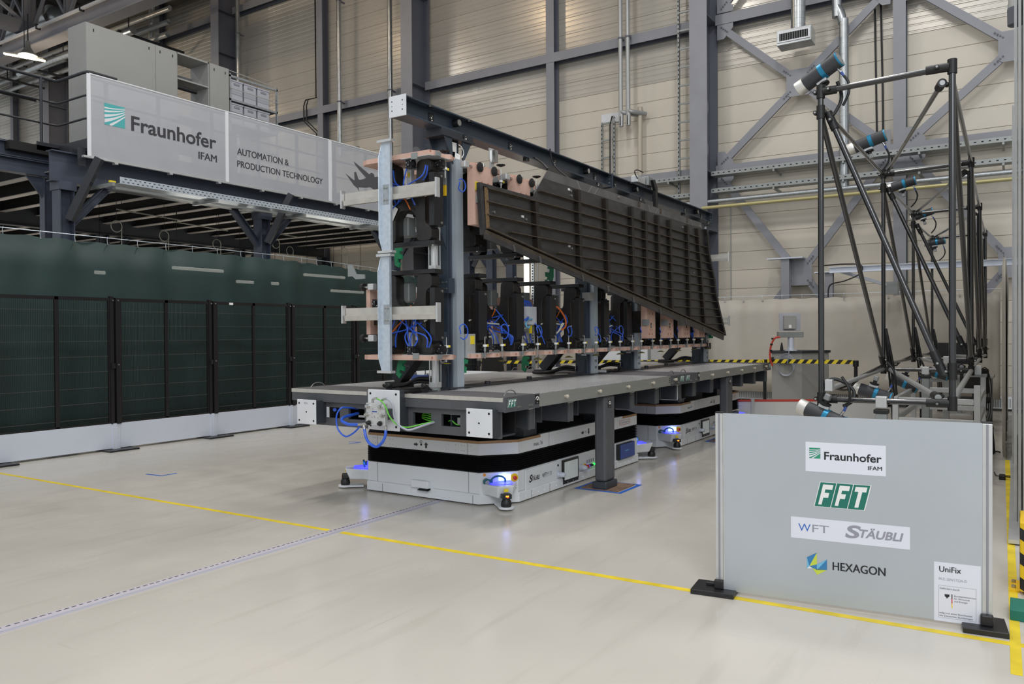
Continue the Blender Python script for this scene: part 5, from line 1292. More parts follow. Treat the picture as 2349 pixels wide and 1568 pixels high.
def module(k, upper, label, group):
    rr = random.Random(100 + k + (50 if upper else 0))
    c = 5.62 + .692 * k
    zf = (lambda z: 4.60 - z) if upper else (lambda z: z)
    t = thing('clamping_frame', label, 'fixture', (c, 4.72, zf(1.4)), group)
    def bx(name, m, x0, x1, y0, y1, z0, z1, bev=0, p=None): return MB().box(x0, x1, y0, y1, zf(z0), zf(z1)).build(name, m, p or t, bevel=bev)
    pf = rpoly(HF, .045)
    MB().pyz([(y, zf(z)) for y, z in pf], c - .06, c + .06).build('carbon_frame', 'carbon', t, bevel=.006)
    bx('end_bar', 'black_paint', c - .065, c + .065, 4.40, 5.03, 2.15, 2.19, .003)
    b_ = MB()
    for y in (4.43, 5.0): b_.cyl((c - .05, y, zf(2.19)), (c - .05, y, zf(2.2)), .01, n=8)
    b_.build('bar_screws', 'bolt_steel', t, kind='stuff')
    s = bx('slide_cover', 'black_paint', c - .075, c + .065, 4.395, 4.45, 1.54, 2.02, .002)
    b_ = MB()
    for z in (1.565, 1.99): b_.cyl((c + .035, 4.395, zf(z)), (c + .035, 4.388, zf(z)), .012, n=10)
    b_.build('cover_screws', 'bolt_steel', s, kind='stuff')
    # contour board
    w = .25 if k else .17
    P = [(c - w, 4.37), (c - w + .1, 4.33), (c - .05, 4.34), (c - .02, 4.37), (c + .06, 4.37), (c + .09, 4.33), (c + w - .06, 4.33), (c + w, 4.36), (c + w, 5.02), (c + w - .05, 5.08), (c + w - .05, 5.2), (c - w + .04, 5.2), (c - w, 5.12)]
    pb = MB().plate(P, zf(1.365), zf(1.408)).build('contour_board', 'pink_board', t)
    MB().plate([(x, y) for x, y in P[:3]] + [(c + w - .06, 4.34), (c + w, 4.7), (c - w, 4.7)], zf(1.4085), zf(1.4135)).build('board_sheet', 'aluminium', t)
    for y in (4.5, 4.82): bx('board_clip', 'tray_metal', c - w - .008, c - w, y, y + .07, 1.375, 1.43)
    for x in (c - .13,): bx('board_clip', 'tray_metal', x, x + .07, 4.32, 4.33, 1.375, 1.415)
    b_ = MB()
    for x in (c - .2, c + .14): b_.cyl((x, 4.328, zf(1.39)), (x, 4.33, zf(1.39)), .012, n=8)
    b_.build('board_holes', 'pink_dark', t, kind='stuff')
    # side board with rollers on the far side
    if not upper: MB().box(c - .08, c + .14, 5.17, 5.22, zf(1.6), zf(2.03)).build('side_board', 'pink_board', t)
    for z in (1.72, 1.9) if not upper else (): bx('board_arm', 'carbon', c - .03, c + .03, 4.97, 5.17, z - .03, z + .03)
    for z in (2.05, 1.565) if not upper else ():
        MB().cyl((c - .1, 5.1, zf(z)), (c - .1, 5.27, zf(z)), .012, n=10).build('roller_pin', 'steel_shiny', t, smooth=True)
        MB().lathe((c - .1, 5.22, zf(z)), (0, 1, 0), [(0, .02), (.004, .036), (.04, .036), (.045, .03)], 16).build('roller', 'black_rubber', t, smooth=True)
        bx('roller_block', 'aluminium', c - .13, c - .07, 5.09, 5.16, z - .03, z + .03, .008)
    # valves, sensors, suction pads
    for j, (x, y) in enumerate(((c - .1, 4.64), (c - .1, 4.9), (c - .02, 5.14), (c + .05, 4.42))):
        if upper and j == 2: continue
        zz = 1.415 if j != 2 else 1.86
        v = MB(); a, b2 = zf(zz), zf(zz + .075)
        v.box(x - .03, x + .03, y - .035, y + .035, a, b2); v.box(x - .045, x - .03, y - .02, y + .02, zf(zz + .015), zf(zz + .06)); v.box(x - .02, x + .02, y - .05, y - .035, zf(zz + .02), zf(zz + .055))
        vb = v.build('valve_block', 'black_paint', t)
        q = MB()
        for dx_, dy, dz in ((-.046, .01, .03), (-.046, -.01, .05), (-.032, .025, .06), (-.032, -.03, .015)): q.cyl((x + dx_, y + dy, zf(zz + dz)), (x + dx_ - .004, y + dy, zf(zz + dz)), .006, n=6)
        q.build('valve_screws', 'bolt_steel', vb, kind='stuff')
        if j < 2: MB().cyl((x - .02, y + .02, zf(1.385)), (x - .02, y + .02, zf(1.425)), .01, n=8).build('red_fitting', 'red_plastic', vb)
    for x, y in ((c + .2, 4.31), (c - .1, 4.31)) if k else ((c + .1, 4.40),):
        MB().cyl((x, y, zf(1.36)), (x, y, zf(1.57)), .006, n=10).build('plunger_rod', 'steel_shiny', t, smooth=True)
        MB().cyl((x, y, zf(1.43)), (x, y, zf(1.5)), .012, n=10).build('plunger_sleeve', 'tray_metal', t, smooth=True)
        MB().cyl((x, y, zf(1.475)), (x, y, zf(1.495)), .021, n=14).build('sensor_ring', 'white_label', t, smooth=True)
        MB().ob((x + .035, y - .006, zf(1.486)), (.013, 0, 0), (0, .004, 0), (0, 0, .011)).build('yellow_label', 'yellow_label', t)
        if k and x < c: continue
        MB().lathe((x, y, zf(1.34)), (0, 0, -1 if not upper else 1), [(0, .014), (.008, .03), (.014, .046), (.02, .046)], 16).build('suction_pad', 'black_rubber', t, smooth=True)
        MB().cyl((x, y, zf(1.33)), (x, y, zf(1.326)), .04, n=16).build('pad_rim', 'yellow_pad' if not upper else 'black_rubber', t, smooth=True)
    bx('control_unit', 'tray_metal', c + .05, c + .16, 4.8, 5.0, 1.9, 2.08, .01)
    bx('grey_cylinder', 'aluminium', c + .0, c + .05, 4.72, 4.77, 1.43, 1.62, .004)
    bx('yellow_tag', 'yellow_label', c - .005, c + .0, 4.735, 4.755, 1.5, 1.54)
    # air hoses
    for j in range(9):
        y0 = rr.choice((4.62, 4.68, 4.9, 4.95, 4.85, 4.46)); y1 = rr.uniform(4.55, 4.95); x0 = c - .09 + rr.uniform(-.02, .02)
        top = rr.uniform(1.74, 1.86); ym = (y0 + y1) / 2 + rr.uniform(-.12, .12)
        P = [(x0, y0, zf(1.48)), (x0 + rr.uniform(-.05, .02), y0 + rr.uniform(-.04, .06), zf(1.58)), (x0 + rr.uniform(-.06, .06), ym, zf(rr.uniform(1.64, 1.74))), (c - .085, y1, zf(top))]
        MB().tube(P, .0065, 6, 5).build('air_hose', 'hose_blue', t, smooth=True)
    if rr.random() < .55: MB().tube([(c - .1, 4.65, zf(1.86)), (c - .09, 4.72, zf(1.76)), (c - .09, 4.82, zf(1.68)), (c - .1, 4.9, zf(1.6))], .006, 6, 5).build('orange_cable', 'hose_orange', t, smooth=True)
    R2 = rr.uniform(.05, .075); yc, zc, xc = 4.33, zf(1.62), c + .2 + R2
    MB().tube([(c + .2, 4.31, zf(1.6)), (c + .2, 4.31, zc)] + [(xc - R2 * math.cos(a), yc, zc + (1 if not upper else -1) * R2 * math.sin(a)) for a in [j * .6 for j in range(1, 10)]], .006, 6, 3).build('air_hose', 'hose_blue', t, smooth=True)
    for j in range(4):
        z = rr.uniform(1.66, 1.74)
        MB().tube([(c - .09, 4.5 + .05 * j, zf(z)), (c + .1, 4.56 + .03 * j, zf(z + .02)), (c + .3, 4.6, zf(z + rr.uniform(-.05, .05))), (c + .58, 4.6 + .03 * j, zf(1.7))], .0065 if j else .008, 6, 4).build('air_hose' if j else 'light_cable', 'hose_blue' if j else 'hose_light', t, smooth=True)
    # boards facing the panel
    if (upper and k > 0) or k >= 7:
        z0, z1 = (1.42, 1.98) if upper else (1.52, 1.98)
        yb = 4.235
        c0_ = c; c = c - (.18 if upper else .33)
        bd = MB()
        if upper: bd.pxz([(c - .17, zf(z1)), (c + .12, zf(z1)), (c + .12, zf(z0 + .1)), (c + .16, zf(z0 + .06)), (c + .17, zf(z0)), (c - .17, zf(z0))], yb, yb + .09)
        else: bd.box(c - .14, c + .15, yb, yb + .09, z0, z1)
        fb_ = bd.build('panel_board', 'pink_board', t)
        q = MB()
        for dx_, z, r in ((-.06, 1.58, .016), (.04, 1.58, .016), (-.03, 1.64, .013), (.03, 1.64, .013), (.0, 1.61, .006), (-.06, 1.74, .01), (.1, 1.7, .01), (.05, 1.86, .016), (-.06, 1.86, .016)):
            q.cyl((c + dx_, yb, zf(z)), (c + dx_, yb - .0015, zf(z)), r, n=10)
        q.build('board_holes', 'pink_dark', fb_, kind='stuff')
        target_mark((c + .0, yb - .002, zf(1.7)), XV, ZV, .024, fb_, k)
        bx('board_bracket', 'tray_metal', c - .165, c - .14, 4.2, 4.3, 1.7, 1.78)
        bx('board_arm', 'carbon', c - .04, c + .04, 4.325, 4.5, 1.6, 1.9)
        if upper:
            for dx_ in (-.11, .13):
                MB().lathe((c + dx_, yb - .0, zf(1.44)), (0, -1, 0), [(0, .01), (.01, .045), (.022, .047), (.025, .042)], 20).build('rubber_disc', 'black_rubber', fb_, smooth=True)
            MB().cyl((c - .3, 4.27, zf(1.44)), (c - .11, 4.27, zf(1.44)), .01, n=10).build('disc_rod', 'steel_shiny', t, smooth=True)
            bx('rod_block', 'aluminium', c - .32, c - .25, 4.24, 4.3, 1.41, 1.47, .008)
            if k == 1:
                MB().pxz([(c + .12, zf(1.5)), (c + .17, zf(1.34)), (c + .15, zf(1.3)), (c + .15, zf(1.2)), (c + .23, zf(1.2)), (c + .23, zf(1.34)), (c + .16, zf(1.5))], yb + .05, yb + .065).build('grey_arm', 'aluminium', t)
                MB().box(c + .17, c + .22, yb + .0, yb + .05, zf(1.34), zf(1.22)).build('toggle', 'steel_shiny', t)
                MB().ob((c - .14, yb - .002, zf(1.62)), (.03, 0, 0), (0, .002, 0), (0, 0, .04)).build('yellow_sheet', 'yellow_label', t)
    return t
num = ['foremost', 'second', 'third', 'fourth', 'fifth', 'sixth', 'seventh', 'eighth', 'ninth', 'tenth', 'rearmost']
lower = [module(k, False, num[k] + ' black carbon clamping frame in the lower row along the platforms, counted from the front', 'clamping frames in the lower row') for k in range(11)]
un = ['foremost', 'second', 'third', 'fourth']
upperm = [module(k, True, un[k] + ' black carbon clamping frame in the upper row under the beam, counted from the front', 'clamping frames in the upper row') for k in range(4)]
# details only some frames carry
f0 = lower[0]
MB().pyz([(5.42, 2.27), (5.36, 2.27), (5.31, 2.18), (5.2, 2.17), (5.2, 2.13), (5.32, 2.13), (5.36, 2.16), (5.42, 2.16)], 5.5, 5.512).build('hook_plate', 'tray_metal', f0)
green_hook(f0, 5.55, 4.74, 1.36, 1, -1, 2.9); green_hook(upperm[0], 5.55, 4.78, 2.40, 1, -1, 3.14)
green_hook(lower[1], 6.05, 4.40, 1.35, 1.2, -1, 2.9); green_hook(lower[3], 7.9, 4.62, 2.19, 1.2, -1, -.1); green_hook(lower[2], 7.5, 4.6, 1.34, 1, -1, 3.0); green_hook(lower[10], 12.95, 4.30, 1.5, 1.1, 1, 0)
MB().pxz([(8.52, 2.2), (8.85, 2.2), (8.85, 2.32), (8.8, 2.32), (8.76, 2.24), (8.52, 2.22)], 4.33, 4.36).build('green_clip', 'green_plastic', lower[4])
MB().box(7.3, 7.62, 4.60, 4.66, 1.62, 1.90).build('terminal_unit', 'tray_metal', lower[2])
for i in range(6): MB().box(7.4 + i * .038, 7.43 + i * .038, 4.57, 4.6, 1.7, 1.9).build('terminal_slice', 'white_plate', lower[2])
MB().box(7.15, 7.2, 4.5, 4.55, 1.68, 1.82).build('pressure_gauge', 'white_plate', lower[2])
for i in range(5): MB().tube([(7.42 + i * .035, 4.6, 1.9), (7.38 + i * .03, 4.6, 1.96), (7.2, 4.62, 1.97), (7.1, 4.64, 1.92)], .0065, 6, 4).build('air_hose', 'hose_blue', lower[2], smooth=True)
MB().tube([(7.2, 4.52, 1.73), (7.3, 4.5, 1.76), (7.42, 4.56, 1.78)], .012, 7, 4).build('air_hose', 'hose_blue', lower[2], smooth=True)
MB().tube([(7.45, 4.56, 1.68), (7.32, 4.5, 1.66), (7.27, 4.5, 1.7), (7.36, 4.53, 1.75), (7.5, 4.56, 1.76)], .01, 7, 4).build('air_hose', 'logo_lightblue', lower[2], smooth=True)
for i in range(3): MB().box(7.5 + i * .02, 7.512 + i * .02, 4.59, 4.6, 1.6, 1.69).build('yellow_strip', 'yellow_label', lower[2])
MB().box(7.95, 8.12, 4.6, 4.68, 1.66, 1.87).build('terminal_unit', 'white_plate', lower[3]); MB().box(7.96, 8.1, 4.59, 4.6, 1.8, 1.86).build('yellow_strip', 'yellow_label', lower[3])
MB().tube([(7.98, 4.58, 1.92), (8.1, 4.56, 1.9), (8.25, 4.55, 1.78), (8.26, 4.55, 1.68), (8.18, 4.56, 1.64)], .01, 7, 5).build('orange_cable', 'hose_orange', lower[3], smooth=True)
for i in range(3): MB().tube([(8.2 + .02 * i, 4.56, 1.72), (8.12, 4.57, 1.62), (8.0, 4.58, 1.56 + .02 * i)], .008, 6, 4).build('light_cable', 'hose_light', lower[3], smooth=True)
MB().box(6.05, 6.18, 4.40, 4.46, 1.37, 1.60).build('grey_cylinder', 'aluminium', lower[1]); MB().box(6.1, 6.16, 4.395, 4.40, 1.5, 1.58).build('yellow_strip', 'yellow_label', lower[1])
MB().ob((5.545, 4.9, 2.74), (.0, .0, .0045), (0, .05, .03), (.001, -.03, .05)).build('paper_note', 'white_label', upperm[0])
MB().box(8.6, 8.72, 4.4, 4.5, 2.0, 2.1).build('switch_unit', 'aluminium', lower[4])

# galvanised crosses hanging at the ends of the fixture
def cross(x, y, label):
    t = thing('galvanised_cross', label, 'cross', (x, y, 1.24))
    for z0, z1, dy in ((2.34, 3.366, -.02), (1.246, 2.33, .0)):
        yc = y + dy
        m = MB(); m.box(x - .002, x + .002, yc - .062, yc + .062, z0 + .015, z1 - .01)
        m.add([(x - .002, yc + .062, z0 + .02), (x - .04, yc + .07, z0 + .14), (x - .04, yc + .07, z1 - .16), (x - .002, yc + .062, z1 - .01), (x + .0, yc + .06, z0 + .02), (x - .038, yc + .068, z0 + .14), (x - .038, yc + .068, z1 - .16), (x + .0, yc + .06, z1 - .01)], [(0, 1, 2, 3), (7, 6, 5, 4), (0, 4, 5, 1), (1, 5, 6, 2), (2, 6, 7, 3)])
        m.add([(x - .002, yc - .062, z0 + .02), (x - .03, yc - .066, z0 + .02), (x - .03, yc - .066, z1 - .02), (x - .002, yc - .062, z1 - .02)], [(0, 1, 2, 3)])
        m.build('upright', 'galvanised_bright', t)
        for z in (z0, z1 - .02): MB().box(x - .04, x + .02, yc - .085, yc + .085, z, z + .022).build('end_flange', 'aluminium', t)
    for zc in (2.886, 1.7915):
        m = MB(); m.pyz([(y - .575, zc - .06), (y + .55, zc - .06), (y + .55, zc + .06), (y - .575, zc + .06)], x + .04, x + .044)
        m.add([(x + .04, y - .57, zc - .008), (x + .04, y + .54, zc - .008), (x + .006, y + .54, zc - .014), (x + .006, y - .57, zc - .014), (x + .012, y + .54, zc - .06), (x + .012, y - .57, zc - .06)], [(0, 1, 2, 3), (3, 2, 4, 5)])
        m.build('cross_arm', 'aluminium_raw', t)
        for ye in (y - .59, y + .555): MB().box(x - .0, x + .05, ye, ye + .018, zc - .085, zc + .085).build('arm_flange', 'aluminium', t)
        MB().box(x - .006, x - .002, y - .045, y + .03, zc - .1, zc + .08).build('joint_plate', 'galvanised', t)
        b_ = MB()
        for yy, zz in ((y - .02, .05), (y + .01, .05), (y - .02, -.06), (y + .01, -.06)): b_.cyl((x - .006, yy, zc + zz), (x - .018, yy, zc + zz), .01, n=8)
        b_.build('joint_bolts', 'bolt_steel', t, kind='stuff')
        MB().box(x + .044, x + .16, y - .2, y - .14, zc - .03, zc + .03).build('standoff', 'tray_metal', t)
    return t
cross(5.40, 4.84, 'galvanised upright with two cross arms hanging at the near end of the fixture')
cross(13.3, 4.72, 'galvanised cross at the far end of the fixture, mostly hidden by the panel')

# ---------------- dark ribbed wing panel
wp = thing('wing_panel', 'large dark brown ribbed carbon wing panel hanging on the right of the fixture', 'wing panel', (9.5, 4.19, 1.5))
ST = [((7.02, 3.085), (11.934, 3.085)), ((6.038, 2.964), (12.262, 2.964)), ((6.036, 2.842), (12.275, 2.842)), ((6.041, 2.717), (12.37, 2.717)), ((6.448, 2.596), (12.47, 2.596)), ((7.381, 2.472), (12.60, 2.472)), ((8.166, 2.346), (12.67, 2.346)), ((8.892, 2.231), (12.70, 2.231)), ((9.863, 2.107), (12.75, 2.107)), ((10.774, 1.984), (12.84, 1.984)), ((11.494, 1.861), (12.93, 1.861)), ((12.223, 1.74), (13.02, 1.74))]
RB = [((6.918, 2.96), (6.97, 2.44)), ((7.858, 3.22), (7.907, 2.29)), ((8.562, 3.22), (8.643, 2.17)), ((9.318, 3.22), (9.373, 2.07)), ((9.759, 3.22), (9.822, 2.0)), ((10.198, 3.22), (10.265, 1.93)), ((10.642, 3.21), (10.726, 1.86)), ((11.36, 3.21), (11.463, 1.75)), ((11.812, 3.213), (12.151, 1.65))]
RE = [(12.29, 3.241), (12.35, 3.144), (12.362, 3.03), (12.42, 2.84), (12.535, 2.654), (12.67, 2.467), (12.74, 2.238), (12.868, 2.04), (13.05, 1.79), (13.231, 1.541)]
OUT = [(5.93, 2.999), (6.894, 2.999), (6.927, 3.011), (6.986, 3.071), (7.23, 3.333), (12.076, 3.33), (12.122, 3.247)] + RE + [(13.06, 1.50), (5.978, 2.52)]
Yp = 4.19
MB().pxz(OUT, Yp, Yp + .008).build('skin', 'carbon_panel', wp)
MB().pxz([(7.23, 3.333), (7.13, 3.233), (12.122, 3.247), (12.076, 3.333)], Yp - .002, Yp + .0).build('top_flange', 'carbon_flange', wp)
for x, dx_ in ((7.88, .09), (8.26, -.1), (8.42, -.1), (9.93, .08), (10.28, -.1), (10.36, -.1), (11.6, .06)): MB().flat([(x, Yp - .003, 3.33), (x + .018, Yp - .003, 3.33), (x + dx_ + .018, Yp - .003, 3.24), (x + dx_, Yp - .003, 3.24)]).build('pale_streak', 'tray_metal', wp)
for (x0, z0), (x1, z1) in ST:
    m = MB(); m.pyz([(Yp, z0 - .016), (Yp, z0 + .002), (Yp - .046, z0 + .002), (Yp - .046, z0 - .006), (Yp - .006, z0 - .006), (Yp - .006, z0 - .016)], x0, x1)
    m.build('stringer', 'carbon_edge', wp)
for i, ((x0, z0), (x1, z1)) in enumerate(RB):
    w0 = .055
    m = MB()
    for a, b_, y0, y1 in ((-.012, .012, Yp - .04, Yp), (.012, w0, Yp - .04, Yp - .034), (-.05, -.012, Yp - .006, Yp)):
        m.add([(x0 + a, y0, z0), (x0 + b_, y0, z0), (x0 + b_, y1, z0), (x0 + a, y1, z0), (x1 + a, y0, z1), (x1 + b_, y0, z1), (x1 + b_, y1, z1), (x1 + a, y1, z1)], [(0, 1, 2, 3), (4, 5, 6, 7), (0, 1, 5, 4), (1, 2, 6, 5), (2, 3, 7, 6), (3, 0, 4, 7)])
    m.build('rib', 'carbon_rib', wp)
m = MB(); m.bar((6.0, Yp - .02, 2.545), (13.05, Yp - .02, 1.535), .06, .045); m.build('lower_spar_cap', 'carbon_edge', wp)
m = MB(); m.bar((5.98, Yp - .045, 2.505), (13.02, Yp - .045, 1.49), .02, .05); m.build('lower_spar_web', 'carbon_panel', wp)
m = MB(); m.bar((6.04, Yp - .035, 2.585), (13.1, Yp - .035, 1.57), .07, .012); m.build('lower_flange', 'carbon_edge', wp)
for x in (6.45, 6.95, 7.9, 8.55, 9.3, 10.2, 11.2, 12.0): MB().bar((x, Yp - .058, 2.535 - (x - 5.98) * .1443), (x + .03, Yp - .058, 2.47 - (x - 5.98) * .1443), .02, .012).build('pale_streak', 'carbon_flange', wp)
m = MB(); RI = [(x - .12, z) for x, z in RE]
vs = []; fs = []
for (xa, za), (xb, zb) in zip(RI, RE): vs += [(xa, Yp - .05, za), (xb, Yp - .035, zb), (xb + .01, Yp + .02, zb), (xa, Yp, za)]
for i in range(len(RE) - 1):
    for j in range(4): fs.append((i * 4 + j, i * 4 + (j + 1) % 4, i * 4 + 4 + (j + 1) % 4, i * 4 + 4 + j))
fs += [(0, 1, 2, 3), tuple(len(vs) - 4 + j for j in range(4))]
m.add(vs, fs); m.build('end_edge', 'black_bellows', wp)
MB().pxz([(5.93, 2.999), (6.9, 2.999), (6.9, 2.972), (5.98, 2.972), (6.03, 2.54), (5.978, 2.52)], Yp - .03, Yp).build('left_edge', 'carbon_panel', wp)
MB().pxz([(6.0, 2.965), (6.06, 2.965), (6.085, 2.58), (6.03, 2.58)], Yp - .034, Yp - .03).build('cork_strip', 'cork', wp)
for x, z in ((6.2, 2.76), (6.78, 2.76), (7.74, 3.19), (7.75, 3.14), (7.75, 2.55), (10.4, 2.48), (10.0, 1.96), (11.25, 3.17), (11.9, 3.0), (9.0, 3.3), (11.28, 1.78), (13.1, 1.58), (12.0, 3.27), (11.7, 2.52), (9.55, 2.01)):
    MB().cyl((x, Yp, z), (x, Yp - .012, z), .014, n=10).build('pin', 'bolt_steel', wp, smooth=True)
for x, z in ((6.72, 2.78), (7.7, 3.2), (7.7, 2.57)): MB().box(x - .022, x + .022, Yp - .006, Yp, z - .01, z + .012).build('white_sticker', 'white_label', wp)
for x in (9.6, 10.35, 11.4): MB().box(x, x + .05, Yp - .012, Yp - .002, 3.27, 3.33).build('top_bracket', 'carbon_edge', wp)
# ================================================================ CARBON POLE MEASURING FRAME WITH CAMERAS
TX = [6.92, 10.6, 13.95, 17.3]; YL = [1.37] * 4; YR = [.41, .435, .46, .48]; ZT = [3.60, 3.53, 3.46, 3.40]; ZB = [1.035, 1.13, 1.16, 1.13]
mf = thing('measuring_rig', 'tall open frame of black carbon poles with clamps standing in a row on the right', 'frame', (9, .9, 0))
LT = [V(TX[i], YL[i], ZT[i]) for i in range(4)]; RT = [V(TX[i], YR[i], ZT[i] + .03) for i in range(4)]
LB = [V(TX[i], YL[i], ZB[i]) for i in range(4)]; RBn = [V(TX[i], YR[i], ZB[i]) for i in range(4)]
def pole(a, b, r=.024, m='pole_carbon'):
    MB().cyl(a, b, r, n=14).build('pole', m, mf, smooth=True)
def clamp(p, d, r=.034, L=.11, lug=True):
    p = V(p); d = V(d).normalized()
    b = MB(); b.cyl(p - d * L / 2, p + d * L / 2, r, n=14)
    if lug:
        s = d.cross(ZV);
        if s.length < .1: s = Vector((0, 1, 0))
        s.normalize(); q = p + s * r * 1.25
        b.cyl(q - Vector((.02, 0, 0)), q + Vector((.02, 0, 0)), r * .5, n=10)
        c = b.build('clamp', 'clamp_black', mf, smooth=True)
        MB().cyl(q - Vector((.021, 0, 0)), q - Vector((.028, 0, 0)), .009, n=8).build('clamp_bolt', 'bolt_steel', c)
    else: b.build('clamp', 'clamp_black', mf, smooth=True)
for i in range(4):
    pole(LT[i], LB[i]); pole(RT[i], RBn[i], .025); pole(LT[i], RT[i]); pole(LB[i], RBn[i])
    y_ = Vector((0, -1, 0))
    for p in (LT[i], LB[i]): clamp(p, ZV); clamp(p + y_ * .07, y_)
    for p in (RT[i], RBn[i]): clamp(p, ZV); clamp(p - y_ * .1, y_, L=.16)
    clamp(LT[i] - ZV * .17, ZV); clamp(RBn[i] + ZV * .25, ZV, L=.13)
    a, b = LT[i] + V(.05, -.06, -.2), RBn[i] + V(.0, .07, .25)
    if i < 3: pole(a, b); clamp(a + (b - a) * .02, b - a, L=.16); clamp(b - (b - a) * .03, b - a, L=.2)
    if i < 3:
        pole(LT[i] + V(.06, 0, -.12), LT[i + 1] + V(-.05, 0, 0), .02); pole(RT[i] + V(.06, 0, -.1), RT[i + 1] + V(-.05, 0, 0), .02)
        a, b = LT[i] + V(.06, .0, -.22), LB[i + 1] + V(-.05, 0, .08); pole(a, b); clamp(b - (b - a) * .02, b - a, L=.16)
        a, b = RT[i] + V(.06, .0, -.15), RBn[i + 1] + V(-.05, 0, .08); pole(a, b); clamp(b - (b - a) * .02, b - a, L=.16)
        a, b = RT[i] + V(.04, .07, -.1), LT[i + 1] + V(-.04, -.06, .03); pole(a, b, .02); clamp(a + (b - a) * .02, b - a, L=.14)
        pole(LB[i] + V(.06, 0, .06), LB[i + 1] + V(-.05, 0, 0), .022, 'pipe_grey' if i < 1 else 'pole_carbon')
        a, b = RBn[i] + V(.05, .1, .04), LB[i + 1] + V(-.05, -.08, 0); pole(a, b, .024, 'pipe_grey'); clamp(a + (b - a) * .03, b - a, L=.18)
        pole(RBn[i] + V(.06, 0, .03), RBn[i + 1] + V(-.05, 0, 0), .024, 'pipe_grey')
        for k in range(3): MB().tube([LB[i] + V(.05, .02, .1 + .02 * k), LB[i] + V(.5, .0 + .02 * k, .06), LB[i] + V(1.2, .02 * k, .0 + .03 * k), LB[i] * .5 + LB[i + 1] * .5 + V(0, .02 * k, .02), LB[i + 1] + V(-.2, 0, .05)], .012, 6, 4).build('cable', 'cable_black', mf, smooth=True)
        for k in range(3): MB().tube([LB[i + 1] + V(-.02, -.03, .5), LB[i + 1] + V(-.03 - .01 * k, -.04 - .02 * k, .25), LB[i + 1] + V(-.03, -.07 - .03 * k, -.1), LB[i + 1] + V(-.0, -.1 - .03 * k, -.6), LB[i + 1] + V(0, -.1 - .03 * k, -1.1)], .014, 6, 4).build('cable', 'cable_black', mf, smooth=True)
        MB().tube([RT[i + 1] + V(-.03, .03, -.1), RT[i + 1] + V(-.035, .03, -1.2), RBn[i + 1] + V(-.03, .04, .1)], .01, 6, 4).build('cable', 'cable_black', mf, smooth=True)
for i in range(4):     # leg under the middle of each bottom tube
    m = V(TX[i], .91, ZB[i])
    MB().box(m.x - .034, m.x + .034, m.y - .042, m.y + .042, m.z - .055, m.z + .04).build('saddle_block', 'aluminium', mf, bevel=.008)
    MB().box(m.x - .045, m.x + .045, m.y - .055, m.y + .055, m.z - .1, m.z - .065).build('clamp_ring', 'clamp_black', mf, bevel=.008)
    MB().box(m.x - .035, m.x + .035, m.y - .042, m.y + .042, .02, m.z - .1).build('leg', 'tray_metal', mf, bevel=.006)
    MB().box(m.x - .2, m.x + .2, m.y - .2, m.y + .2, 0, .02).build('foot', 'aluminium', mf)
def camera_unit(c, ax, label, ring=.5, s=1.0, hang=False):
    c = V(c); ax = V(ax).normalized()       # ax points from lens to rear
    t = thing('measuring_camera', label, 'camera', tuple(c))
    L = .40 * s; r = .066 * s
    a = c - ax * L / 2
    MB().lathe(a, ax, [(0, r * .86), (.004, r * .97), (.075 * s, r * .97), (.078 * s, r * .95)], 24).build('lens_hood', 'lens_silver', t, smooth=True)
    MB().cyl(a - ax * .001, a + ax * .004, r * .8, n=20).build('lens', 'dark_hole', t, smooth=True)
    MB().cyl(a + ax * .076 * s, a + ax * L * .98, r, n=26).build('body', 'lens_body', t, smooth=True)
    MB().lathe(a + ax * (L * .56), ax, [(0, r), (.002, r * 1.05), (.04 * s, r * 1.05), (.042 * s, r)], 26).build('blue_band', 'lens_blue', t, smooth=True)
    MB().lathe(a + ax * (L * .97), ax, [(0, r * 1.0), (.008, r * 1.04), (.014, r * 1.02)], 26).build('rear_ring', 'lens_blue', t, smooth=True)
    MB().cyl(a + ax * (L * .97 + .013), a + ax * (L * .97 + .016), r * .9, n=24).build('rear_plate', 'tray_metal', t, smooth=True)
    side = ax.cross(ZV).normalized(); up = side.cross(ax).normalized(); sg = 1 if hang else -1
    e = a + ax * L * .97
    q = MB()
    for j in range(6): q.cyl(e + ax * .016 + (side * math.cos(j * 1.05) + up * math.sin(j * 1.05)) * r * .72, e + ax * .02 + (side * math.cos(j * 1.05) + up * math.sin(j * 1.05)) * r * .72, .005, n=6)
    q.build('rear_screws', 'steel_grey', t, kind='stuff')
    MB().ob(c + up * sg * r * 1.15 - ax * .0, ax * .045, side * .02, up * .014).build('mount_block', 'aluminium', t, bevel=.004)
    MB().lathe(c + up * sg * (r * 1.15 + .012), up * sg, [(0, .035), (.012, .05), (.02, .05), (.026, .02), (.05, .02)], 16).build('ball_head', 'clamp_black', t, smooth=True)
    MB().ob(c + up * sg * (r * 1.15 + .085), side * .022, ax * .024, up * .026).build('clamp_body', 'tray_metal', t, bevel=.008)
    p0 = a + ax * L * .88 + up * sg * r * .95
    MB().cyl(p0, p0 + up * sg * .05 + ax * .01, .011, n=10).build('plug', 'steel_shiny', t, smooth=True)
    MB().cyl(p0 + up * sg * .045 + ax * .01, p0 + up * sg * .09 + ax * .015, .012, r2=.009, n=10).build('blue_sleeve', 'blue_panel', t, smooth=True)
    MB().tube([p0 + up * sg * .085 + ax * .015, p0 + up * sg * .16 + ax * .02, p0 + up * sg * .24 - ax * .02, p0 + up * sg * .3 - ax * .1], .011, 7, 5).build('cable', 'cable_black', t, smooth=True)
    return t
axT = (.1, -.28, .20)
camera_unit((6.98, 1.40, 3.765), (-.2, -.88, .44), 'foremost black measuring camera with blue band on top of the left pole')
camera_unit((9.37, 1.38, 3.67), (-.02, -.95, .28), 'second black measuring camera on top, tilted above the long left pole')
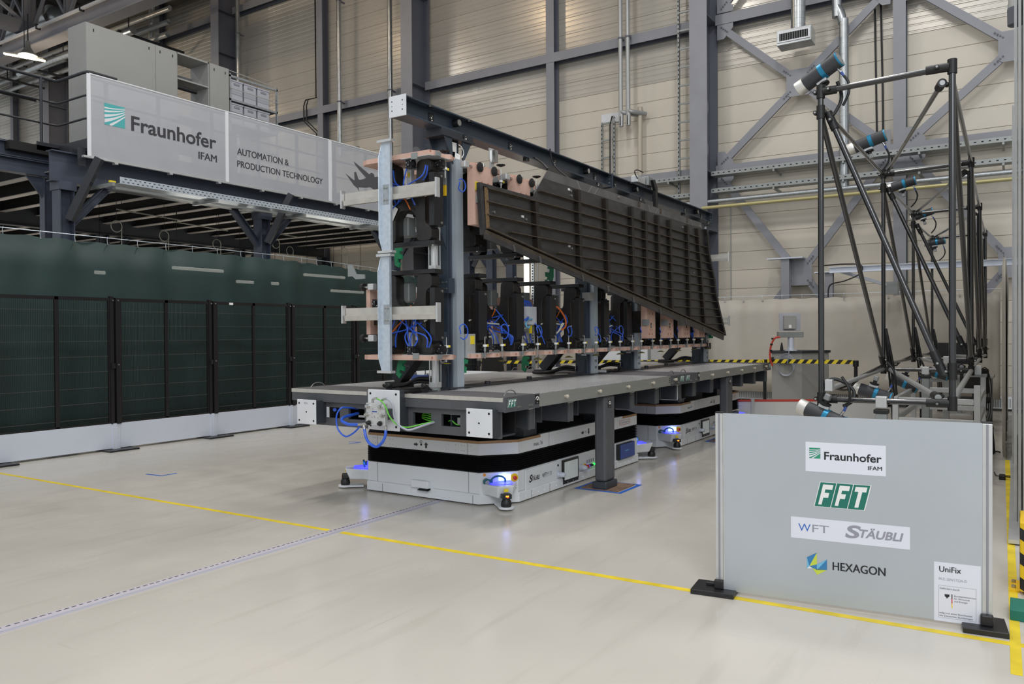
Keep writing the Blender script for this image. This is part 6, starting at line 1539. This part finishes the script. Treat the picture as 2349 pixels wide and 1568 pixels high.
camera_unit((12.8, 1.42, 3.75), (-.02, -.95, .22), 'third black measuring camera on top, behind the crossing poles')
camera_unit((15.2, 1.36, 3.60), (-.02, -.95, .3), 'fourth black measuring camera on top, small in the distance', s=.9)
camera_unit((16.9, 1.30, 3.28), (-.02, -.95, .1), 'rearmost black measuring camera at the top of the last pole', s=.9)
camera_unit((6.86, 1.36, .905), (-.2, -.9, -.33), 'foremost black measuring camera hanging below the left pole, above the sign panel', hang=True)
camera_unit((9.15, 1.30, .94), (-.05, -.95, -.28), 'second lower measuring camera hanging under the bundle of cables', hang=True)
camera_unit((11.1, 1.22, .95), (-.05, -.9, -.4), 'third lower measuring camera hanging below the cross tube', hang=True)
camera_unit((13.6, 1.05, .96), (-.05, -.9, -.3), 'rearmost lower measuring camera, half hidden behind the poles', hang=True)
MB().tube([(6.92, 1.36, 1.12), (6.97, 1.30, 1.2), (7.0, 1.2, 1.17), (7.0, 1.13, 1.1), (6.97, 1.14, 1.02), (6.93, 1.2, .98)], .015, 8, 5).build('cable_loop', 'cable_black', mf, smooth=True)
MB().box(6.9, 7.0, 1.28, 1.34, 1.1, 1.2).build('head_block', 'aluminium', mf, bevel=.006)
MB().tube([(6.97, 1.25, 3.68), (7.0, 1.22, 3.55), (6.97, 1.27, 3.42), (6.95, 1.3, 3.4)], .014, 8, 5).build('cable_loop', 'cable_black', mf, smooth=True)

# aluminium profile frame below the second portal
t = thing('profile_frame', 'low frame of pale aluminium profiles standing among the black poles', 'frame', (10.3, .75, 0))
for x in (9.6, 11.4):
    for y in (.34, 1.12): MB().box(x - .03, x + .03, y - .03, y + .03, 0, 1.02 if y < .5 else .84).build('post', 'aluminium', t, bevel=.004)
for z in (.84, .62):
    for y in (.34, 1.12): MB().box(9.63, 11.37, y - .022, y + .022, z - .03, z + .03).build('side_bar', 'aluminium', t, bevel=.004)
    for x in (9.6, 11.4): MB().box(x - .022, x + .022, .37, 1.09, z - .03, z + .03).build('cross_bar', 'aluminium', t, bevel=.004)
for x in (9.6, 11.4): MB().pxz([(x + .03, .81), (x + .13, .81), (x + .03, .7)], 1.1, 1.105).build('corner_bracket', 'tray_metal', t)
MB().box(11.3, 11.6, .3, .55, 1.02, 1.05).build('top_plate', 'tray_metal', t)
MB().box(11.35, 11.45, .36, .44, 1.05, 1.16).build('junction_box', 'white_plate', t)
for k in range(5): MB().tube([(11.45, .38 + .015 * k, 1.1), (11.58, .31 + .012 * k, 1.12 - .03 * k), (11.66, .26 + .02 * k, .9 - .04 * k), (11.7 - .03 * k, .27 + .02 * k, .6), (11.72, .24 + .01 * k, .3), (11.8 + .05 * k, .22 + .01 * k, .02)], .006, 6, 5).build('cable', 'cable_black', t, smooth=True)

# ================================================================ SIGN PANEL
A = V(4.708, 1.526, 0); D = (V(4.858, .13, 0) - A); SL = D.length; D.normalize(); Nn = D.cross(ZV).normalized()
sg = thing('sign_panel', 'grey partition panel with logos between two profile posts in the right foreground', 'sign', tuple(A + D * SL / 2))
def SP(s, z, e=0.0): return A + D * s + ZV * z + Nn * e
def sbox(name, s0, s1, z0, z1, e0, e1, m, bevel=0.0, p=None):
    c = SP((s0 + s1) / 2, (z0 + z1) / 2, (e0 + e1) / 2)
    return MB().ob(c, D * ((s1 - s0) / 2), Nn * ((e1 - e0) / 2), ZV * ((z1 - z0) / 2)).build(name, m, p or sg, bevel=bevel)
sbox('panel', .026, 1.385, .022, 1.106, -.006, .002, 'sign_panel')
sbox('panel_edge_strip', .024, .032, .024, 1.106, -.008, .005, 'aluminium')
for s0, s1, z0 in ((-.024, .022, .03), (1.384, 1.432, .03)):
    p = sbox('post', s0, s1, z0, 1.104, -.04, .0, 'aluminium', .003)
    sbox('post_groove', (s0 + s1) / 2 - .006, (s0 + s1) / 2 + .006, .08, 1.1, .0, .001, 'steel_grey', 0, p)
    sbox('post_cap', s0 - .001, s1 + .001, 1.104, 1.112, -.041, .001, 'black_paint', .002, p)
sbox('foot', -.16, .1, .0, .03, -.13, .09, 'black_paint', .004); sbox('foot', 1.29, 1.50, .0, .03, -.15, .09, 'black_paint', .004)
sbox('foot_clamp', -.03, .025, .03, .085, -.01, .03, 'black_paint', .008); sbox('foot_clamp', 1.375, 1.435, .03, .09, -.01, .03, 'black_paint', .008)
sbox('foot_lever', -.09, -.03, .03, .05, -.05, -.02, 'black_paint', .004)
e = .0035
sbox('white_sticker', .498, .921, .787, .958, .002, .0028, 'sign_white')
emblem(sg, SP(.518, .864, e), D, ZV, .061, 'green_print', 'sign_white')
text('Fraunhofer', SP(.599, .861, e), D, ZV, .301, .043, 'text_black', sg, bold=.02)
text('IFAM', SP(.830, .817, e), D, ZV, .071, .0215, 'text_black', sg, heavy=.03)
fft_badge(SP(.545, .587, .0022), D, ZV, .282, sg, .0008, shear=.235)
sbox('white_sticker', .416, 1.041, .390, .514, .002, .0028, 'sign_white')
text('W', SP(.457, .434, e), D, ZV, .068, .043, 'text_blue', sg); text('FT', SP(.534, .434, e), D, ZV, .09, .043, 'text_grey', sg)
text('S', SP(.708, .424, e), D, ZV, .072, .068, 'text_grey', sg, shear=.25, bold=.03)
text('TÄUBLI', SP(.776, .431, e), D, ZV, .222, .044, 'text_grey', sg, shear=.25, bold=.03)
def G(x, y):    # sticker grid for the coloured facets
    return SP(.504 + (x - 733) * .109 / 124, .283 - (y - 965 - (x - 733) * .12) * .066 / 70, e)
for m_, P in (('logo_blue', [(733, 965), (795, 937), (748, 1020)]), ('logo_lime', [(795, 937), (795, 1010), (748, 1020)]), ('logo_lightblue', [(733, 965), (748, 1020), (733, 1035)]),
              ('logo_blue', [(748, 1020), (795, 1010), (795, 1044)]), ('logo_lightblue', [(795, 1010), (857, 980), (795, 1044)]), ('logo_blue', [(857, 980), (857, 1045), (795, 1044)]), ('logo_lime', [(768, 1034), (857, 1045), (797, 1074)]), ('sign_white', [(733, 1035), (748, 1020), (768, 1034)])):
    MB().flat([G(*p) for p in P]).build('logo_facet', m_, sg)
text('HEXAGON', SP(.644, .227, e), D, ZV, .274, .0455, 'text_black', sg, heavy=.025)
sbox('white_sticker', 1.158, 1.378, .019, .340, .002, .0028, 'sign_white')
text('UniFix', SP(1.183, .289, e), D, ZV, .103, .03, 'text_black', sg, heavy=.02)
text('FKZ: 20W1722A-D', SP(1.181, .243, e), D, ZV, .132, .0135, 'text_light', sg)
for s0, s1, z0, z1 in ((1.179, 1.357, .213, .2145), (1.179, 1.357, .038, .0395), (1.179, 1.1804, .038, .2145), (1.3556, 1.357, .038, .2145)): sbox('frame_line', s0, s1, z0, z1, .0028, .0032, 'text_light')
text('Gefördert durch:', SP(1.185, .194, e), D, ZV, .096, .0095, 'text_dark', sg)
eg = [(0, .95), (.12, .9), (.1, .7), (.3, .92), (.5, .85), (.42, .7), (.55, .6), (.42, .5), (.5, .38), (.35, .36), (.36, .2), (.2, .26), (.12, .1), (.2, -.05), (.05, -.0), (0, -.1)]
MB().flat([SP(1.22 + u * .024, .148 + v * .024, e) for u, v in eg] + [SP(1.22 - u * .024, .148 + v * .024, e) for u, v in reversed(eg)]).build('eagle_emblem', 'text_black', sg)
for z0, z1, m_ in ((.147, .172, 'text_black'), (.122, .147, 'flag_red'), (.097, .122, 'flag_gold')): sbox('flag_bar', 1.241, 1.2455, z0, z1, .0028, .0034, m_)
for tx, z, w_ in (('Bundesministerium', .160, .101), ('für Wirtschaft', .1455, .073), ('und Energie', .131, .062)): text(tx, SP(1.254, z, e), D, ZV, w_, .0085, 'text_dark', sg)
text('aufgrund eines Beschlusses', SP(1.183, .0615, e), D, ZV, .155, .0085, 'text_dark', sg); text('des Deutschen Bundestages', SP(1.183, .0465, e), D, ZV, .158, .0085, 'text_dark', sg)

# ================================================================ FLOOR MARKINGS
t = thing('floor_channel', 'long pale measuring rail let into the floor, running under the near vehicle', 'rail', (2, 4.66, 0))
MB().box(-2, 14.5, 4.642, 4.712, 0, .0015).build('rail_strip', 'rail_lilac', t); MB().box(-2, 14.5, 4.602, 4.640, 0, .0012).build('cover_strip', 'channel_cover', t); MB().box(-2, 14.5, 4.598, 4.604, 0, .003).build('edge_strip', 'rail_lilac', t)
b_ = MB(); x = 1.2; rr = random.Random(4)
while x < 6.5:
    b_.box(x, x + .02 + .012 * rr.random(), 4.685, 4.697, .0015, .002); x += .045
b_.build('scale_marks', 'text_dark', t, kind='stuff')
FT = [0]
def ftape(name, m, label, P, wd):
    FT[0] += 1
    b = MB()
    for i in range(len(P) - 1):
        p, q = V(*P[i], 0), V(*P[i + 1], 0); d = (q - p).normalized(); s = Vector((-d.y, d.x, 0)) * wd / 2
        z0, z1 = .0004, .0006 + .0003 * FT[0]
        b.add([p - s + ZV * z0, q - s + ZV * z0, q + s + ZV * z0, p + s + ZV * z0, p - s + ZV * z1, q - s + ZV * z1, q + s + ZV * z1, p + s + ZV * z1], [(0, 3, 2, 1), (4, 5, 6, 7), (0, 1, 5, 4), (1, 2, 6, 5), (2, 3, 7, 6), (3, 0, 4, 7)])
    return tag(b.build(name, m, None), label, 'tape')
ftape('floor_tape', 'yellow_tape', 'long thin yellow tape line across the floor on the left of the measuring rail', [(4.44, 10.6), (4.556, 4.73)], .05)
ftape('floor_tape', 'yellow_tape', 'yellow tape line across the floor from the measuring rail to under the sign panel', [(4.558, 4.59), (4.72, -.06)], .055)
ftape('floor_tape', 'yellow_tape', 'worn yellow tape along the right edge of the floor beside the strip panels', [(4.3, -.005), (11.4, .085)], .048)
ftape('floor_mark', 'blue_tape', 'larger blue corner mark on the floor left of the near vehicle', [(5.31, 8.47), (5.335, 8.213), (5.526, 8.214)], .03)
ftape('floor_mark', 'blue_tape', 'small blue arrow mark on the floor behind the blue hose', [(8.48, 8.37), (8.54, 8.18), (8.31, 8.20)], .025)
# ================================================================ BACKGROUND FURNITURE ON THE RIGHT
def hazard_tape(a, b, z, h, label):
    a, b = V(*a, z), V(*b, z); d = (b - a); L = d.length; d.normalize(); nr = Vector((-d.y, d.x, 0))
    t = thing('barrier_tape', label, 'tape', tuple((a + b) / 2))
    MB().ob((a + b) / 2, d * L / 2, nr * .002, ZV * h / 2).build('band', 'yellow_label', t)
    st = MB(); s = .02; k = .075
    while s < L - k * 2:
        for sd in (1, -1):
            e_ = nr * .0028 * sd
            st.flat([a + d * s - ZV * h / 2 + e_, a + d * (s + k) - ZV * h / 2 + e_, a + d * (s + k + h * .8) + ZV * h / 2 + e_, a + d * (s + h * .8) + ZV * h / 2 + e_])
        s += k * 2
    st.build('black_stripes', 'black_paint', t, kind='stuff'); return t
def tape_post(x, y, label, h=1.05):
    t = thing('barrier_post', label, 'post', (x, y, 0))
    MB().lathe((x, y, 0), (0, 0, 1), [(0, .17), (.02, .17), (.04, .05), (.06, .032)], 20).build('base', 'black_paint', t, smooth=True)
    MB().cyl((x, y, .05), (x, y, h - .08), .032, n=14).build('pole', 'black_paint', t, smooth=True)
    MB().cyl((x, y, h - .09), (x, y, h + .02), .05, n=14).build('tape_head', 'black_rubber', t, smooth=True)
tape_post(15.25, 4.05, 'black barrier post behind the far corner of the platform'); tape_post(15.32, 2.44, 'black barrier post in front of the beige curtain, right end of the tape'); tape_post(12.6, 8.9, 'black barrier post behind the fixture on the left end of the tape')
hazard_tape((12.6, 8.9), (15.2, 4.05), 1.04, .06, 'yellow and black barrier tape stretched behind the platforms'); hazard_tape((15.25, 4.0), (15.32, 2.48), 1.04, .075, 'yellow and black barrier tape between the two right barrier posts')
t = thing('control_cabinet', 'pale control cabinet with a dark sloping top and coiled cable on its side', 'cabinet', (15.5, 3.5, 0))
P = [(15.3, 3.93), (15.5, 3.42), (16.1, 3.05), (16.2, 3.6), (15.8, 3.98)]
MB().plate(P, .05, 1.19).build('body', 'cabinet_grey', t); MB().plate(offpoly(P, .02), 1.19, 1.235).build('top_board', 'steel_black', t); MB().plate(offpoly(P, -.04), .0, .05).build('plinth', 'black_paint', t)
for k in range(6): MB().tube([(15.36 - .004 * k, 3.68 + .17 * math.cos(a) * (1 - .04 * k), .98 - .05 * k * .3 + (.2 - .01 * k) * math.sin(a)) for a in [j * .5236 for j in range(13)]], .008, 5, 2).build('cable_coil', 'hose_grey', t, smooth=True)
MB().cyl((15.4, 3.68, 1.05), (15.28, 3.68, 1.05), .02, n=10).build('hook', 'black_paint', t)
MB().tube([(15.25, 3.76, 1.5), (15.22, 3.86, 1.47), (15.22, 3.93, 1.3), (15.22, 3.94, 1.1), (15.24, 3.9, .95)], .018, 8, 5).build('red_cable', 'barrier_red', t, smooth=True)
for z in (1.47, 1.36, 1.24, 1.1): MB().cyl((15.22, 3.93 - abs(z - 1.28) * .2, z - .015), (15.22, 3.93 - abs(z - 1.28) * .2, z + .015), .026, n=10).build('cable_clip', 'black_paint', t)
MB().tube([(15.3, 3.62, 1.3), (15.25, 3.6, 1.2), (15.27, 3.63, 1.0)], .008, 6, 4).build('white_cable', 'hose_grey', t)
MB().lathe((15.45, 3.78, 1.235), (0, 0, 1), [(0, .03), (.05, .03), (.15, .012), (.16, 0)], 10).build('antenna', 'black_rubber', t, smooth=True)
t = thing('monitor', 'grey monitor with a square housing on a stem on top of the control cabinet', 'monitor', (15.55, 3.6, 1.235))
MB().cyl((15.5, 3.62, 1.235), (15.5, 3.62, 1.6), .06, n=14).build('stem', 'plate_light', t, smooth=True)
MB().cyl((15.5, 3.62, 1.235), (15.5, 3.62, 1.26), .12, n=14).build('foot', 'plate_light', t, smooth=True)
a, b = V(15.42, 3.84, 0), V(15.62, 3.44, 0); d = (b - a).normalized(); nn = Vector((-abs(d.y), -d.x, 0)).normalized()
mid = (a + b) / 2
MB().ob(mid + ZV * 1.545, d * .23, nn * .09, ZV * .055).build('control_box', 'tray_metal', t, bevel=.006)
MB().ob(mid + d * -.0 + ZV * 1.79 + nn * -.02, d * .2, nn * .015, ZV * .17).build('screen', 'crate_grey', t, bevel=.004)
MB().ob(mid + d * -.02 + ZV * 1.78 + nn * .04, d * .11, nn * .05, ZV * .13).build('rear_housing', 'cabinet_grey', t, bevel=.008)
MB().ob(mid + d * -.02 + ZV * 1.70 + nn * .091, d * .025, nn * .001, ZV * .03).build('warning_label', 'white_label', t)
# low barrier with red top edge
t = thing('low_barrier', 'low pale barrier boards with a red top edge behind the platforms', 'barrier', (14.1, 3.1, 0))
a, b = V(13.55, 4.35, 0), V(14.95, 2.02, 0); d = (b - a).normalized(); nn = Vector((-d.y, d.x, 0))
for s0, s1 in ((0, .52), (.56, 2.68)):
    c = a + d * ((s0 + s1) / 2)
    MB().ob(c + ZV * .2, d * ((s1 - s0) / 2), nn * .012, ZV * .18).build('board', 'barrier_panel', t); MB().ob(c + ZV * .395, d * ((s1 - s0) / 2), nn * .016, ZV * .018).build('red_edge', 'barrier_red', t)
for s in (.54, 2.7):
    MB().ob(a + d * s + ZV * .21, d * .03, nn * .03, ZV * .21).build('post', 'aluminium', t, bevel=.004); MB().ob(a + d * s + ZV * .01, d * .06, nn * .2, ZV * .01).build('foot', 'black_paint', t)
# desk, computer screen, office chair
t = thing('desk', 'grey office desk on square legs at the beige curtain', 'desk', (15.6, .8, 0))
MB().box(15.2, 16.0, .3, 1.35, .8, .84).build('desk_top', 'cabinet_grey', t, bevel=.004)
for x in (15.25, 15.95):
    for y in (.36, 1.29): MB().box(x - .025, x + .025, y - .025, y + .025, 0, .8).build('leg', 'tray_metal', t)
for y in (.36, 1.29): MB().box(15.25, 15.95, y - .02, y + .02, .72, .78).build('apron', 'tray_metal', t)
MB().box(15.22, 15.26, .36, 1.29, .72, .78).build('apron', 'tray_metal', t)
t = thing('computer_screen', 'wide black computer screen standing on the grey desk', 'screen', (15.6, .88, .84))
MB().box(15.58, 15.62, .6, 1.16, 1.02, 1.39).build('screen', 'black_paint', t, bevel=.006); MB().box(15.6, 15.66, .84, .92, .85, 1.1).build('stand', 'black_paint', t); MB().box(15.5, 15.75, .75, 1.01, .84, .855).build('foot', 'black_paint', t)
t = thing('office_chair', 'black office chair on castors pushed under the grey desk', 'chair', (14.6, .55, 0))
for k in range(5):
    a = k * 1.2566 + .3; c, s = math.cos(a), math.sin(a)
    MB().bar((14.6, .55, .1), (14.6 + .28 * c, .55 + .28 * s, .075), .04, .03).build('base_arm', 'black_rubber', t); MB().cyl((14.6 + .28 * c - .02, .55 + .28 * s, .03), (14.6 + .28 * c + .02, .55 + .28 * s, .03), .03, n=12).build('castor', 'black_rubber', t, smooth=True)
MB().cyl((14.6, .55, .08), (14.6, .55, .45), .028, n=12).build('gas_lift', 'black_rubber', t, smooth=True); MB().box(14.38, 14.84, .33, .77, .45, .52).build('seat', 'black_mat', t, bevel=.03); MB().box(14.36, 14.42, .35, .75, .6, 1.0).build('backrest', 'black_mat', t, bevel=.03); MB().box(14.37, 14.4, .52, .58, .47, .65).build('back_post', 'black_rubber', t)
for k, (x, y, l) in enumerate(((11.9, .26, 'upper black plug on the floor beside the yellow tape'), (9.9, .12, 'black power adapter with a loop of cable beside the yellow tape'))):
    t = thing('power_plug', l, 'plug', (x, y, 0)); MB().box(x - .06, x + .06, y - .03, y + .03, 0, .05).build('body', 'black_rubber', t, bevel=.01)
    MB().tube([(x, y - .02, .03), (x + .1, y - .09, .01), (x + .2, y - .06, .01), (x + .15, y + .05, .01), (x + .4, y + .08, .01)], .006, 6, 5).build('cable', 'cable_black', t, smooth=True)
# things glimpsed behind the fixture
t = thing('white_cabinet', 'white cabinet with grey edges glimpsed between the rear columns', 'cabinet', (15.2, 6.8, 0))
MB().box(15.0, 15.6, 6.3, 7.9, 0, 1.27).build('body', 'white_paint', t); MB().box(14.98, 15.0, 6.28, 6.34, 0, 1.3).build('edge_profile', 'tray_metal', t); MB().box(14.98, 15.0, 6.3, 7.9, .98, 1.03).build('cross_profile', 'tray_metal', t)
t = thing('white_table', 'white table top just behind the left edge of the platform', 'table', (9.7, 7.4, 0))
MB().box(9.3, 10.3, 6.6, 8.2, .96, 1.0).build('table_top', 'white_paint', t, bevel=.004)
for x in (9.36, 10.24):
    for y in (6.66, 8.14): MB().box(x - .025, x + .025, y - .025, y + .025, 0, .96).build('leg', 'tray_metal', t)
t = thing('desk_chair', 'dark grey high backed chair glimpsed behind the lower fixture row', 'chair', (11.2, 7.6, 0))
MB().pyz([(7.35, .62), (7.85, .62), (7.8, 1.22), (7.72, 1.28), (7.48, 1.28), (7.4, 1.22)], 11.15, 11.22).build('backrest', 'black_mat', t, bevel=.02); MB().box(10.75, 11.2, 7.35, 7.85, .46, .54).build('seat', 'black_mat', t, bevel=.03); MB().cyl((10.97, 7.6, .05), (10.97, 7.6, .46), .03, n=12).build('gas_lift', 'black_rubber', t); MB().box(11.12, 11.16, 7.55, 7.65, .5, .7).build('back_post', 'black_rubber', t)
for k in range(5): MB().bar((10.97, 7.6, .07), (10.97 + .28 * math.cos(k * 1.2566), 7.6 + .28 * math.sin(k * 1.2566), .04), .04, .04).build('base_arm', 'black_rubber', t)
# strip panels, guard and plate on the right edge
t = thing('strip_partition', 'tall translucent partition of stacked clear strips along the right edge', 'partition', (10, -.1, 0))
for k, (y, x0) in enumerate(((.025, 10.8), (.0, 7.6), (-.028, 7.4), (-.058, 7.2), (-.09, 7.0), (-.125, 6.8))):
    MB().box(x0, x0 + (6.5 if k else 6.6), y - .008, y + .008, .04, 6.4 if k else 4.2).build('strip_panel', 'plastic_strip', t); MB().box(x0 - .01, x0 + .005, y - .01, y + .01, .03, 6.4 if k else 4.2).build('panel_edge', 'aluminium', t)
for z in (.03,): MB().box(6.9, 17.4, -.14, .045, z - .02, z + .01).build('guide_rail', 'aluminium', t)
t = thing('impact_guard', 'yellow guard with black diagonal stripes bolted to the floor at the right edge', 'guard', (5.75, -.05, 0))
MB().box(5.62, 6.0, -.14, -.022, .02, .44).build('guard_plate', 'yellow_paint', t, bevel=.006)
for z in (.05, .2, .35): MB().flat([(5.6185, -.022, z - .01), (5.6185, -.14, z - .09), (5.6185, -.14, z - .02), (5.6185, -.022, z + .06)]).build('black_stripe', 'black_paint', t); MB().flat([(5.62, -.0215, z - .01), (6.0, -.0215, z + .14), (6.0, -.0215, min(.44, z + .2)), (5.62, -.0215, z + .06)]).build('black_stripe', 'black_paint', t)
MB().box(5.66, 5.9, -.022, .03, .0, .012).build('foot_plate', 'yellow_paint', t)
for x in (5.72, 5.84): MB().cyl((x, .01, .012), (x, .01, .028), .012, n=6).build('anchor_bolt', 'bolt_steel', t)
t = thing('green_box', 'dark green low steel box on the floor at the right edge', 'box', (5.2, -.05, 0)); MB().box(5.1, 5.34, -.2, .026, .0, .06).build('body', 'green_logo', t, bevel=.004)
MB().box(5.12, 5.3, -.12, -.08, .06, .065).build('slot', 'dark_hole', t)
